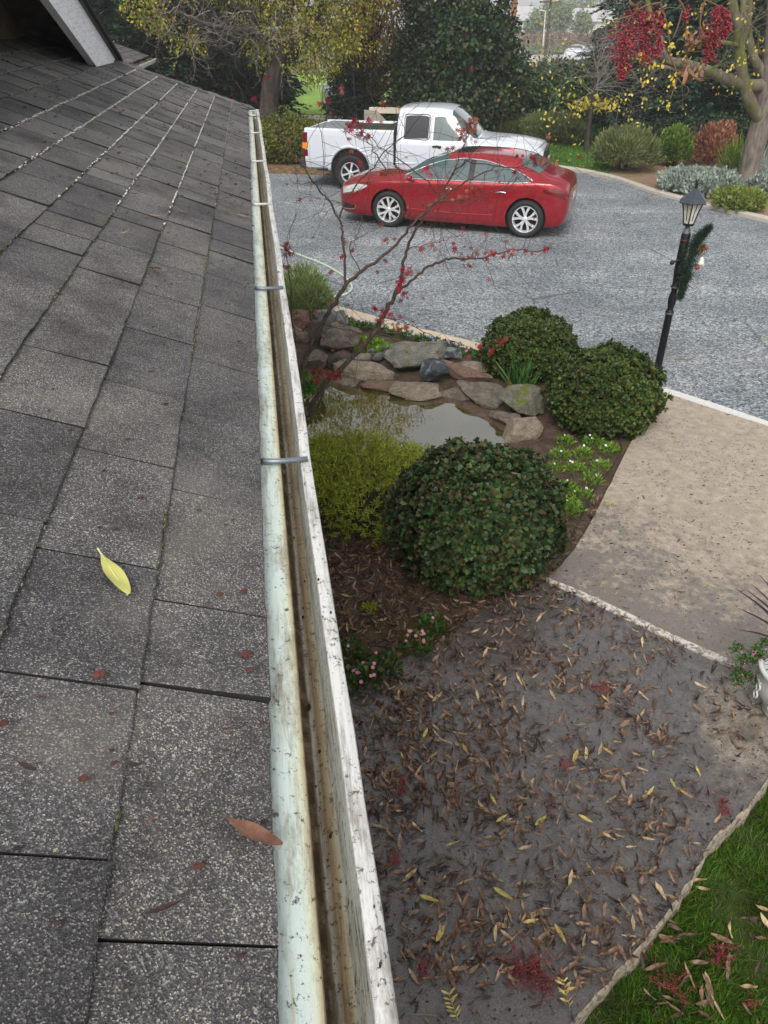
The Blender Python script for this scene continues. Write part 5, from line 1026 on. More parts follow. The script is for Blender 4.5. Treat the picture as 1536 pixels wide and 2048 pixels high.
# ================================================================ GARDEN BED
def angular(c, size, mat, seed, cuts=9, rotz=0, tilt=(0, 0), rough=.085, flat=None):
    r = np.random.default_rng(seed); V, F = ico(4); V = V.copy()
    for k in range(cuts):
        n = unit(r.normal(size=3)); d = r.uniform(.45, .8); V -= np.maximum(V@n-d, 0)[:, None]*n
    if flat: V[:, 2] = np.minimum(V[:, 2], flat)
    nz = vn(V, 1.7, seed*3.1)+.5*vn(V, 5, seed)+.25*vn(V, 13, seed); V = V*(1+rough*nz[:, None]*1.6)
    V = V*np.array(size)/2*1.25; a, b = R(tilt[0]), R(tilt[1])
    M = np.array(Matrix.Rotation(R(rotz), 3, 'Z') @ Matrix.Rotation(a, 3, 'X') @ Matrix.Rotation(b, 3, 'Y')); return V@M.T+c, F
def rockmat(name, c1, c2, c3, moss=0, vein=None, sc=11):
    q = NM(name); n = q.noise(sc, 8, .72, dist=.4); c = q.ramp(n, [(.3, c1), (.5, c2), (.68, c3)])
    c = q.mix(q.ramp(q.noise(60, 5, .8), [(.42, .35), (.6, 0.)]), c, srgb(60, 54, 48))
    c = q.mix(q.math('MULTIPLY', q.ramp(q.vor(9, 'DISTANCE_TO_EDGE'), [(0, .6), (.03, 0.)]), q.ramp(q.noise(5, 2), [(.48, 0.), (.6, 1.)])), c, srgb(48, 42, 38))
    if vein: c = q.mix(q.ramp(q.noise(3.3, 6, .6, dist=1.6), [(.5, 0.), (.56, .9)]), c, vein)
    if moss: 
        up = q.sep(q.x.outputs['Normal'])[2]
        c = q.mix(q.math('MULTIPLY', q.ramp(q.noise(8, 6, .7), [(.62-moss*.2, 0.), (.70-moss*.2, 1.)]), q.ramp(up, [(.3, 0.), (.7, 1.)])), c, srgb(104, 118, 30))
    q.col(c).rough(.82).bump(q.math('ADD', n, q.noise(40, 5, .8)), .04); return q.m
MR = dict(tan=rockmat('tan_rock', srgb(132, 118, 100), srgb(178, 162, 140), srgb(208, 194, 172)), grey=rockmat('grey_rock', srgb(104, 100, 92), srgb(146, 142, 130), srgb(182, 176, 162), moss=.25), blue=rockmat('slate_rock', srgb(48, 54, 62), srgb(76, 84, 92), srgb(112, 120, 126), vein=srgb(150, 156, 158)),
          pink=rockmat('pink_rock', srgb(116, 92, 76), srgb(154, 124, 104), srgb(182, 156, 132)), moss=rockmat('mossy_rock', srgb(96, 92, 76), srgb(136, 130, 112), srgb(168, 162, 144), moss=.55), white=rockmat('veined_rock', srgb(96, 100, 100), srgb(142, 146, 144), srgb(196, 198, 194)), dark=rockmat('dark_grey_rock', srgb(62, 58, 54), srgb(92, 86, 80), srgb(124, 116, 106)), brown=rockmat('brown_slab', srgb(100, 90, 80), srgb(140, 128, 114), srgb(176, 164, 148)))
RK = [('long flat tan rock at the far pond edge, left of the big pointed rock', 735, 762, .62, .30, .20, 'tan', -8, (0, 4), 3, None, .02),
 ('large grey pointed rock with green moss at the back of the pond', 828, 745, .66, .46, .30, 'grey', 20, (14, -14), 8, .55, .06),
 ('dark slate blue angular rock between the pointed rock and the pink one', 862, 775, .36, .28, .24, 'blue', 30, (10, 0), 5, None, .05),
 ('blue-grey flat rock resting behind the dark slate rock', 893, 742, .30, .20, .14, 'blue', 10, (0, 0), 21, None, .12),
 ('long pinkish rock sloping down to the right behind the pond', 932, 768, .62, .22, .14, 'pink', -32, (0, 6), 12, None, .05),
 ('pale tan rock under the blue-grey one beside the pond rim', 950, 745, .36, .2, .1, 'tan', -18, (0, 0), 23, None, .02),
 ('long grey-brown slab dipping into the right side of the pond', 972, 812, .62, .32, .12, 'brown', -42, (8, 6), 17, .5, .06),
 ('rounded boulder with bright green moss at the right end of the pond', 1045, 838, .42, .32, .26, 'moss', 0, (8, 0), 9, None, .06),
 ('small rough grey stone behind the mossy boulder', 1050, 802, .17, .14, .13, 'dark', 10, (0, 0), 31, None, .04),
 ('wide tan ledge rock at the waterline below the pointed rock', 838, 796, .55, .30, .14, 'tan', -6, (0, 0), 14, .5, .0),
 ('brown slab at the waterline between the ledge and the long slab', 920, 800, .50, .30, .16, 'brown', -25, (0, 0), 44, .5, -.02),
 ('tan block rock below the mossy boulder at the pond corner', 1040, 882, .36, .34, .24, 'tan', -12, (0, 0), 19, .6, .0),
 ('narrow brown rock at the water edge before the mossy boulder', 1010, 850, .30, .22, .14, 'brown', -40, (0, 0), 45, .6, -.01),
 ('large flat faced grey-brown rock left of the maple branch', 682, 712, .42, .26, .34, 'brown', 6, (38, 0), 6, .5, .10),
 ('dark grey rock with a sharp edge left of the flat faced rock', 640, 700, .34, .28, .26, 'dark', -20, (20, 10), 7, None, .08),
 ('white veined rock leaning behind the dark grey rock', 650, 670, .30, .18, .24, 'white', 24, (10, 20), 10, None, .10),
 ('crumpled looking white and grey rock beside the green ground cover', 676, 668, .24, .16, .22, 'white', -20, (0, -18), 11, None, .10),
 ('golden tan rounded stone near the gutter', 598, 692, .26, .22, .20, 'tan', 0, (0, 0), 13, None, .06),
 ('pinkish rounded stone near the gutter, behind the golden one', 600, 660, .30, .24, .20, 'pink', 30, (0, 0), 15, None, .08),
 ('small cream stone behind the dark grey rock', 632, 648, .20, .14, .14, 'tan', 0, (0, 0), 24, None, .04),
 ('tiny round tan stone on top of the flat faced rock group', 672, 682, .10, .09, .08, 'tan', 0, (0, 0), 25, None, .16),
 ('grey stone low beside the maple trunk at the pond edge', 690, 745, .34, .22, .22, 'dark', 14, (20, 0), 26, None, .02),
 ('brownish stone at the left waterline behind the maple trunk', 632, 745, .40, .28, .22, 'brown', 0, (0, 0), 27, None, .03),
 ('low cream stone in front of the green ground cover', 722, 722, .26, .14, .08, 'tan', -12, (0, 0), 28, None, .02),
 ('small grey stone touching the low cream stone', 712, 728, .12, .10, .09, 'white', 0, (0, 0), 29, None, .02),
 ('reddish flat stone at the waterline under the long flat tan rock', 775, 782, .50, .24, .10, 'pink', -4, (0, 0), 30, .5, -.02),
 ('low rock under the leaves at the left pond corner', 700, 772, .32, .20, .12, 'brown', 10, (0, 0), 32, .5, -.02)]
for lab, px, py, sx, sy, sz, m, rz, tl, sd_, fl, lift in RK:
    c = G(px, py); c[1] += sy*.3; c[2] = lift+sz*.32; V, F = angular(c, (sx, sy, sz*1.1), MR[m], sd_, rotz=rz, tilt=tl, flat=fl)
    o = mk('rock', V, F, MR[m]); tag(o, lab, 'rock')
    for p in o.data.polygons: p.use_smooth = True
    e_ = o.modifiers.new('e', 'EDGE_SPLIT'); e_.split_angle = R(24)
# two small stone ducks
M_duck = rockmat('carved_stone', srgb(92, 94, 92), srgb(130, 132, 128), srgb(164, 166, 160), sc=20)
for px, py, rz, lab in ((757, 728, 200, 'left of two small carved grey stone ducks behind the tan rock'), (784, 724, 190, 'right of two small carved grey stone ducks, next to the pointed rock')):
    c = G(px, py); V, F = ico(3); acc = Acc(); B = V*np.array([.085, .045, .045]); B[:, 2] += .05+np.maximum(-B[:, 0], 0)*.25; B[:, 1] *= 1-.5*np.maximum(-B[:, 0]/.085, 0); acc.add(B, F)
    acc.add(*tube([(.05, 0, .07), (.068, 0, .10), (.07, 0, .125)], [.026, .019, .02], 10)); acc.add(V*np.array([.028, .021, .022])+(.076, 0, .135), F); acc.add(*tube([(.095, 0, .133), (.122, 0, .126)], [.010, .004], 8))
    V, F = acc.get(); V = V*1.15; a = R(rz); V = np.stack([V[:, 0]*math.cos(a)-V[:, 1]*math.sin(a), V[:, 0]*math.sin(a)+V[:, 1]*math.cos(a), V[:, 2]], 1)+c+(0, 0, .03); tag(mk('duck_statue', V, F, M_duck, smooth=True), lab, 'statue', 'two stone ducks')

# clipped rounded bushes
M_raph = leafmat('glossy_bush_leaf', [srgb(24, 42, 16), srgb(40, 62, 22), srgb(58, 84, 30), srgb(80, 106, 42), srgb(98, 88, 46), srgb(70, 96, 36)], .48, .15, .3)
M_raph2 = leafmat('dark_bush_leaf', [srgb(20, 36, 18), srgb(32, 54, 26), srgb(46, 72, 34), srgb(70, 96, 46), srgb(86, 66, 44), srgb(40, 66, 30)], .46, .12, .32)
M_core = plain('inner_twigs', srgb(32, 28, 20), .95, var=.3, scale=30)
def round_bush(label, c, rx, rz_, whorls, size, mat, oy=1.0, bump_=.13, freq=2.1):
    c = np.array(c, float); t = thing('round_bush', label, 'bush', (c[0], c[1], 0), group='clipped rounded bushes')
    d = rnd(whorls); d[:, 2] = np.where(d[:, 2] < -.75, -d[:, 2], d[:, 2]); nz = vn(d, freq, c[0]*7)+.5*vn(d, freq*3, c[0]*3)
    rad = (1+bump_*nz)*np.where(rng.random(whorls) < .10, rng.uniform(1.0, 1.09, whorls), rng.uniform(.84, 1.02, whorls)); P = c+d*rad[:, None]*np.array([rx, rx*oy, rz_]); keep = P[:, 2] > .03; P, d = P[keep], d[keep]
    k = 7; Pn = np.repeat(P, k, 0); N = np.repeat(unit(d+rnd(len(d))*.35+(0, 0, .25)), k, 0); a = np.tile(np.arange(k)*2.4, len(P))+np.repeat(rng.uniform(0, 6, len(P)), k)
    X = unit(np.cross(N, [0.3, .5, .8])); Y_ = np.cross(N, X); el = np.tile(np.linspace(.15, 1.15, k), len(P)); D = N*np.sin(el)[:, None]+(X*np.cos(a)[:, None]+Y_*np.sin(a)[:, None])*np.cos(el)[:, None]
    V, F = scatter(T_OV, Pn, D, N, size*np.repeat(rng.uniform(.6, 1.25, len(P)), k)*rng.uniform(.7, 1.15, len(Pn))); mk('leaves', V, F, mat, t)
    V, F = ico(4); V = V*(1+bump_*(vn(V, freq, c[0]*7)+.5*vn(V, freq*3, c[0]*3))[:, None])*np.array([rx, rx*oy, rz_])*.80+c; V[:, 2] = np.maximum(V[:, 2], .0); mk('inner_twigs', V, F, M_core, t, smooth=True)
    return t
round_bush('largest dark green rounded bush, nearest the roof, with dead leaves on top', (.66, 4.52, .40), .605, .475, 4700, .046, M_raph2)
round_bush('rounded green bush in the middle, close to the lamp post and walkway', (2.14, 6.72, .37), .52, .41, 3800, .043, M_raph)
round_bush('rounded green bush furthest from the roof, beside the kerb', (1.63, 8.06, .31), .50, .375, 3700, .043, M_raph)

# feathery golden-green shrub before the pond
M_fea = leafmat('golden_feather', [srgb(92, 112, 34), srgb(132, 152, 44), srgb(174, 186, 60), srgb(118, 96, 44), srgb(150, 160, 52), srgb(198, 200, 82), srgb(104, 126, 36)], .7, .4)
t = thing('feathery_bush', 'low golden-green feathery bush between the gutter and the pond', 'bush', (-.2, 5.3, 0)); L = [(-.25, 5.36, .18, .62, .31), (.16, 5.34, .16, .46, .27), (-.62, 5.32, .18, .5, .31), (-.1, 5.0, .14, .42, .24), (.12, 4.75, .08, .22, .14), (.38, 5.25, .16, .34, .26), (-.95, 5.3, .2, .4, .32)]
P, N = lobes_pts(L, 6200, -.32, 4.2, .6, up=.5, low=-.3); per = 9; P = np.repeat(P, per, 0); N = np.repeat(N, per, 0); fr = np.tile(np.arange(per)/per, len(P)//per)[:, None]; base = np.repeat(unit(N[::per]+rnd(len(P)//per)*.6+(0, 0, .5)), per, 0)
P = P+base*fr*.075; V, F = scatter(T_FN, P, unit(base*.7+rnd(len(P))*.9), rnd(len(P)), rng.uniform(.022, .042, len(P))*(1.3-fr[:, 0]*.6)); V[:, 2] = np.maximum(V[:, 2], .02); mk('leaves', V, F, M_fea, t)
V0, F0 = ico(3); acc = Acc()
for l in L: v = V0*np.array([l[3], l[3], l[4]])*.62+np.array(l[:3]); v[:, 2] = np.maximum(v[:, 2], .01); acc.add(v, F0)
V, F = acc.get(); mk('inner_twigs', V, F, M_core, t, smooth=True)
def tuft(name, label, px, py, r, hgt, n, mat, size, cat, T=T_OV, group=None, flowers=None, per=1, z=.05, upw=1.0):
    b = G(px, py); b[2] = 0; t = thing(name, label, cat, (b[0], b[1], z), group=group); a = rng.uniform(0, 6.28, n); q_ = np.sqrt(rng.random(n))*r
    P = np.stack([b[0]+q_*np.cos(a), b[1]+q_*np.sin(a), z+rng.random(n)*hgt*(1-.6*(q_/r)**2)], 1); D = np.stack([np.cos(a)*q_/r, np.sin(a)*q_/r, np.full(n, upw)], 1)
    V, F = scatter(T, P, unit(D+rnd(n)*.7), rnd(n), size*rng.uniform(.6, 1.25, n)); mk('leaves', V, F, mat, t)
    for fn, (m, fs, k, cen) in enumerate(flowers or []):
        for _ in range(k):
            a = rng.uniform(0, 6.28); rr_ = r*rng.uniform(.1, .85); c = np.array([b[0]+rr_*math.cos(a), b[1]+rr_*math.sin(a), z+hgt*rng.uniform(.75, 1.1)]); nn = unit(np.array([rng.normal()*.3, -.45+rng.normal()*.3, .8])); X = unit(np.cross(nn, (0, 0, 1.))); Y_ = np.cross(nn, X)
            pp = 5; an = np.arange(pp)*2*math.pi/pp+rng.uniform(0, 1); D = X*np.cos(an)[:, None]+Y_*np.sin(an)[:, None]
            T_P = (np.array([(0, 0, 0), (.42, .45, .05), (.3, .9, .12), (0, 1, .1), (-.3, .9, .12), (-.42, .45, .05)]), [(0, 1, 2, 3, 4, 5)]); V, F = scatter(T_P, np.repeat([c], pp, 0), D, np.repeat([nn], pp, 0), fs)
            fl = mk('flower', V, F, m, t)
            if cen: V, F = ico(1); mk('flower_eye', V*fs*.22+c+nn*fs*.1, F, cen, fl)
    return t
petal = lambda n, a, b: leafmat(n, [a, b], .6, .3)
P_blue = petal('blue_petal', srgb(88, 104, 190), srgb(140, 152, 222)); P_pink = petal('pink_petal', srgb(214, 110, 150), srgb(240, 168, 190)); P_wht = petal('white_petal', srgb(238, 238, 232), srgb(250, 250, 246)); P_lil = petal('lilac_petal', srgb(168, 140, 200), srgb(206, 186, 224))
M_eye = plain('yellow_eye', srgb(226, 190, 60), .7); M_hb = leafmat('herb_leaf', [srgb(40, 78, 28), srgb(66, 108, 38), srgb(96, 138, 54)], .5, .25); M_lime = leafmat('lime_leaf', [srgb(76, 116, 30), srgb(112, 152, 44), srgb(146, 182, 64)], .5, .3)
M_gcl = leafmat('grey_clump', [srgb(96, 118, 62), srgb(126, 146, 84), srgb(150, 164, 106)], .8, .25)
nth = ['first', 'second', 'third', 'fourth', 'fifth', 'sixth', 'seventh', 'eighth', 'ninth', 'tenth', 'eleventh', 'twelfth', 'thirteenth', 'fourteenth', 'fifteenth']
for i, (px, py) in enumerate(((668, 634), (697, 642), (722, 648), (745, 652), (765, 658), (795, 664), (818, 670), (845, 676), (868, 682), (893, 690), (915, 694), (938, 704), (962, 712))):
    m = [P_blue, P_pink, P_lil, P_blue, P_lil, P_pink, P_blue, P_lil, P_blue, P_blue, P_lil, P_pink, P_pink][i]; nm = {P_blue: 'blue', P_pink: 'pink', P_lil: 'lilac'}[m]
    tuft('bedding_flower', '%s pansy, %s plant from the left along the bed kerb' % (nm, nth[i]), px-2, py+13, .085, .08, 110, M_hb, .04, 'flower', flowers=[(m, .024, 2, M_eye)], group='pansies along the bed kerb')
for r_, row in enumerate((((1128, 890), (1118, 918), (1104, 945), (1092, 972)), ((1185, 890), (1162, 915), (1150, 945), (1130, 985)), ((1215, 905), (1198, 940), (1180, 968), (1162, 1000), (1142, 1028)))):
    for i, (px, py) in enumerate(row):
        tuft('white_flower', 'white flowered plant, %s from the back in the %s of three rows by the walkway' % (nth[i], ['left', 'middle', 'right'][r_]), px, py+8, .085, .09, 170, M_lime, .040, 'flower', T=T_LN, flowers=[(P_wht, .012, 1+(i+r_) % 2, None)], group='white flowers in three rows')
for i, (px, py, k, lab) in enumerate(((832, 1300, 9, 'pink begonia in full bloom, furthest from the gutter'), (862, 1268, 2, 'leafy begonia with few flowers behind the blooming one'), (770, 1345, 3, 'dense dark leafed begonia between the two pink blooming ones'), (726, 1372, 9, 'pink begonia closest to the gutter'), (700, 1320, 2, 'sparse begonia partly behind the gutter lip'))):
    tuft('begonia', lab, px, py+6, .10, .11, 190, leafmat('begonia_leaf', [srgb(34, 66, 26), srgb(56, 92, 36), srgb(84, 112, 50), srgb(110, 70, 44)], .35, .2), .04, 'flower', flowers=[(P_pink, .012, k+2 if k > 4 else k-1, None)], group='pink begonias beside the patio')
tuft('ground_cover', 'bright lime green leafy clump left of the maple branch above the pond', 738, 705, .20, .10, 420, M_lime, .055, 'plant'); tuft('ground_cover', 'bright lime green leafy clump right of the maple branch above the pond', 772, 716, .16, .08, 320, M_lime, .055, 'plant')
tuft('grassy_clump', 'pale green wispy clump at the kerb end beside the hose', 606, 632, .40, .62, 4200, M_gcl, .10, 'plant', T=T_ND, upw=1.3)
tuft('strappy_clump', 'thin upright strappy plant in front of the far rounded bush', 1036, 792, .10, .10, 60, M_hb, .34, 'plant', T=T_BL, upw=2.2)
tuft('water_plant', 'small leafy green plant at the left pond edge behind the gutter', 618, 800, .14, .25, 260, M_hb, .06, 'plant'); tuft('moss_patch', 'small mossy green tuft among the leaf litter left of the large bush', 740, 1232, .05, .03, 90, M_fea, .03, 'plant')
tuft('small_seedling', 'little yellow-green sprout against the trunk side of the feathery bush', 712, 1030, .14, .10, 260, M_fea, .04, 'plant', T=T_LN)
tuft('small_seedling', 'leafy sprout between the large bush and the white flower rows', 1130, 1030, .10, .10, 120, M_lime, .05, 'plant', T=T_LN)

# drip tubing and hose
def cable(name, label, cat, pts, r, mat, z=.075, n=80):
    P = cr([G(a, b)*np.array([1, 1, 0])+np.array([0, 0, z if len(q_) == 0 else q_[0]]) for a, b, *q_ in pts], n); P[:, 2] += .01*np.sin(np.arange(n)*.5)*(z > .03); V, F = tube(P, r, 8); tag(mk(name, V, F, mat, smooth=True), label, cat)
M_tub = plain('black_tubing', srgb(30, 28, 28), .5)
cable('drip_tube', 'thick black drip tube running along the back of the flower bed', 'pipe', [(628, 652), (680, 662), (735, 672), (790, 684), (850, 692), (905, 700), (965, 722)], .009, M_tub, .10)
cable('drip_tube', 'thin black drip tube curling behind the lime green clumps', 'pipe', [(745, 676), (785, 692), (806, 708), (800, 724), (775, 730)], .006, M_tub, .09)
cable('drip_tube', 'thin looping black tube among the white flower rows', 'pipe', [(1100, 900), (1150, 896), (1210, 892), (1240, 908), (1222, 950), (1190, 990), (1165, 1040), (1140, 1090)], .005, M_tub, .09)
M_hose = plain('pale_green_hose', srgb(190, 208, 178), .55, var=.08)
cable('garden_hose', 'pale green garden hose curving over the grey driveway', 'hose', [(540, 490), (568, 500), (610, 516), (650, 532), (688, 555), (703, 573), (700, 585), (680, 594), (640, 597), (615, 600, .06), (600, 612, .10)], .017, M_hose, .018)

# ================================================================ JAPANESE MAPLE
YM = 6.3
mt_ = thing('maple_tree', 'small red leaved maple with thin dark forked branches in front of the red car', 'tree', (-.75, YM, 0)); acc = Acc(); tips = []
def am(x, y, d=0): return A(x, y, YM+d)
MB = [([(596, 905, -.3), (600, 870, -.3), (606, 845, -.2), (650, 770, -.1), (700, 720), (745, 672), (765, 635), (785, 600), (800, 568)], .034, .020),
 ([(800, 568), (806, 530), (812, 500), (830, 460), (855, 420), (880, 395), (905, 350), (930, 320)], .019, .006), ([(792, 588), (825, 560), (855, 535), (885, 521), (905, 519), (940, 518), (985, 510), (1030, 500), (1065, 503), (1095, 497)], .015, .004),
 ([(612, 830, -.4), (600, 790, -.4), (603, 735, -.4), (625, 680, -.4), (652, 635, -.4), (672, 600, -.4), (693, 566, -.4)], .030, .020), ([(693, 566, -.4), (720, 545, -.4), (765, 512, -.4), (800, 480, -.4), (830, 445, -.4), (870, 405, -.4), (905, 380, -.4), (950, 352, -.4), (1000, 330, -.3)], .018, .005),
 ([(690, 570, -.4), (690, 520, -.4), (684, 470, -.4), (678, 438, -.4), (660, 405, -.4), (642, 385, -.4), (612, 340, -.5), (585, 305, -.5), (570, 270, -.5), (560, 235, -.6)], .013, .003), ([(678, 438, -.4), (690, 405, -.4), (715, 365, -.4), (745, 335, -.4), (785, 290, -.4), (822, 262, -.4)], .009, .003),
 ([(770, 345, -.4), (748, 300, -.4), (722, 262, -.4), (712, 230, -.4)], .006, .003), ([(880, 395), (850, 360), (800, 320), (760, 295), (735, 270)], .006, .003), ([(905, 350), (925, 300), (938, 262), (945, 225)], .006, .003), ([(930, 320), (980, 330), (1030, 335), (1070, 325), (1098, 322)], .006, .002),
 ([(870, 405, -.2), (930, 400, -.2), (975, 385, -.2), (1020, 372, -.2), (1040, 340, -.2)], .006, .002), ([(855, 420), (900, 425), (950, 405), (985, 395)], .005, .002), ([(720, 545, -.4), (700, 500, -.4), (712, 470, -.4), (730, 420, -.4), (742, 330, -.4)], .005, .002),
 ([(765, 635), (800, 640), (850, 665), (905, 690), (960, 700), (1000, 690)], .005, .002), ([(812, 500), (850, 488), (885, 480), (920, 470)], .005, .002), ([(596, 860, -.3), (592, 700, -.3), (584, 640, -.3), (580, 560, -.3), (572, 500, -.3)], .012, .003), ([(606, 845, -.3), (640, 800, -.3), (648, 765, -.3), (640, 740, -.3)], .02, .008), ([(640, 385, -.4), (650, 330, -.4), (640, 250, -.4), (648, 190, -.4)], .004, .002),
 ([(603, 735, -.4), (640, 665, -.4), (620, 640, -.4)], .006, .003), ([(745, 672), (700, 662), (650, 650), (628, 648)], .006, .003)]
for P, r0, r1 in MB:
    Q = cr([am(*p) for p in P], max(8, len(P)*4)); Q[1:-1] += rng.normal(size=(len(Q)-2, 3))*.006; V, F = tube(Q, np.linspace(r0, r1, len(Q))*.82, 7, cap=False); acc.add(V, F)
    for _ in range(int(4+len(P)*1.2)):
        limbs(acc, tips, Q[int(rng.integers(len(Q)//3, len(Q)))], unit(rng.normal(size=3)*(1, .7, .8)+(0, 0, .35)), rng.uniform(.16, .5), .0022, 1, .7, -.01, 2, 4, .6, .18, .7, 3)
V, F = acc.get(); mk('branches', V, F, B4, mt_, smooth=True)
M_mred = leafmat('maple_red', [srgb(104, 14, 26), srgb(142, 24, 40), srgb(170, 46, 62), srgb(122, 26, 34)], .5, .35); M_mbr = leafmat('maple_brown', [srgb(86, 40, 32), srgb(120, 56, 44), srgb(150, 84, 66), srgb(168, 112, 96)], .65, .3)
CL = [(712, 243, 6, 12, 0), (700, 258, 5, 10, 0), (722, 268, 5, 10, 0), (736, 272, 3, 8, 0), (698, 276, 1, 2, 0), (702, 306, 2, 4, 1), (735, 240, 3, 8, 0), (938, 252, 14, 16, 1), (930, 268, 14, 16, 1), (945, 240, 8, 10, 1), (1085, 322, 7, 14, 1), (1108, 330, 3, 8, 1), (1066, 322, 5, 10, 0), (1040, 318, 3, 8, 1), (935, 378, 3, 14, 1), (905, 372, 4, 16, 1), (900, 385, 7, 18, 1), (925, 395, 6, 16, 1), (945, 375, 5, 16, 1), (860, 352, 2, 8, 0), (768, 350, 2, 8, 0), (850, 340, 3, 8, 0), (1030, 345, 1, 3, 0), (815, 425, 4, 10, 1), (860, 412, 4, 10, 1), (885, 400, 5, 16, 1),
  (820, 540, 7, 8, 0), (800, 560, 7, 8, 0), (806, 585, 5, 7, 0), (800, 572, 4, 6, 0), (705, 500, 1, 2, 0), (686, 478, 2, 5, 0), (684, 512, 1, 3, 0), (754, 542, 1, 3, 0), (1018, 507, 6, 12, 0), (985, 508, 6, 12, 0), (945, 508, 6, 14, 1), (925, 518, 5, 10, 1), (1092, 496, 3, 5, 0), (1060, 505, 2, 8, 0), (940, 530, 4, 8, 1), (905, 492, 3, 7, 0), (862, 492, 3, 8, 1), (846, 498, 2, 6, 0),
  (575, 505, 4, 8, 0), (568, 535, 4, 6, 0), (574, 490, 3, 6, 0), (772, 622, 8, 12, 0), (762, 640, 7, 9, 1), (792, 652, 8, 9, 1), (812, 655, 5, 6, 1), (748, 618, 4, 6, 0), (640, 745, 10, 14, 0), (665, 752, 8, 12, 0), (680, 745, 6, 10, 1), (628, 760, 4, 6, 0), (1000, 680, 2, 6, 0), (985, 700, 2, 5, 0), (955, 690, 2, 5, 0), (1012, 676, 2, 4, 0), (935, 712, 1, 4, 0), (770, 480, 4, 7, 1), (605, 650, 5, 10, 1), (660, 600, 2, 6, 1), (720, 325, 2, 5, 0), (640, 205, 1, 3, 0), (655, 200, 2, 5, 0), (900, 300, 3, 10, 1), (1050, 355, 1, 4, 1), (660, 545, 2, 5, 1), (726, 685, 2, 5, 1), (768, 520, 2, 7, 0)]
for red in (0, 1):
    P = []; 
    for x, y, k, sp, br in CL:
        if br == red:
            for _ in range(int(k*1.5+.6)): P.append(am(x+rng.normal()*sp*.6, y+rng.normal()*sp*.55, -.2+rng.normal()*.08))
    tp = np.array([q_[0] for q_ in tips]); sel = tp[rng.random(len(tp)) < (.08 if red == 0 else .12)]; P = np.vstack([P, sel]); D = unit(np.stack([rng.normal(size=len(P))*.7, rng.normal(size=len(P))*.3, np.full(len(P), -.8)], 1))
    V, F = scatter(T_MP, P, D, unit(np.stack([rng.normal(size=len(P))*.5, np.full(len(P), -1.), rng.normal(size=len(P))*.5+.4], 1)), rng.uniform(.022, .046, len(P))*(.85 if red else 1)); mk('red_leaves' if not red else 'withered_leaves', V, F, M_mbr if red else M_mred, mt_)

# ================================================================ HANGING BERRY BRANCH (from the tree above the picture)
YB = 2.4; hb = A(1340, -60, YB); t = thing('berry_branch', 'hanging branch with dense red berry clusters and curled dead leaves at the top right', 'branch', hb); acc = Acc()
ab = lambda x, y, d=0: A(x, y, YB+d)
STM = [[(1345, -260, .1), (1342, -100, .05), (1340, -20), (1318, 6)], [(1318, 6), (1290, 12), (1265, 30), (1250, 60), (1245, 100), (1243, 140)], [(1275, 25), (1290, 60), (1285, 100), (1300, 130)], [(1262, 32), (1235, 40), (1225, 55)], [(1340, -20), (1375, -10), (1410, 0), (1440, 15), (1452, 40), (1440, 70)], [(1410, 0), (1400, 50), (1415, 90), (1420, 115)], [(1340, -20), (1370, 20), (1372, 70), (1374, 125)], [(1365, 20), (1355, 55), (1345, 78)], [(1374, 125), (1380, 160)], [(1320, 4), (1334, 50), (1340, 100), (1338, 128)], [(1338, 108), (1352, 140), (1352, 165), (1345, 185), (1340, 200)], [(1245, 55), (1225, 72), (1202, 80)]]
for P in STM:
    V, F = tube(cr([ab(*p) for p in P], 16), np.linspace(.0026, .0012, 16), 6, cap=False); acc.add(V, F)
V, F = acc.get(); mk('stems', V, F, plain('twig_brown', srgb(112, 84, 64), .8), t)
V0, F0 = ico(1); M_ber = leafmat('red_berry', [srgb(104, 16, 34), srgb(128, 26, 46), srgb(158, 52, 70), srgb(92, 18, 34)], .35, 0, .5); M_bst = leafmat('berry_stalk', [srgb(110, 36, 44), srgb(140, 60, 56)], .7, 0)
def berries(name, pts, n, sp):
    acc = Acc(); st = Acc(); path = cr([ab(*p[:2]) for p in pts], 30); wd_ = np.interp(np.linspace(0, 1, 30), np.linspace(0, 1, len(pts)), [p[2] for p in pts])/620
    for _ in range(n):
        i = int(rng.integers(0, 30)); c = path[i]+rnd(1)[0]*np.array([1, .8, .7])*wd_[i]*rng.uniform(.2, 1)+(0, 0, -.012); r_ = rng.uniform(.0024, .0034); acc.add(V0*r_+c, F0)
        if rng.random() < .6: V, F = tube([path[i], (path[i]+c)/2+(0, 0, .004), c], [.0007]*3, 3, cap=False); st.add(V, F)
    V, F = acc.get(); o = mk(name, V, F, M_ber, t, smooth=True); V, F = st.get(); mk('stalks', V, F, M_bst, o)
berries('berry_cluster', [(1290, 22, 30), (1262, 48, 44), (1250, 78, 40), (1247, 110, 24), (1246, 146, 8)], 330, 0); berries('berry_cluster', [(1305, 25, 26), (1295, 55, 34), (1285, 85, 32), (1290, 110, 18)], 210, 0); berries('berry_cluster', [(1318, 20, 14), (1320, 60, 14), (1316, 105, 8)], 110, 0)
berries('berry_cluster', [(1440, 10, 20), (1436, 40, 28), (1425, 70, 26), (1418, 110, 14)], 250, 0); berries('berry_cluster', [(1458, 22, 10), (1456, 50, 12), (1448, 62, 8)], 80, 0)
berries('berry_cluster', [(1374, 5, 8), (1374, 32, 8)], 26, 0)
M_cur = leafmat('curled_leaf', [srgb(112, 82, 62), srgb(148, 112, 86), srgb(176, 144, 114), srgb(96, 68, 52)], .7, .25)
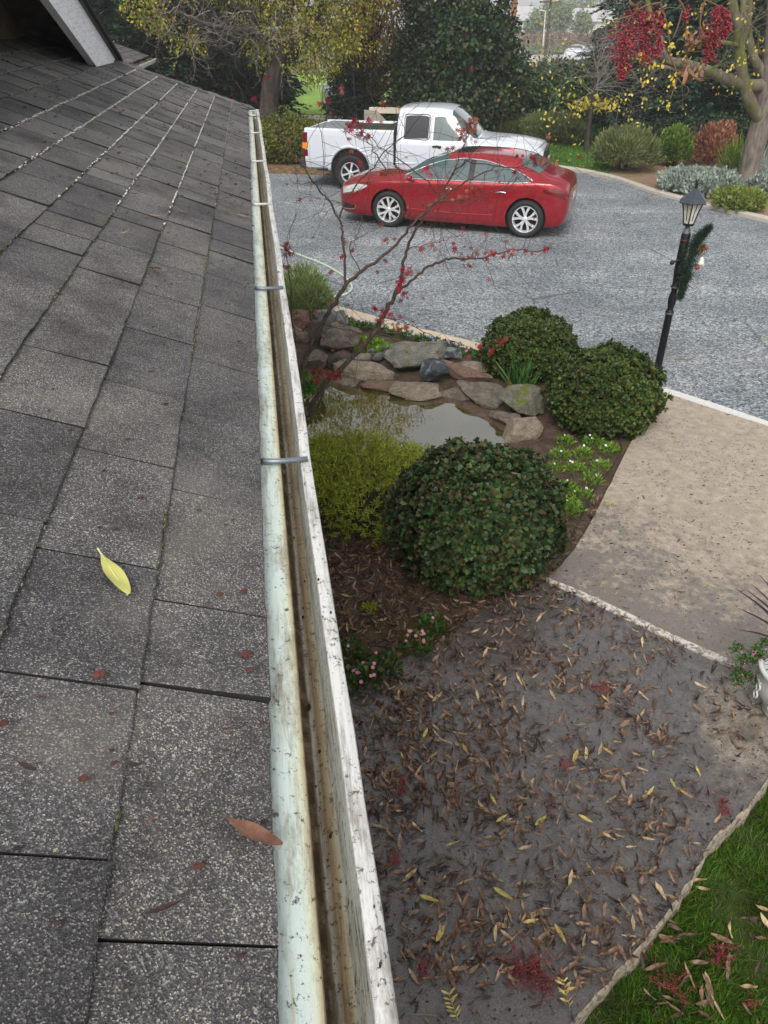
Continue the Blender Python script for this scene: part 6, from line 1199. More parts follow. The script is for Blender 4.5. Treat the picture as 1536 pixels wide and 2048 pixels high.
def curled(L, wdt, n=9, m=5, curl=1.2, bend=.6, tw=.8, seed=0, wavy=.0):
    """curled lance leaf from the stalk at 0 along +y"""
    V = []
    r = np.random.default_rng(seed)
    for i in range(n):
        s = i/(n-1); w_ = wdt*(math.sin(math.pi*min(1, s*.92+.06))**.8)*(1-s*.25); ang_ = bend*s*s; cy = L*(math.sin(ang_)/ang_ if ang_ > .01 else 1)*s; cz = L*s*ang_*.5
        for j in range(m):
            u = (j/(m-1)-.5)*2; a = u*curl*(.5+.5*s); x = w_*.5*math.sin(a)/max(curl, .2); z = w_*.5*(1-math.cos(a))/max(curl, .2); z += wavy*math.sin(s*9+u*2)*wdt*.2
            t_ = tw*(s-.4); V.append((x*math.cos(t_)-z*math.sin(t_), cy, cz+x*math.sin(t_)+z*math.cos(t_)))
    F = [(i*m+j, i*m+j+1, (i+1)*m+j+1, (i+1)*m+j) for i in range(n-1) for j in range(m-1)]
    V = np.array(V); st, Fs = tube([(0, -L*.18, -.0005), (0, 0, 0)], L*.008, 3); return np.vstack([V, st]), F+[tuple(a+len(V) for a in f) for f in Fs]
def hang(cx, cy, k, sp, L):
    acc = Acc()
    for i in range(k):
        V, F = curled(L*rng.uniform(.6, 1.15), .022, 10, 5, 1.7, 1.3, 2.4*rng.choice([-1, 1]), i, 1.0); c = ab(cx+rng.normal()*sp, cy+rng.normal()*sp*.5, rng.normal()*.01)
        q_ = Vector((rng.normal()*.25, rng.normal()*.3, -1)).to_track_quat('Y', 'Z').to_matrix(); acc.add(V@np.array(q_).T+c, F)
    V, F = acc.get(); mk('curled_leaves', V, F, M_cur, t, smooth=True)
hang(1374, 128, 8, 4, .085); hang(1400, 132, 4, 5, .055); hang(1398, 62, 8, 14, .05); hang(1310, 8, 8, 22, .05); hang(1388, 78, 6, 8, .04)
for cx, cy, k, sp in ((1338, 46, 9, 5), (1344, 88, 9, 5), (1378, 66, 8, 6), (1278, 108, 6, 5), (1303, 128, 7, 6), (1326, 128, 5, 5), (1348, 150, 6, 4), (1350, 166, 6, 6), (1336, 210, 6, 6)):
    P = np.array([ab(cx+rng.normal()*sp, cy+rng.normal()*sp) for _ in range(k)]); V, F = scatter(T_OV, P, rnd(k)+(0, 0, -.8), rnd(k), rng.uniform(.010, .018, k)); mk('yellow_leaves', V, F, M_lem, t)
V, F = tube(cr([ab(1236, 52), ab(1228, 66), ab(1215, 75), ab(1200, 79)], 10), .0018, 6); mk('stems', V, F, plain('twig_brown', srgb(112, 84, 64), .8), t)
# ================================================================ POT WITH PLANTS at the right edge
pc = G(1560, 1440); pc[2] = .05
t = thing('flower_pot', 'white patterned garden urn on the walkway at the right edge', 'flower pot', pc)
M_pot = plain('white_glaze', srgb(206, 208, 204), .5, var=.1, scale=20)
V, F = lathe([(.10, 0), (.115, .02), (.10, .05), (.15, .11), (.19, .19), (.205, .26), (.20, .31), (.215, .33), (.215, .35), (.195, .35), (.185, .30), (.0, .30)], 40, pc); mk('urn', V, F, M_pot, t, smooth=True)
acc = Acc()
for k in range(10):          # raised scrolls on the belly
    a = k*.628
    for s_ in (0, 1):
        P = [(pc[0]+(.19+.018*math.sin(th)*0+.012)*math.cos(a+.10*math.sin(th*2+s_*3)), pc[1]+(.202)*math.sin(a+.10*math.sin(th*2+s_*3)), pc[2]+.14+.035*th) for th in np.linspace(0, 3.6, 12)]
        V, F = tube(P, .006, 5); acc.add(V, F)
V, F = acc.get(); mk('scroll_relief', V, F, M_pot, t, smooth=True)
V, F = angular(pc+(-.17, -.05, .0), (.13, .11, .08), MR['tan'], 77, flat=.5); tag(mk('stone', V, F, MR['tan'], smooth=True), 'tan flat stone wedged beside the foot of the white urn', 'rock')
tp = thing('trailing_plant', 'fine leaved green plant with tiny pink flowers spilling over the white urn', 'plant', pc+(0, 0, .3)); acc = Acc(); P = []; 
for px, py, z in ((1475, 1297, .40), (1488, 1320, .36), (1478, 1342, .30), (1475, 1362, .26), (1500, 1352, .28), (1515, 1300, .44), (1530, 1285, .47), (1505, 1318, .38), (1528, 1310, .42), (1520, 1368, .26), (1550, 1295, .45)):
    c = G(px, py, z); s0 = pc+(0, 0, .33); V, F = tube(cr([s0, (s0+c)/2+(0, 0, .06), c], 8), .0022, 4); acc.add(V, F)
    for _ in range(90): P.append((c, rng.normal(size=3)))
V, F = acc.get(); mk('stems', V, F, plain('purple_stem', srgb(96, 62, 66), .8), tp)
pp = np.array([a+b*.014 for a, b in P]); V, F = scatter(T_LN, pp, rnd(len(pp))+(-.2, 0, .1), rnd(len(pp)), rng.uniform(.018, .034, len(pp))); mk('leaves', V, F, M_hb, tp)
pf = pp[rng.random(len(pp)) < .07]+(-.008, -.012, -.006); V, F = scatter(T_OV, np.repeat(pf, 3, 0), rnd(len(pf)*3), rnd(len(pf)*3), .010); mk('flowers', V, F, P_pink, tp)
tc = thing('spiky_plant', 'dark purple spiky plant with long narrow leaves above the white urn', 'plant', pc+(.02, 0, .3)); c0 = pc+(.06, .04, .36)
T_SW = [];
for px, py, z in ((1470, 1176, .55), (1494, 1180, .62), (1503, 1168, .75), (1476, 1216, .50), (1478, 1259, .42), (1520, 1150, .8), (1560, 1140, .8), (1640, 1150, .8), (1720, 1200, .7), (1760, 1290, .5), (1600, 1120, .9), (1700, 1160, .8), (1580, 1500, .3), (1680, 1480, .35)):
    e_ = G(px, py, z); P = cr([c0, c0*.45+e_*.55+np.array([0, 0, .05]), e_], 10); sd_ = unit(np.cross(e_-c0, (0, 0, 1.))); wd_ = np.array([.010, .012, .013, .013, .012, .011, .009, .007, .004, .0005])[:, None]
    V = np.vstack([P-sd_*wd_, P+np.array([0, 0, -.003]), P+sd_*wd_]); F = [(i, i+1, 11+i, 10+i) for i in range(9)]+[(10+i, 11+i, 21+i, 20+i) for i in range(9)]; mk('leaf', V, F, leafmat('purple_sword', [srgb(58, 36, 44), srgb(92, 60, 66)], .45, .15), tc)

# ================================================================ LAWN by the patio
lp_ = [G(*p)[:2] for p in ((1640, 1440), (1560, 1510), (1520, 1590), (1470, 1655), (1420, 1700), (1380, 1770), (1330, 1850), (1250, 1945), (1150, 2060), (1040, 2200))]
lawnpoly = [tuple(p) for p in lp_]+[(.35, .7), (.5, .2), (4.5, .2), (4.5, 2.6)]
V, F = poly_sheet([(p[0], p[1], 0) for p in [tuple(G(1600, 1470)[:2])]+[tuple(np.array(a)-(.10, -.05)) for a in lp_[1:]]+lawnpoly[10:]], -.075, -.2); struct('lawn', V, F, m_grass('lawn_soil', srgb(52, 56, 26), srgb(62, 72, 26), srgb(50, 74, 22)))
n = 150000; gx_ = rng.uniform(.3, 2.6, n); gy_ = rng.uniform(.75, 2.7, n); ins = inpoly(gx_, gy_, lawnpoly); gx_, gy_ = gx_[ins], gy_[ins]
den = np.array([mn.noise(Vector((a*4, b*4, 1))) for a, b in zip(gx_, gy_)]); k = rng.random(len(gx_)) < .72+.5*den; gx_, gy_, den = gx_[k], gy_[k], den[k]; m = len(gx_)
M_bl = leafmat('grass_blade', [srgb(48, 84, 18), srgb(66, 110, 26), srgb(88, 134, 36), srgb(112, 150, 48), srgb(134, 140, 62)], .5, .35)
lean = np.array([[mn.noise(Vector((a*9, b*9, 4))), mn.noise(Vector((a*9, b*9, 9)))] for a, b in zip(gx_, gy_)])*1.3
D = np.stack([rng.normal(size=m)*.42+lean[:, 0], rng.normal(size=m)*.42+lean[:, 1], np.full(m, .85)], 1)
T_G = (np.array([(-.030, 0, 0), (.030, 0, 0), (.022, .55, .06), (-.022, .55, .06), (0, 1, .22)]), [(0, 1, 2, 3), (3, 2, 4)])
V, F = scatter((T_G[0], [(0, 1, 2), (0, 2, 3), (3, 2, 4)]), np.stack([gx_, gy_, np.full(m, -.078)], 1), D, rnd(m)+(0, -.4, .3), rng.uniform(.035, .070, m)*(1+.3*den)); o = mk('lawn_grass', V, F, M_bl, base=np.zeros(3)); o['kind'] = 'stuff'; o['label'] = 'short green lawn grass below the patio edge'
# far lawn blades, coarse
n = 24000; gx_ = rng.uniform(3, 11, n); gy_ = rng.uniform(19.5, 28, n); k = inpoly(gx_, gy_, lawnP); gx_, gy_ = gx_[k], gy_[k]; m = len(gx_)
V, F = scatter(T_ND, np.stack([gx_, gy_, np.full(m, .02)], 1), rnd(m)*.5+(0, 0, .8), rnd(m), rng.uniform(.06, .11, m)); o = mk('far_lawn_grass', V, F, M_bl, base=np.zeros(3)); o['kind'] = 'stuff'; o['label'] = 'green grass of the far lawn under the young tree'
n = 260; P = np.stack([rng.uniform(3, 11, n), rng.uniform(19.5, 26, n), np.full(n, .09)], 1); P = P[inpoly(P[:, 0], P[:, 1], lawnP)]; V, F = scatter(T_OV, P, rnd(len(P))*(1, 1, .1), (0, 0, 1.)+rnd(len(P))*.3, .09); o = mk('yellow_leaf_litter', V, F, M_lem, base=np.zeros(3)); o['kind'] = 'stuff'; o['label'] = 'scattered yellow leaves on the far lawn'

# ================================================================ FALLEN LEAVES
def objleaf(name, cols, rough=.6, mott=True, trans=.12):
    q = NM(name); oi = q.n('ObjectInfo'); n_ = len(cols); r_ = q.math('FRACT', q.math('ADD', oi.outputs['Random'], q.math('MULTIPLY', q.island(), .731)))
    c = q.ramp(r_, [(i/(n_-1), k_) for i, k_ in enumerate(cols)])
    if mott: c = q.mix(.7, c, q.ramp(q.noise(42, 5, .75), [(.35, srgb(140, 120, 110)), (.62, srgb(255, 255, 255))]), 'MULTIPLY')
    q.col(c).rough(rough); return q.m
M_fb = objleaf('fallen_brown', [srgb(80, 62, 50), srgb(116, 90, 70), srgb(146, 116, 88), srgb(126, 92, 72), srgb(188, 158, 118), srgb(92, 72, 58), srgb(204, 178, 138)], .55)
M_fdk = objleaf('fallen_dark', [srgb(44, 34, 30), srgb(70, 54, 44), srgb(104, 78, 62), srgb(82, 60, 50), srgb(136, 104, 80)], .45)
M_fy = objleaf('fallen_yellow', [srgb(168, 158, 78), srgb(200, 188, 96), srgb(186, 150, 84), srgb(212, 200, 120)], .6)
VAR = [curled(1, w_, 8, 5, c_, b_, t_, i, .5) for i, (w_, c_, b_, t_) in enumerate(((.36, .7, .5, .3), (.34, 1.4, .7, .7), (.40, .9, 1.0, -.6), (.30, 1.8, .4, 1.2), (.34, .4, .9, .2), (.32, 1.2, 1.2, -.9), (.40, .5, .3, .1), (.26, 2.0, .5, .5)))]
FLAT = [curled(1, w_, 8, 5, .25, .2, .1, i, .2) for i, w_ in enumerate((.36, .32, .42))]
def rotm(a, tx, ty): return np.array(Matrix.Rotation(a, 3, 'Z') @ Matrix.Rotation(tx, 3, 'X') @ Matrix.Rotation(ty, 3, 'Y'))
patio = [tuple(p[:2]) for p in pl]+[(-1.6, 2.9), (-1.2, .6), (.5, 1.0)]+[tuple(p[:2]) for p in pr[::-1]]+[tuple(G(1560, 1396)[:2])]
walk = [tuple(p[:2]) for p in wl]+[tuple(G(1440, 1333)[:2]), tuple(G(1560, 1388)[:2]), (9.5, 1.3), (9.5, 3.7), tuple(G(1536, 862)[:2])]
def vis(P, lm=300):               # on screen and not behind the gutter or roof
    d = P-np.array([0, 0, H]); z = d[:, 1]*CT-d[:, 2]*ST; x = 768+FPX*d[:, 0]/z; v = 1024+FPX*(-d[:, 2]*CT-d[:, 1]*ST)/z; gl_ = 790-(2048-v)*.1511; return (x > gl_-lm) & (x < 1560) & (v > 0) & (v < 2075) & (z > 0)
n = 20000; P = np.stack([rng.uniform(-1.6, 3.2, n), rng.uniform(.6, 4.5, n), np.full(n, .05)], 1); P = P[inpoly(P[:, 0], P[:, 1], patio)]; P = P[vis(P)]
f = P[:, 0]*.95-P[:, 1]*.12; dens = np.clip(1.02-.50*f+.25*(P[:, 1] < 1.9), .12, 1)*np.clip(1.15-.10*(P[:, 1]-1.5)**1.2*0, 0, 1)*(.75+1.6*np.array([mn.noise(Vector((a*2.6, b*2.6, 3))) for a, b, _ in P])+.25); P = P[rng.random(len(P)) < dens*.62]
P = P[np.argsort(P[:, 1]+P[:, 0]**2*.1)]; NI = 300
nv = vis(P, 15); near = P[nv][:NI]; rest = np.vstack([P[nv][NI:], P[~nv]])
srcs = []
for i in range(8):
    V, F = VAR[i]; V = V-(0, .5, 0); o = mk('fallen_leaf', V, F, M_fb, local=True, smooth=True); srcs.append(o.data); bpy.data.objects.remove(o, do_unlink=True)
for i in range(4): d_ = srcs[i*2].copy(); d_.materials.clear(); d_.materials.append(M_fdk); srcs.append(d_)
fy = []
for i in range(3):
    V, F = FLAT[i]; o = mk('yellow_leaf', V-(0, .5, 0), F, M_fy, local=True, smooth=True); fy.append(o.data); bpy.data.objects.remove(o, do_unlink=True)
def drop(name, me, p, L, rz, tx, ty, label, cat, group, lift=.006):
    o = bpy.data.objects.new(name, me); C.objects.link(o); o.location = (p[0], p[1], p[2]+lift); o.rotation_euler = (tx, ty, rz); o.scale = (L, L, L); return tag(o, label, cat, group)
for i, p in enumerate(near):
    drop('fallen_leaf', srcs[i % 12], p, rng.uniform(.042, .084), rng.uniform(0, 6.28), rng.normal()*.06, rng.normal()*.25, 'curled brown dead leaf lying on the wet lower patio near the roof', 'leaf', 'brown leaves on the wet patio')
def litter(name, label, P, mats_prob, smin, smax, tpl=VAR, lift=.006, tilt=.5):
    groups = {}
    for p in P:
        m_ = mats_prob[int(rng.integers(0, len(mats_prob)))]; V, F = tpl[int(rng.integers(0, len(tpl)))]; L = rng.uniform(smin, smax); M = rotm(rng.uniform(0, 6.28), rng.normal()*.2, rng.normal()*tilt); groups.setdefault(m_, Acc()).add(((V-(0, .5, 0))*L)@M.T+p+(0, 0, lift), F)
    A2 = Acc(); ms = list(groups)
    for k_, m_ in enumerate(ms):
        V, F = groups[m_].get(); A2.add(V, F, k_)
    V, F = A2.get(); o = mk(name, V, F, ms, base=np.zeros(3), mi=A2.M, smooth=True); o['kind'] = 'stuff'; o['label'] = label
VL = [curled(1, w_, 5, 3, c_, b_, t_, i) for i, (w_, c_, b_, t_) in enumerate(((.34, .7, .5, .3), (.30, 1.4, .7, .7), (.36, 1.0, 1.0, -.6), (.28, 1.5, .4, 1.2)))]
litter('patio_leaf_litter', 'smaller brown leaf litter across the far part of the wet patio', rest, [M_fb, M_fdk], .045, .09, VAR, .005, .3)
# soaked dark scraps, stalks and crumbs lying between the leaves
n = 5500; Q = np.stack([rng.uniform(-1.6, 3.2, n), rng.uniform(.6, 4.5, n), np.full(n, .05)], 1); Q = Q[inpoly(Q[:, 0], Q[:, 1], patio)]; Q = Q[vis(Q)]; Q = Q[rng.random(len(Q)) < np.clip(1.1-.42*Q[:, 0], .2, 1)]
litter('wet_leaf_scraps', 'soaked blackish leaf scraps stuck to the wet patio', Q, [M_fdk], .02, .055, VL, .002, .2)
acc = Acc(); Q = np.stack([rng.uniform(-1.4, 3.0, 900), rng.uniform(.7, 4.6, 900), np.full(900, .051)], 1); Q = Q[inpoly(Q[:, 0], Q[:, 1], patio) & vis(Q)]
for p in Q[:360]:
    a = rng.uniform(0, 6.28); L = rng.uniform(.03, .11); b_ = rng.normal()*.5; V, F = tube([p+np.array([math.cos(a+b_*t_)*L*t_, math.sin(a+b_*t_)*L*t_, .002]) for t_ in np.linspace(0, 1, 5)], .0011, 4); acc.add(V, F)
V, F = acc.get(); o = mk('leaf_stalks', V, F, objleaf('stalks', [srgb(48, 34, 28), srgb(120, 100, 70), srgb(80, 56, 44), srgb(150, 128, 92)], .7, False), base=np.zeros(3)); o['kind'] = 'stuff'; o['label'] = 'thin fallen leaf stalks scattered over the wet patio'
V0, F0 = ico(1); acc = Acc(); n = 15000; Q = np.stack([rng.uniform(-1.6, 4, n), rng.uniform(.6, 7.4, n), np.full(n, .05)], 1); ip = inpoly(Q[:, 0], Q[:, 1], patio); iw = inpoly(Q[:, 0], Q[:, 1], walk); Q = Q[vis(Q) & (ip | (iw & (rng.random(n) < .5)))]
for p in Q: s_ = rng.uniform(.0012, .0042)*(2.2 if rng.random() < .1 else 1); acc.add(V0*np.array([s_*rng.uniform(1, 2), s_, s_*.4])+p+(0, 0, .001), F0)
V, F = acc.get(); o = mk('crumbs', V, F, plain('crumb_dark', srgb(40, 32, 30), .7, var=.3), base=np.zeros(3)); o['kind'] = 'stuff'; o['label'] = 'dark crumbs and seeds scattered over the concrete'
# litter on the upper walkway, lawn, bed and kerbside
n = 700; Q = np.stack([rng.uniform(0, 6, n), rng.uniform(2.8, 7.5, n), np.full(n, .052)], 1); Q = Q[inpoly(Q[:, 0], Q[:, 1], walk) & vis(Q)]; Q = Q[rng.random(len(Q)) < np.clip(1.5-.22*Q[:, 1], .08, 1)]
litter('walkway_leaf_litter', 'sparse brown and yellow leaf bits on the upper walkway', Q[:240], [M_fb, M_fdk, M_fy], .03, .06, VL, .003, .3)
n = 16000; Q = np.stack([rng.uniform(-2.0, 2.6, n), rng.uniform(2.8, 5.6, n), np.zeros(n)], 1); ib = inpoly(Q[:, 0], Q[:, 1], bedpoly) & (pond_d(Q[:, 0], Q[:, 1]) > .1); Q = Q[ib]; Q[:, 2] = soil_z(Q[:, 0], Q[:, 1]); Q = Q[vis(Q)]; Q = Q[rng.random(len(Q)) < np.clip(1.25-.30*np.maximum(Q[:, 0], -.2)-.22*np.maximum(Q[:, 1]-4.3, 0)*2, .06, 1)]
litter('bed_leaf_litter', 'dense dark brown leaf mulch over the bed below the gutter', Q[:6500], [M_fdk, M_fdk, M_fb], .045, .09, VL, .012, .6)
n = 1600; Q = np.stack([rng.uniform(-1.5, 3.2, n), rng.uniform(4.5, 10, n), np.zeros(n)], 1); Q = Q[inpoly(Q[:, 0], Q[:, 1], bedpoly) & (pond_d(Q[:, 0], Q[:, 1]) > .12)]; Q[:, 2] = soil_z(Q[:, 0], Q[:, 1]); litter('bed_leaf_bits', 'small dead leaf bits scattered on the soil around the pond', Q[:700], [M_fb, M_fdk], .02, .05, VL, .008, .5)
n = 1500; Q = np.stack([rng.uniform(-3, 15, n), rng.uniform(8, 22, n), np.full(n, .003)], 1); Q = Q[inpoly(Q[:, 0], Q[:, 1], [tuple(p) for p in far_edge]+[tuple(p) for p in kerb_near[::-1]])]; Q = Q[rng.random(len(Q)) < np.clip(.06+.11*np.maximum(Q[:, 0]-2.2, 0), 0, 1)]
litter('driveway_leaf_litter', 'small tan leaves scattered over the right side of the gravel drive', Q[:520], [M_fb, M_fy, M_fb], .04, .08, VL, .004, .4)
n = 40; Q = np.array([G(rng.uniform(660, 980), rng.uniform(790, 870), .032) for _ in range(n)]); Q = Q[pond_d(Q[:, 0], Q[:, 1]) < -.06]; litter('floating_leaf_bits', 'tiny pale leaf bits floating on the pond', Q, [M_fy, M_fb], .018, .045, VL, .002, .05)
# leaves one can point at
for i, (px, py, L, rz) in enumerate(((858, 1800, .075, 1.3), (985, 1600, .06, .4), (1150, 1515, .07, -.5), (1215, 1505, .06, .8), (1002, 1640, .06, 2.2), (1370, 1590, .055, .9), (1170, 1640, .06, 1.0), (1300, 1585, .06, 2.4), (1345, 1570, .05, .2), (1210, 1400, .05, .6), (905, 1690, .06, 2.0), (1080, 1645, .07, 2.3), (1005, 1790, .08, 1.0), (1060, 1845, .06, 1.8), (930, 1500, .05, .3), (850, 1470, .06, -.4), (1295, 1680, .05, 1.4), (880, 1870, .07, 2.6), (1395, 1545, .05, .1), (1120, 1870, .07, .4))):
    p = G(px, py, .05); drop('yellow_leaf', fy[i % 3], p, L*1.25, rz, 0, rng.normal()*.2, 'small flat yellow leaf lying among the brown ones on the wet patio', 'leaf', 'yellow leaves on the wet patio', .012)
for i, (px, py, L, m_) in enumerate([(1400+rng.uniform(-120, 136), 1905+rng.uniform(-90, 130), rng.uniform(.07, .11), 0) for _ in range(46)]+[(1392, 1762, .1, 1), (1408, 1780, .09, 1), (1440, 1900, .09, 0), (1340, 1880, .1, 0)]):
    p = G(px, py, -.03)
    if inpoly(p[:1], p[1:2], lawnpoly)[0]: drop('fallen_leaf', srcs[int(rng.integers(0, 8))], p, L, rng.uniform(0, 6.28), rng.normal()*.2, rng.normal()*.5, 'tan curled dead leaf lying on the green lawn beside the patio edge', 'leaf', 'dead leaves on the lawn', .0)
# dead leaves caught on the big bush
for i in range(26):
    px, py = (1085+rng.normal()*28, 965+rng.normal()*12) if i < 12 else (rng.uniform(850, 1080), rng.uniform(880, 1010)); r_ = ray(px, py); c = np.array([.66, 4.52, .40]); rr_ = np.array([.62, .62, .49]); o_ = (np.array([0, 0, H])-c)/rr_; d_ = r_/rr_; a = d_@d_; b = 2*o_@d_; cc = o_@o_-1; dis = b*b-4*a*cc
    if dis > 0: p = np.array([0, 0, H])+r_*((-b-math.sqrt(dis))/(2*a)); drop('fallen_leaf', srcs[i % 8], p, rng.uniform(.05, .085), rng.uniform(0, 6.28), rng.normal()*.4, rng.normal()*.6, 'dead brown leaf caught on top of the largest rounded bush', 'leaf', 'dead leaves caught on the bush', .01)
# red berry sprays dropped from the tree
def spray(px, py, r_, k, z, label):
    c = G(px, py, z); t = thing('berry_spray', label, 'berries', c, group='red berry sprays on the ground'); acc = Acc(); bb = Acc()
    a0 = rng.uniform(0, 6.28)
    for i in range(k):
        a = a0+rng.normal()*1.2+(math.pi if i % 2 else 0); L = r_*rng.uniform(.4, 1.1); s0 = c+np.array([math.cos(a0), math.sin(a0), 0])*rng.uniform(-.5, .5)*r_+(0, 0, .008)
        e_ = s0+np.array([math.cos(a)*L, math.sin(a)*L, rng.uniform(.0, .03)]); m_ = (s0+e_)/2+rng.normal(size=3)*(.012, .012, .006); P = cr([s0, m_, e_], 7); V, F = tube(P, .0013, 4); acc.add(V, F)
        for j in range(2, 7):
            q_ = P[j]+rng.normal(size=3)*(.008, .008, .004); q_[2] = max(q_[2], z+.003); V, F = tube([P[j], q_], .0008, 3); acc.add(V, F); bb.add(V0*rng.uniform(.0022, .0036)+q_, F0)
    V, F = acc.get(); mk('stalks', V, F, plain('red_stalk', srgb(122, 38, 42), .6, var=.2), t); V, F = bb.get(); mk('berries', V, F, M_ber, t, smooth=True)
for a in ((1045, 1935, .12, 34, .055, 'largest red berry spray on the patio, near the lower edge of the picture'), (1090, 1975, .07, 16, .055, 'red berry spray just right of the largest one on the patio'), (1200, 1380, .06, 12, .055, 'red berry spray on the wet patio below the pale joint'), (806, 1574, .05, 10, .055, 'small red berry spray on the patio close to the gutter, mid way'), (1440, 1614, .05, 11, .055, 'pinkish red berry spray near the right edge of the patio'), (852, 1942, .05, 9, .055, 'red berry spray on the patio left of the largest one'), (790, 1728, .04, 7, .055, 'tiny red berry spray touching the gutter line on the patio'), (1130, 1535, .03, 6, .055, 'tiny red berry sprig in the middle of the patio'),
          (1440, 1905, .075, 20, -.03, 'bright red berry spray standing in the lawn, the upper right one'), (1345, 1975, .10, 14, -.03, 'red berry spray trailing over lawn and dead leaves near the patio edge'), (1508, 2012, .03, 5, -.03, 'tiny red berry sprig on the lawn in the lower right corner')): spray(*a)
# pinnate leaves
def pinnate(px, py, z, L, rz, label):
    c = G(px, py, z); acc = Acc(); acc.add(*tube([(0, -.5*L, .004), (0, .5*L, .006)], .0011, 4))
    for i in range(6):
        for s_ in (-1, 1): V, F = FLAT[int(rng.integers(0, 3))]; M = rotm(s_*-(1.05+rng.normal()*.25), 0, .1*s_+rng.normal()*.3); acc.add((V*L*.30*rng.uniform(.6, 1.15))@M.T+(0, -.38*L+i*.14*L+rng.normal()*.02*L, .006), F)
    V, F = acc.get(); M = rotm(rz, 0, 0); tag(mk('pinnate_leaf', V@M.T+c+(0, 0, .006), F, M_fy, smooth=True), label, 'leaf')
pinnate(1132, 1988, .055, .13, .05, 'pale yellow feather shaped leaf on the patio right of the large berry spray'); pinnate(905, 2012, .055, .12, .3, 'pale yellow feather shaped leaf on the patio near the bottom of the gutter'); pinnate(1222, 1009, .055, .12, 1.2, 'yellow feather shaped leaf lying alone on the upper walkway')
# ================================================================ LEAVES ON THE ROOF
MROOF = [objleaf('roof_yellow', [srgb(190, 188, 104), srgb(194, 192, 108)], .5, False), objleaf('roof_brown', [srgb(126, 88, 66), srgb(132, 92, 70)], .6), objleaf('roof_dark', [srgb(64, 46, 42), srgb(70, 50, 44)], .6), objleaf('roof_tan', [srgb(168, 124, 92), srgb(176, 136, 104)], .6), objleaf('roof_red', [srgb(84, 48, 38), srgb(98, 56, 44)], .8)]
RB = np.stack([RT*math.cos(0)*1.0, E1, NRM], 0)
def roofleaf(px0, py0, px1, py1, m_, label, wdt=.26, curl=.5, bend=.3, seed=1, lift=.013, name='fallen_leaf', tw=.15):
    a, b = RP(px0, py0, lift), RP(px1, py1, lift); L = np.linalg.norm(b-a); y = (b-a)/L; x = unit(np.cross(y, NRM)); V, F = curled(L/1.15, L*wdt/1.15, 14, 7, curl, bend, tw, seed, .12)
    Vr = a+x*V[:, :1]+y*(V[:, 1:2]+.12*L)+NRM*(V[:, 2:3]-V[:, 2].min()+.0005); o = mk(name, Vr, F, MROOF[m_], smooth=True); tag(o, label, 'leaf'); return o
roofleaf(197, 1102, 257, 1196, 0, 'bright yellow-green pointed leaf lying on the near roof shingles', .46, .35, .10, 1, .013, 'fallen_leaf', .02)
a_, b_ = RP(197, 1102, .013), RP(257, 1196, .013); V, F = tube([a_+(b_-a_)*t_+NRM*.0016 for t_ in np.linspace(-.04, .97, 8)], np.linspace(.0011, .0004, 8), 5); yl_ = [o for o in bpy.data.objects if str(o.get('label', '')).startswith('bright yellow-green')][0]; mk('midrib', V, F, plain('leaf_rib', srgb(214, 210, 150), .6), yl_)
roofleaf(443, 1632, 562, 1700, 1, 'large half brown half dark leaf on the roof pointing at the mint flange', .50, .45, .25, 3)
roofleaf(278, 1832, 372, 1806, 2, 'dark twisted brown leaf at the bottom of the roof', .26, 1.6, .5, 4, tw=1.2)
roofleaf(30, 1522, 74, 1545, 2, 'dull grey-brown leaf at the left edge of the roof', .45, .3, .2, 5)
roofleaf(285, 1648, 322, 1632, 1, 'tiny curled tan leaf on the roof left of the large brown leaf', .2, 1.5, .5, 6)
roofleaf(290, 427, 325, 437, 3, 'orange-tan thin leaf on the upper middle of the roof', .25, 1, .3, 7); roofleaf(355, 417, 375, 432, 3, 'pale narrow leaf on the roof beside the orange-tan one', .25, 1, .3, 8); roofleaf(466, 427, 500, 438, 3, 'pale tan leaf on the roof close to the third gutter spike', .32, .6, .3, 9)
roofleaf(254, 384, 278, 392, 2, 'dark curled leaf high on the roof beside a lichen line', .3, 1.5, .4, 10); roofleaf(382, 210, 398, 218, 2, 'small black leaf near the far hip of the roof', .35, 1, .4, 11); roofleaf(446, 372, 462, 376, 3, 'small tan leaf on the roof above the pale tan one', .3, 1, .4, 12); roofleaf(418, 388, 440, 392, 2, 'small dark leaf on the roof left of the gutter', .3, 1, .4, 13)
roofleaf(280, 355, 304, 361, 3, 'pale grey thin leaf on the roof beside the longest lichen line', .2, 1, .4, 14); roofleaf(232, 467, 258, 468, 3, 'thin pale arc of leaf on the roof near the left joints', .14, 1, .6, 15)
a = RP(306, 539); t_p = [a+RT*x*.01+UPS*y*.01 for x, y in ((0, 0), (.3, .1), (-.2, .3), (.1, -.3))]
V, F = scatter(T_MP, np.array(t_p[:2]), np.stack([E1*-.3+RT, -RT+E1*.4]), np.array([NRM, NRM+RT*.3]), np.array([.026, .022])); tag(mk('maple_leaf', V+NRM*.006, F, MROOF[4]), 'small crumpled red maple leaf on the roof shingles', 'leaf')
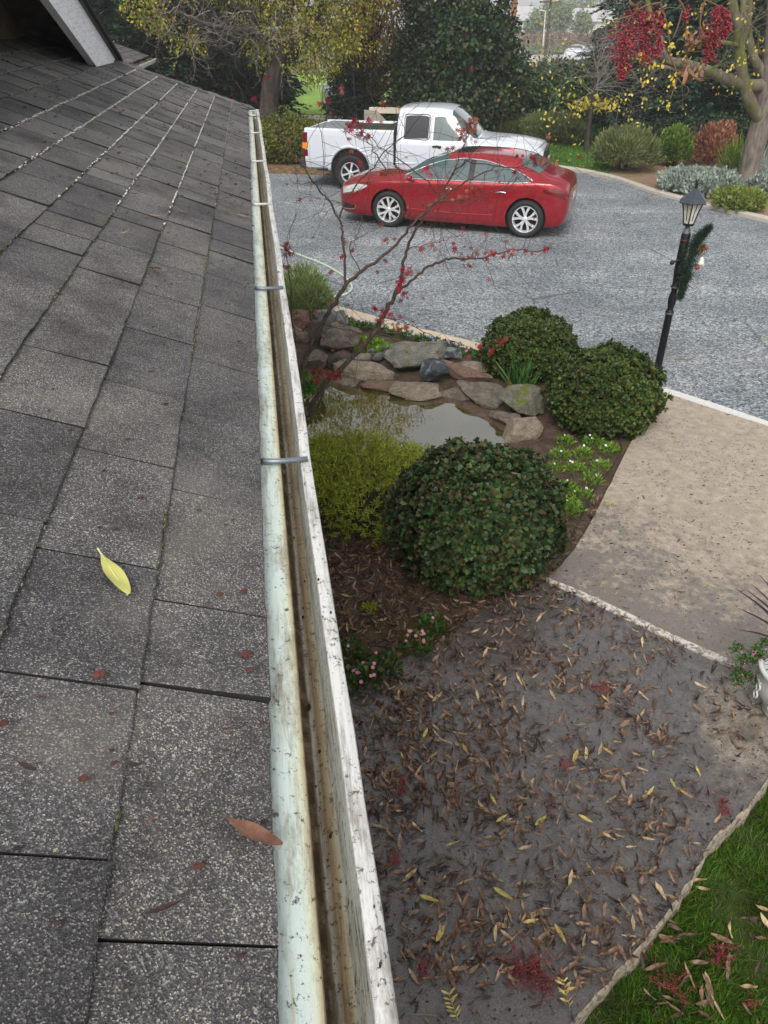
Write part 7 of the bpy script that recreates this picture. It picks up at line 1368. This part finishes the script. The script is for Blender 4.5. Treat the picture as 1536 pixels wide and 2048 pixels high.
for i, (px, py, lab) in enumerate(((493, 1308, 'crumpled red-brown scrap on the roof nearest the flange'), (500, 1340, 'small red-brown scrap just below the larger one by the flange'), (197, 1348, 'crumpled rust red scrap on the roof left of the joints'), (8, 1446, 'rust red scrap at the very left edge of the roof'), (166, 1557, 'dark red scrap on the near left roof shingle'), (397, 1732, 'small round dark red seed on the roof under the brown leaf'), (478, 682, 'dark crumpled bit on the middle roof near the gutter'), (125, 646, 'tiny dark red bit on the middle left roof'), (440, 1188, 'reddish scrap on the roof above the large brown leaf'), (487, 1182, 'dark red scrap on the roof beside the flange'))):
    c = RP(px, py, .012); V, F = ico(3); V = V*(1+.5*vn(V, 2.5, i*9.)[:, None]+.3*vn(V, 6, i*3.)[:, None]); s_ = .0046*(1.2 if i in (0, 2) else .8); V = RT*V[:, :1]*s_*1.2+E1*V[:, 1:2]*s_+NRM*V[:, 2:]*s_*.4; tag(mk('leaf_scrap', c+V, F, MROOF[4] if i != 6 else MROOF[2]), lab, 'leaf')
# gritty bits all over the roof
acc = Acc()
for _ in range(900):
    u = rng.random()**1.3*1.5; s_ = rng.uniform(.1, 7.3); p = orgm+E1*s_+UPS*u+NRM*.009; z_ = rng.uniform(.0008, .0028)*(1+(s_ > 3)); acc.add(p+(RT*V0[:, :1]*z_*rng.uniform(.8, 2.4)+E1*V0[:, 1:2]*z_+NRM*V0[:, 2:]*z_*.6), F0)
V, F = acc.get(); o = mk('roof_grit', V, F, leafmat('roof_grit', [srgb(40, 32, 30), srgb(80, 44, 38), srgb(60, 50, 44), srgb(44, 36, 34)], .9, 0), base=np.zeros(3)); o['kind'] = 'stuff'; o['label'] = 'dark seeds and grit scattered over the shingles'
# ================================================================ AIR
V, F = box(0, 0, 9.4, 860, 860, 25); hz = mk('haze', V, F, [], base=np.zeros(3)); hm = bpy.data.materials.new('haze_air'); hm.use_nodes = True; t_ = hm.node_tree
for n_ in list(t_.nodes): 
    if n_.type == 'BSDF_PRINCIPLED': t_.nodes.remove(n_)
pv = t_.nodes.new('ShaderNodeVolumePrincipled'); pv.inputs['Color'].default_value = (1, 1, 1, 1); pv.inputs['Density'].default_value = .0017; pv.inputs['Anisotropy'].default_value = .2
t_.links.new(pv.outputs[0], [x for x in t_.nodes if x.type == 'OUTPUT_MATERIAL'][0].inputs['Volume']); hz.data.materials.append(hm); hz['kind'] = 'stuff'
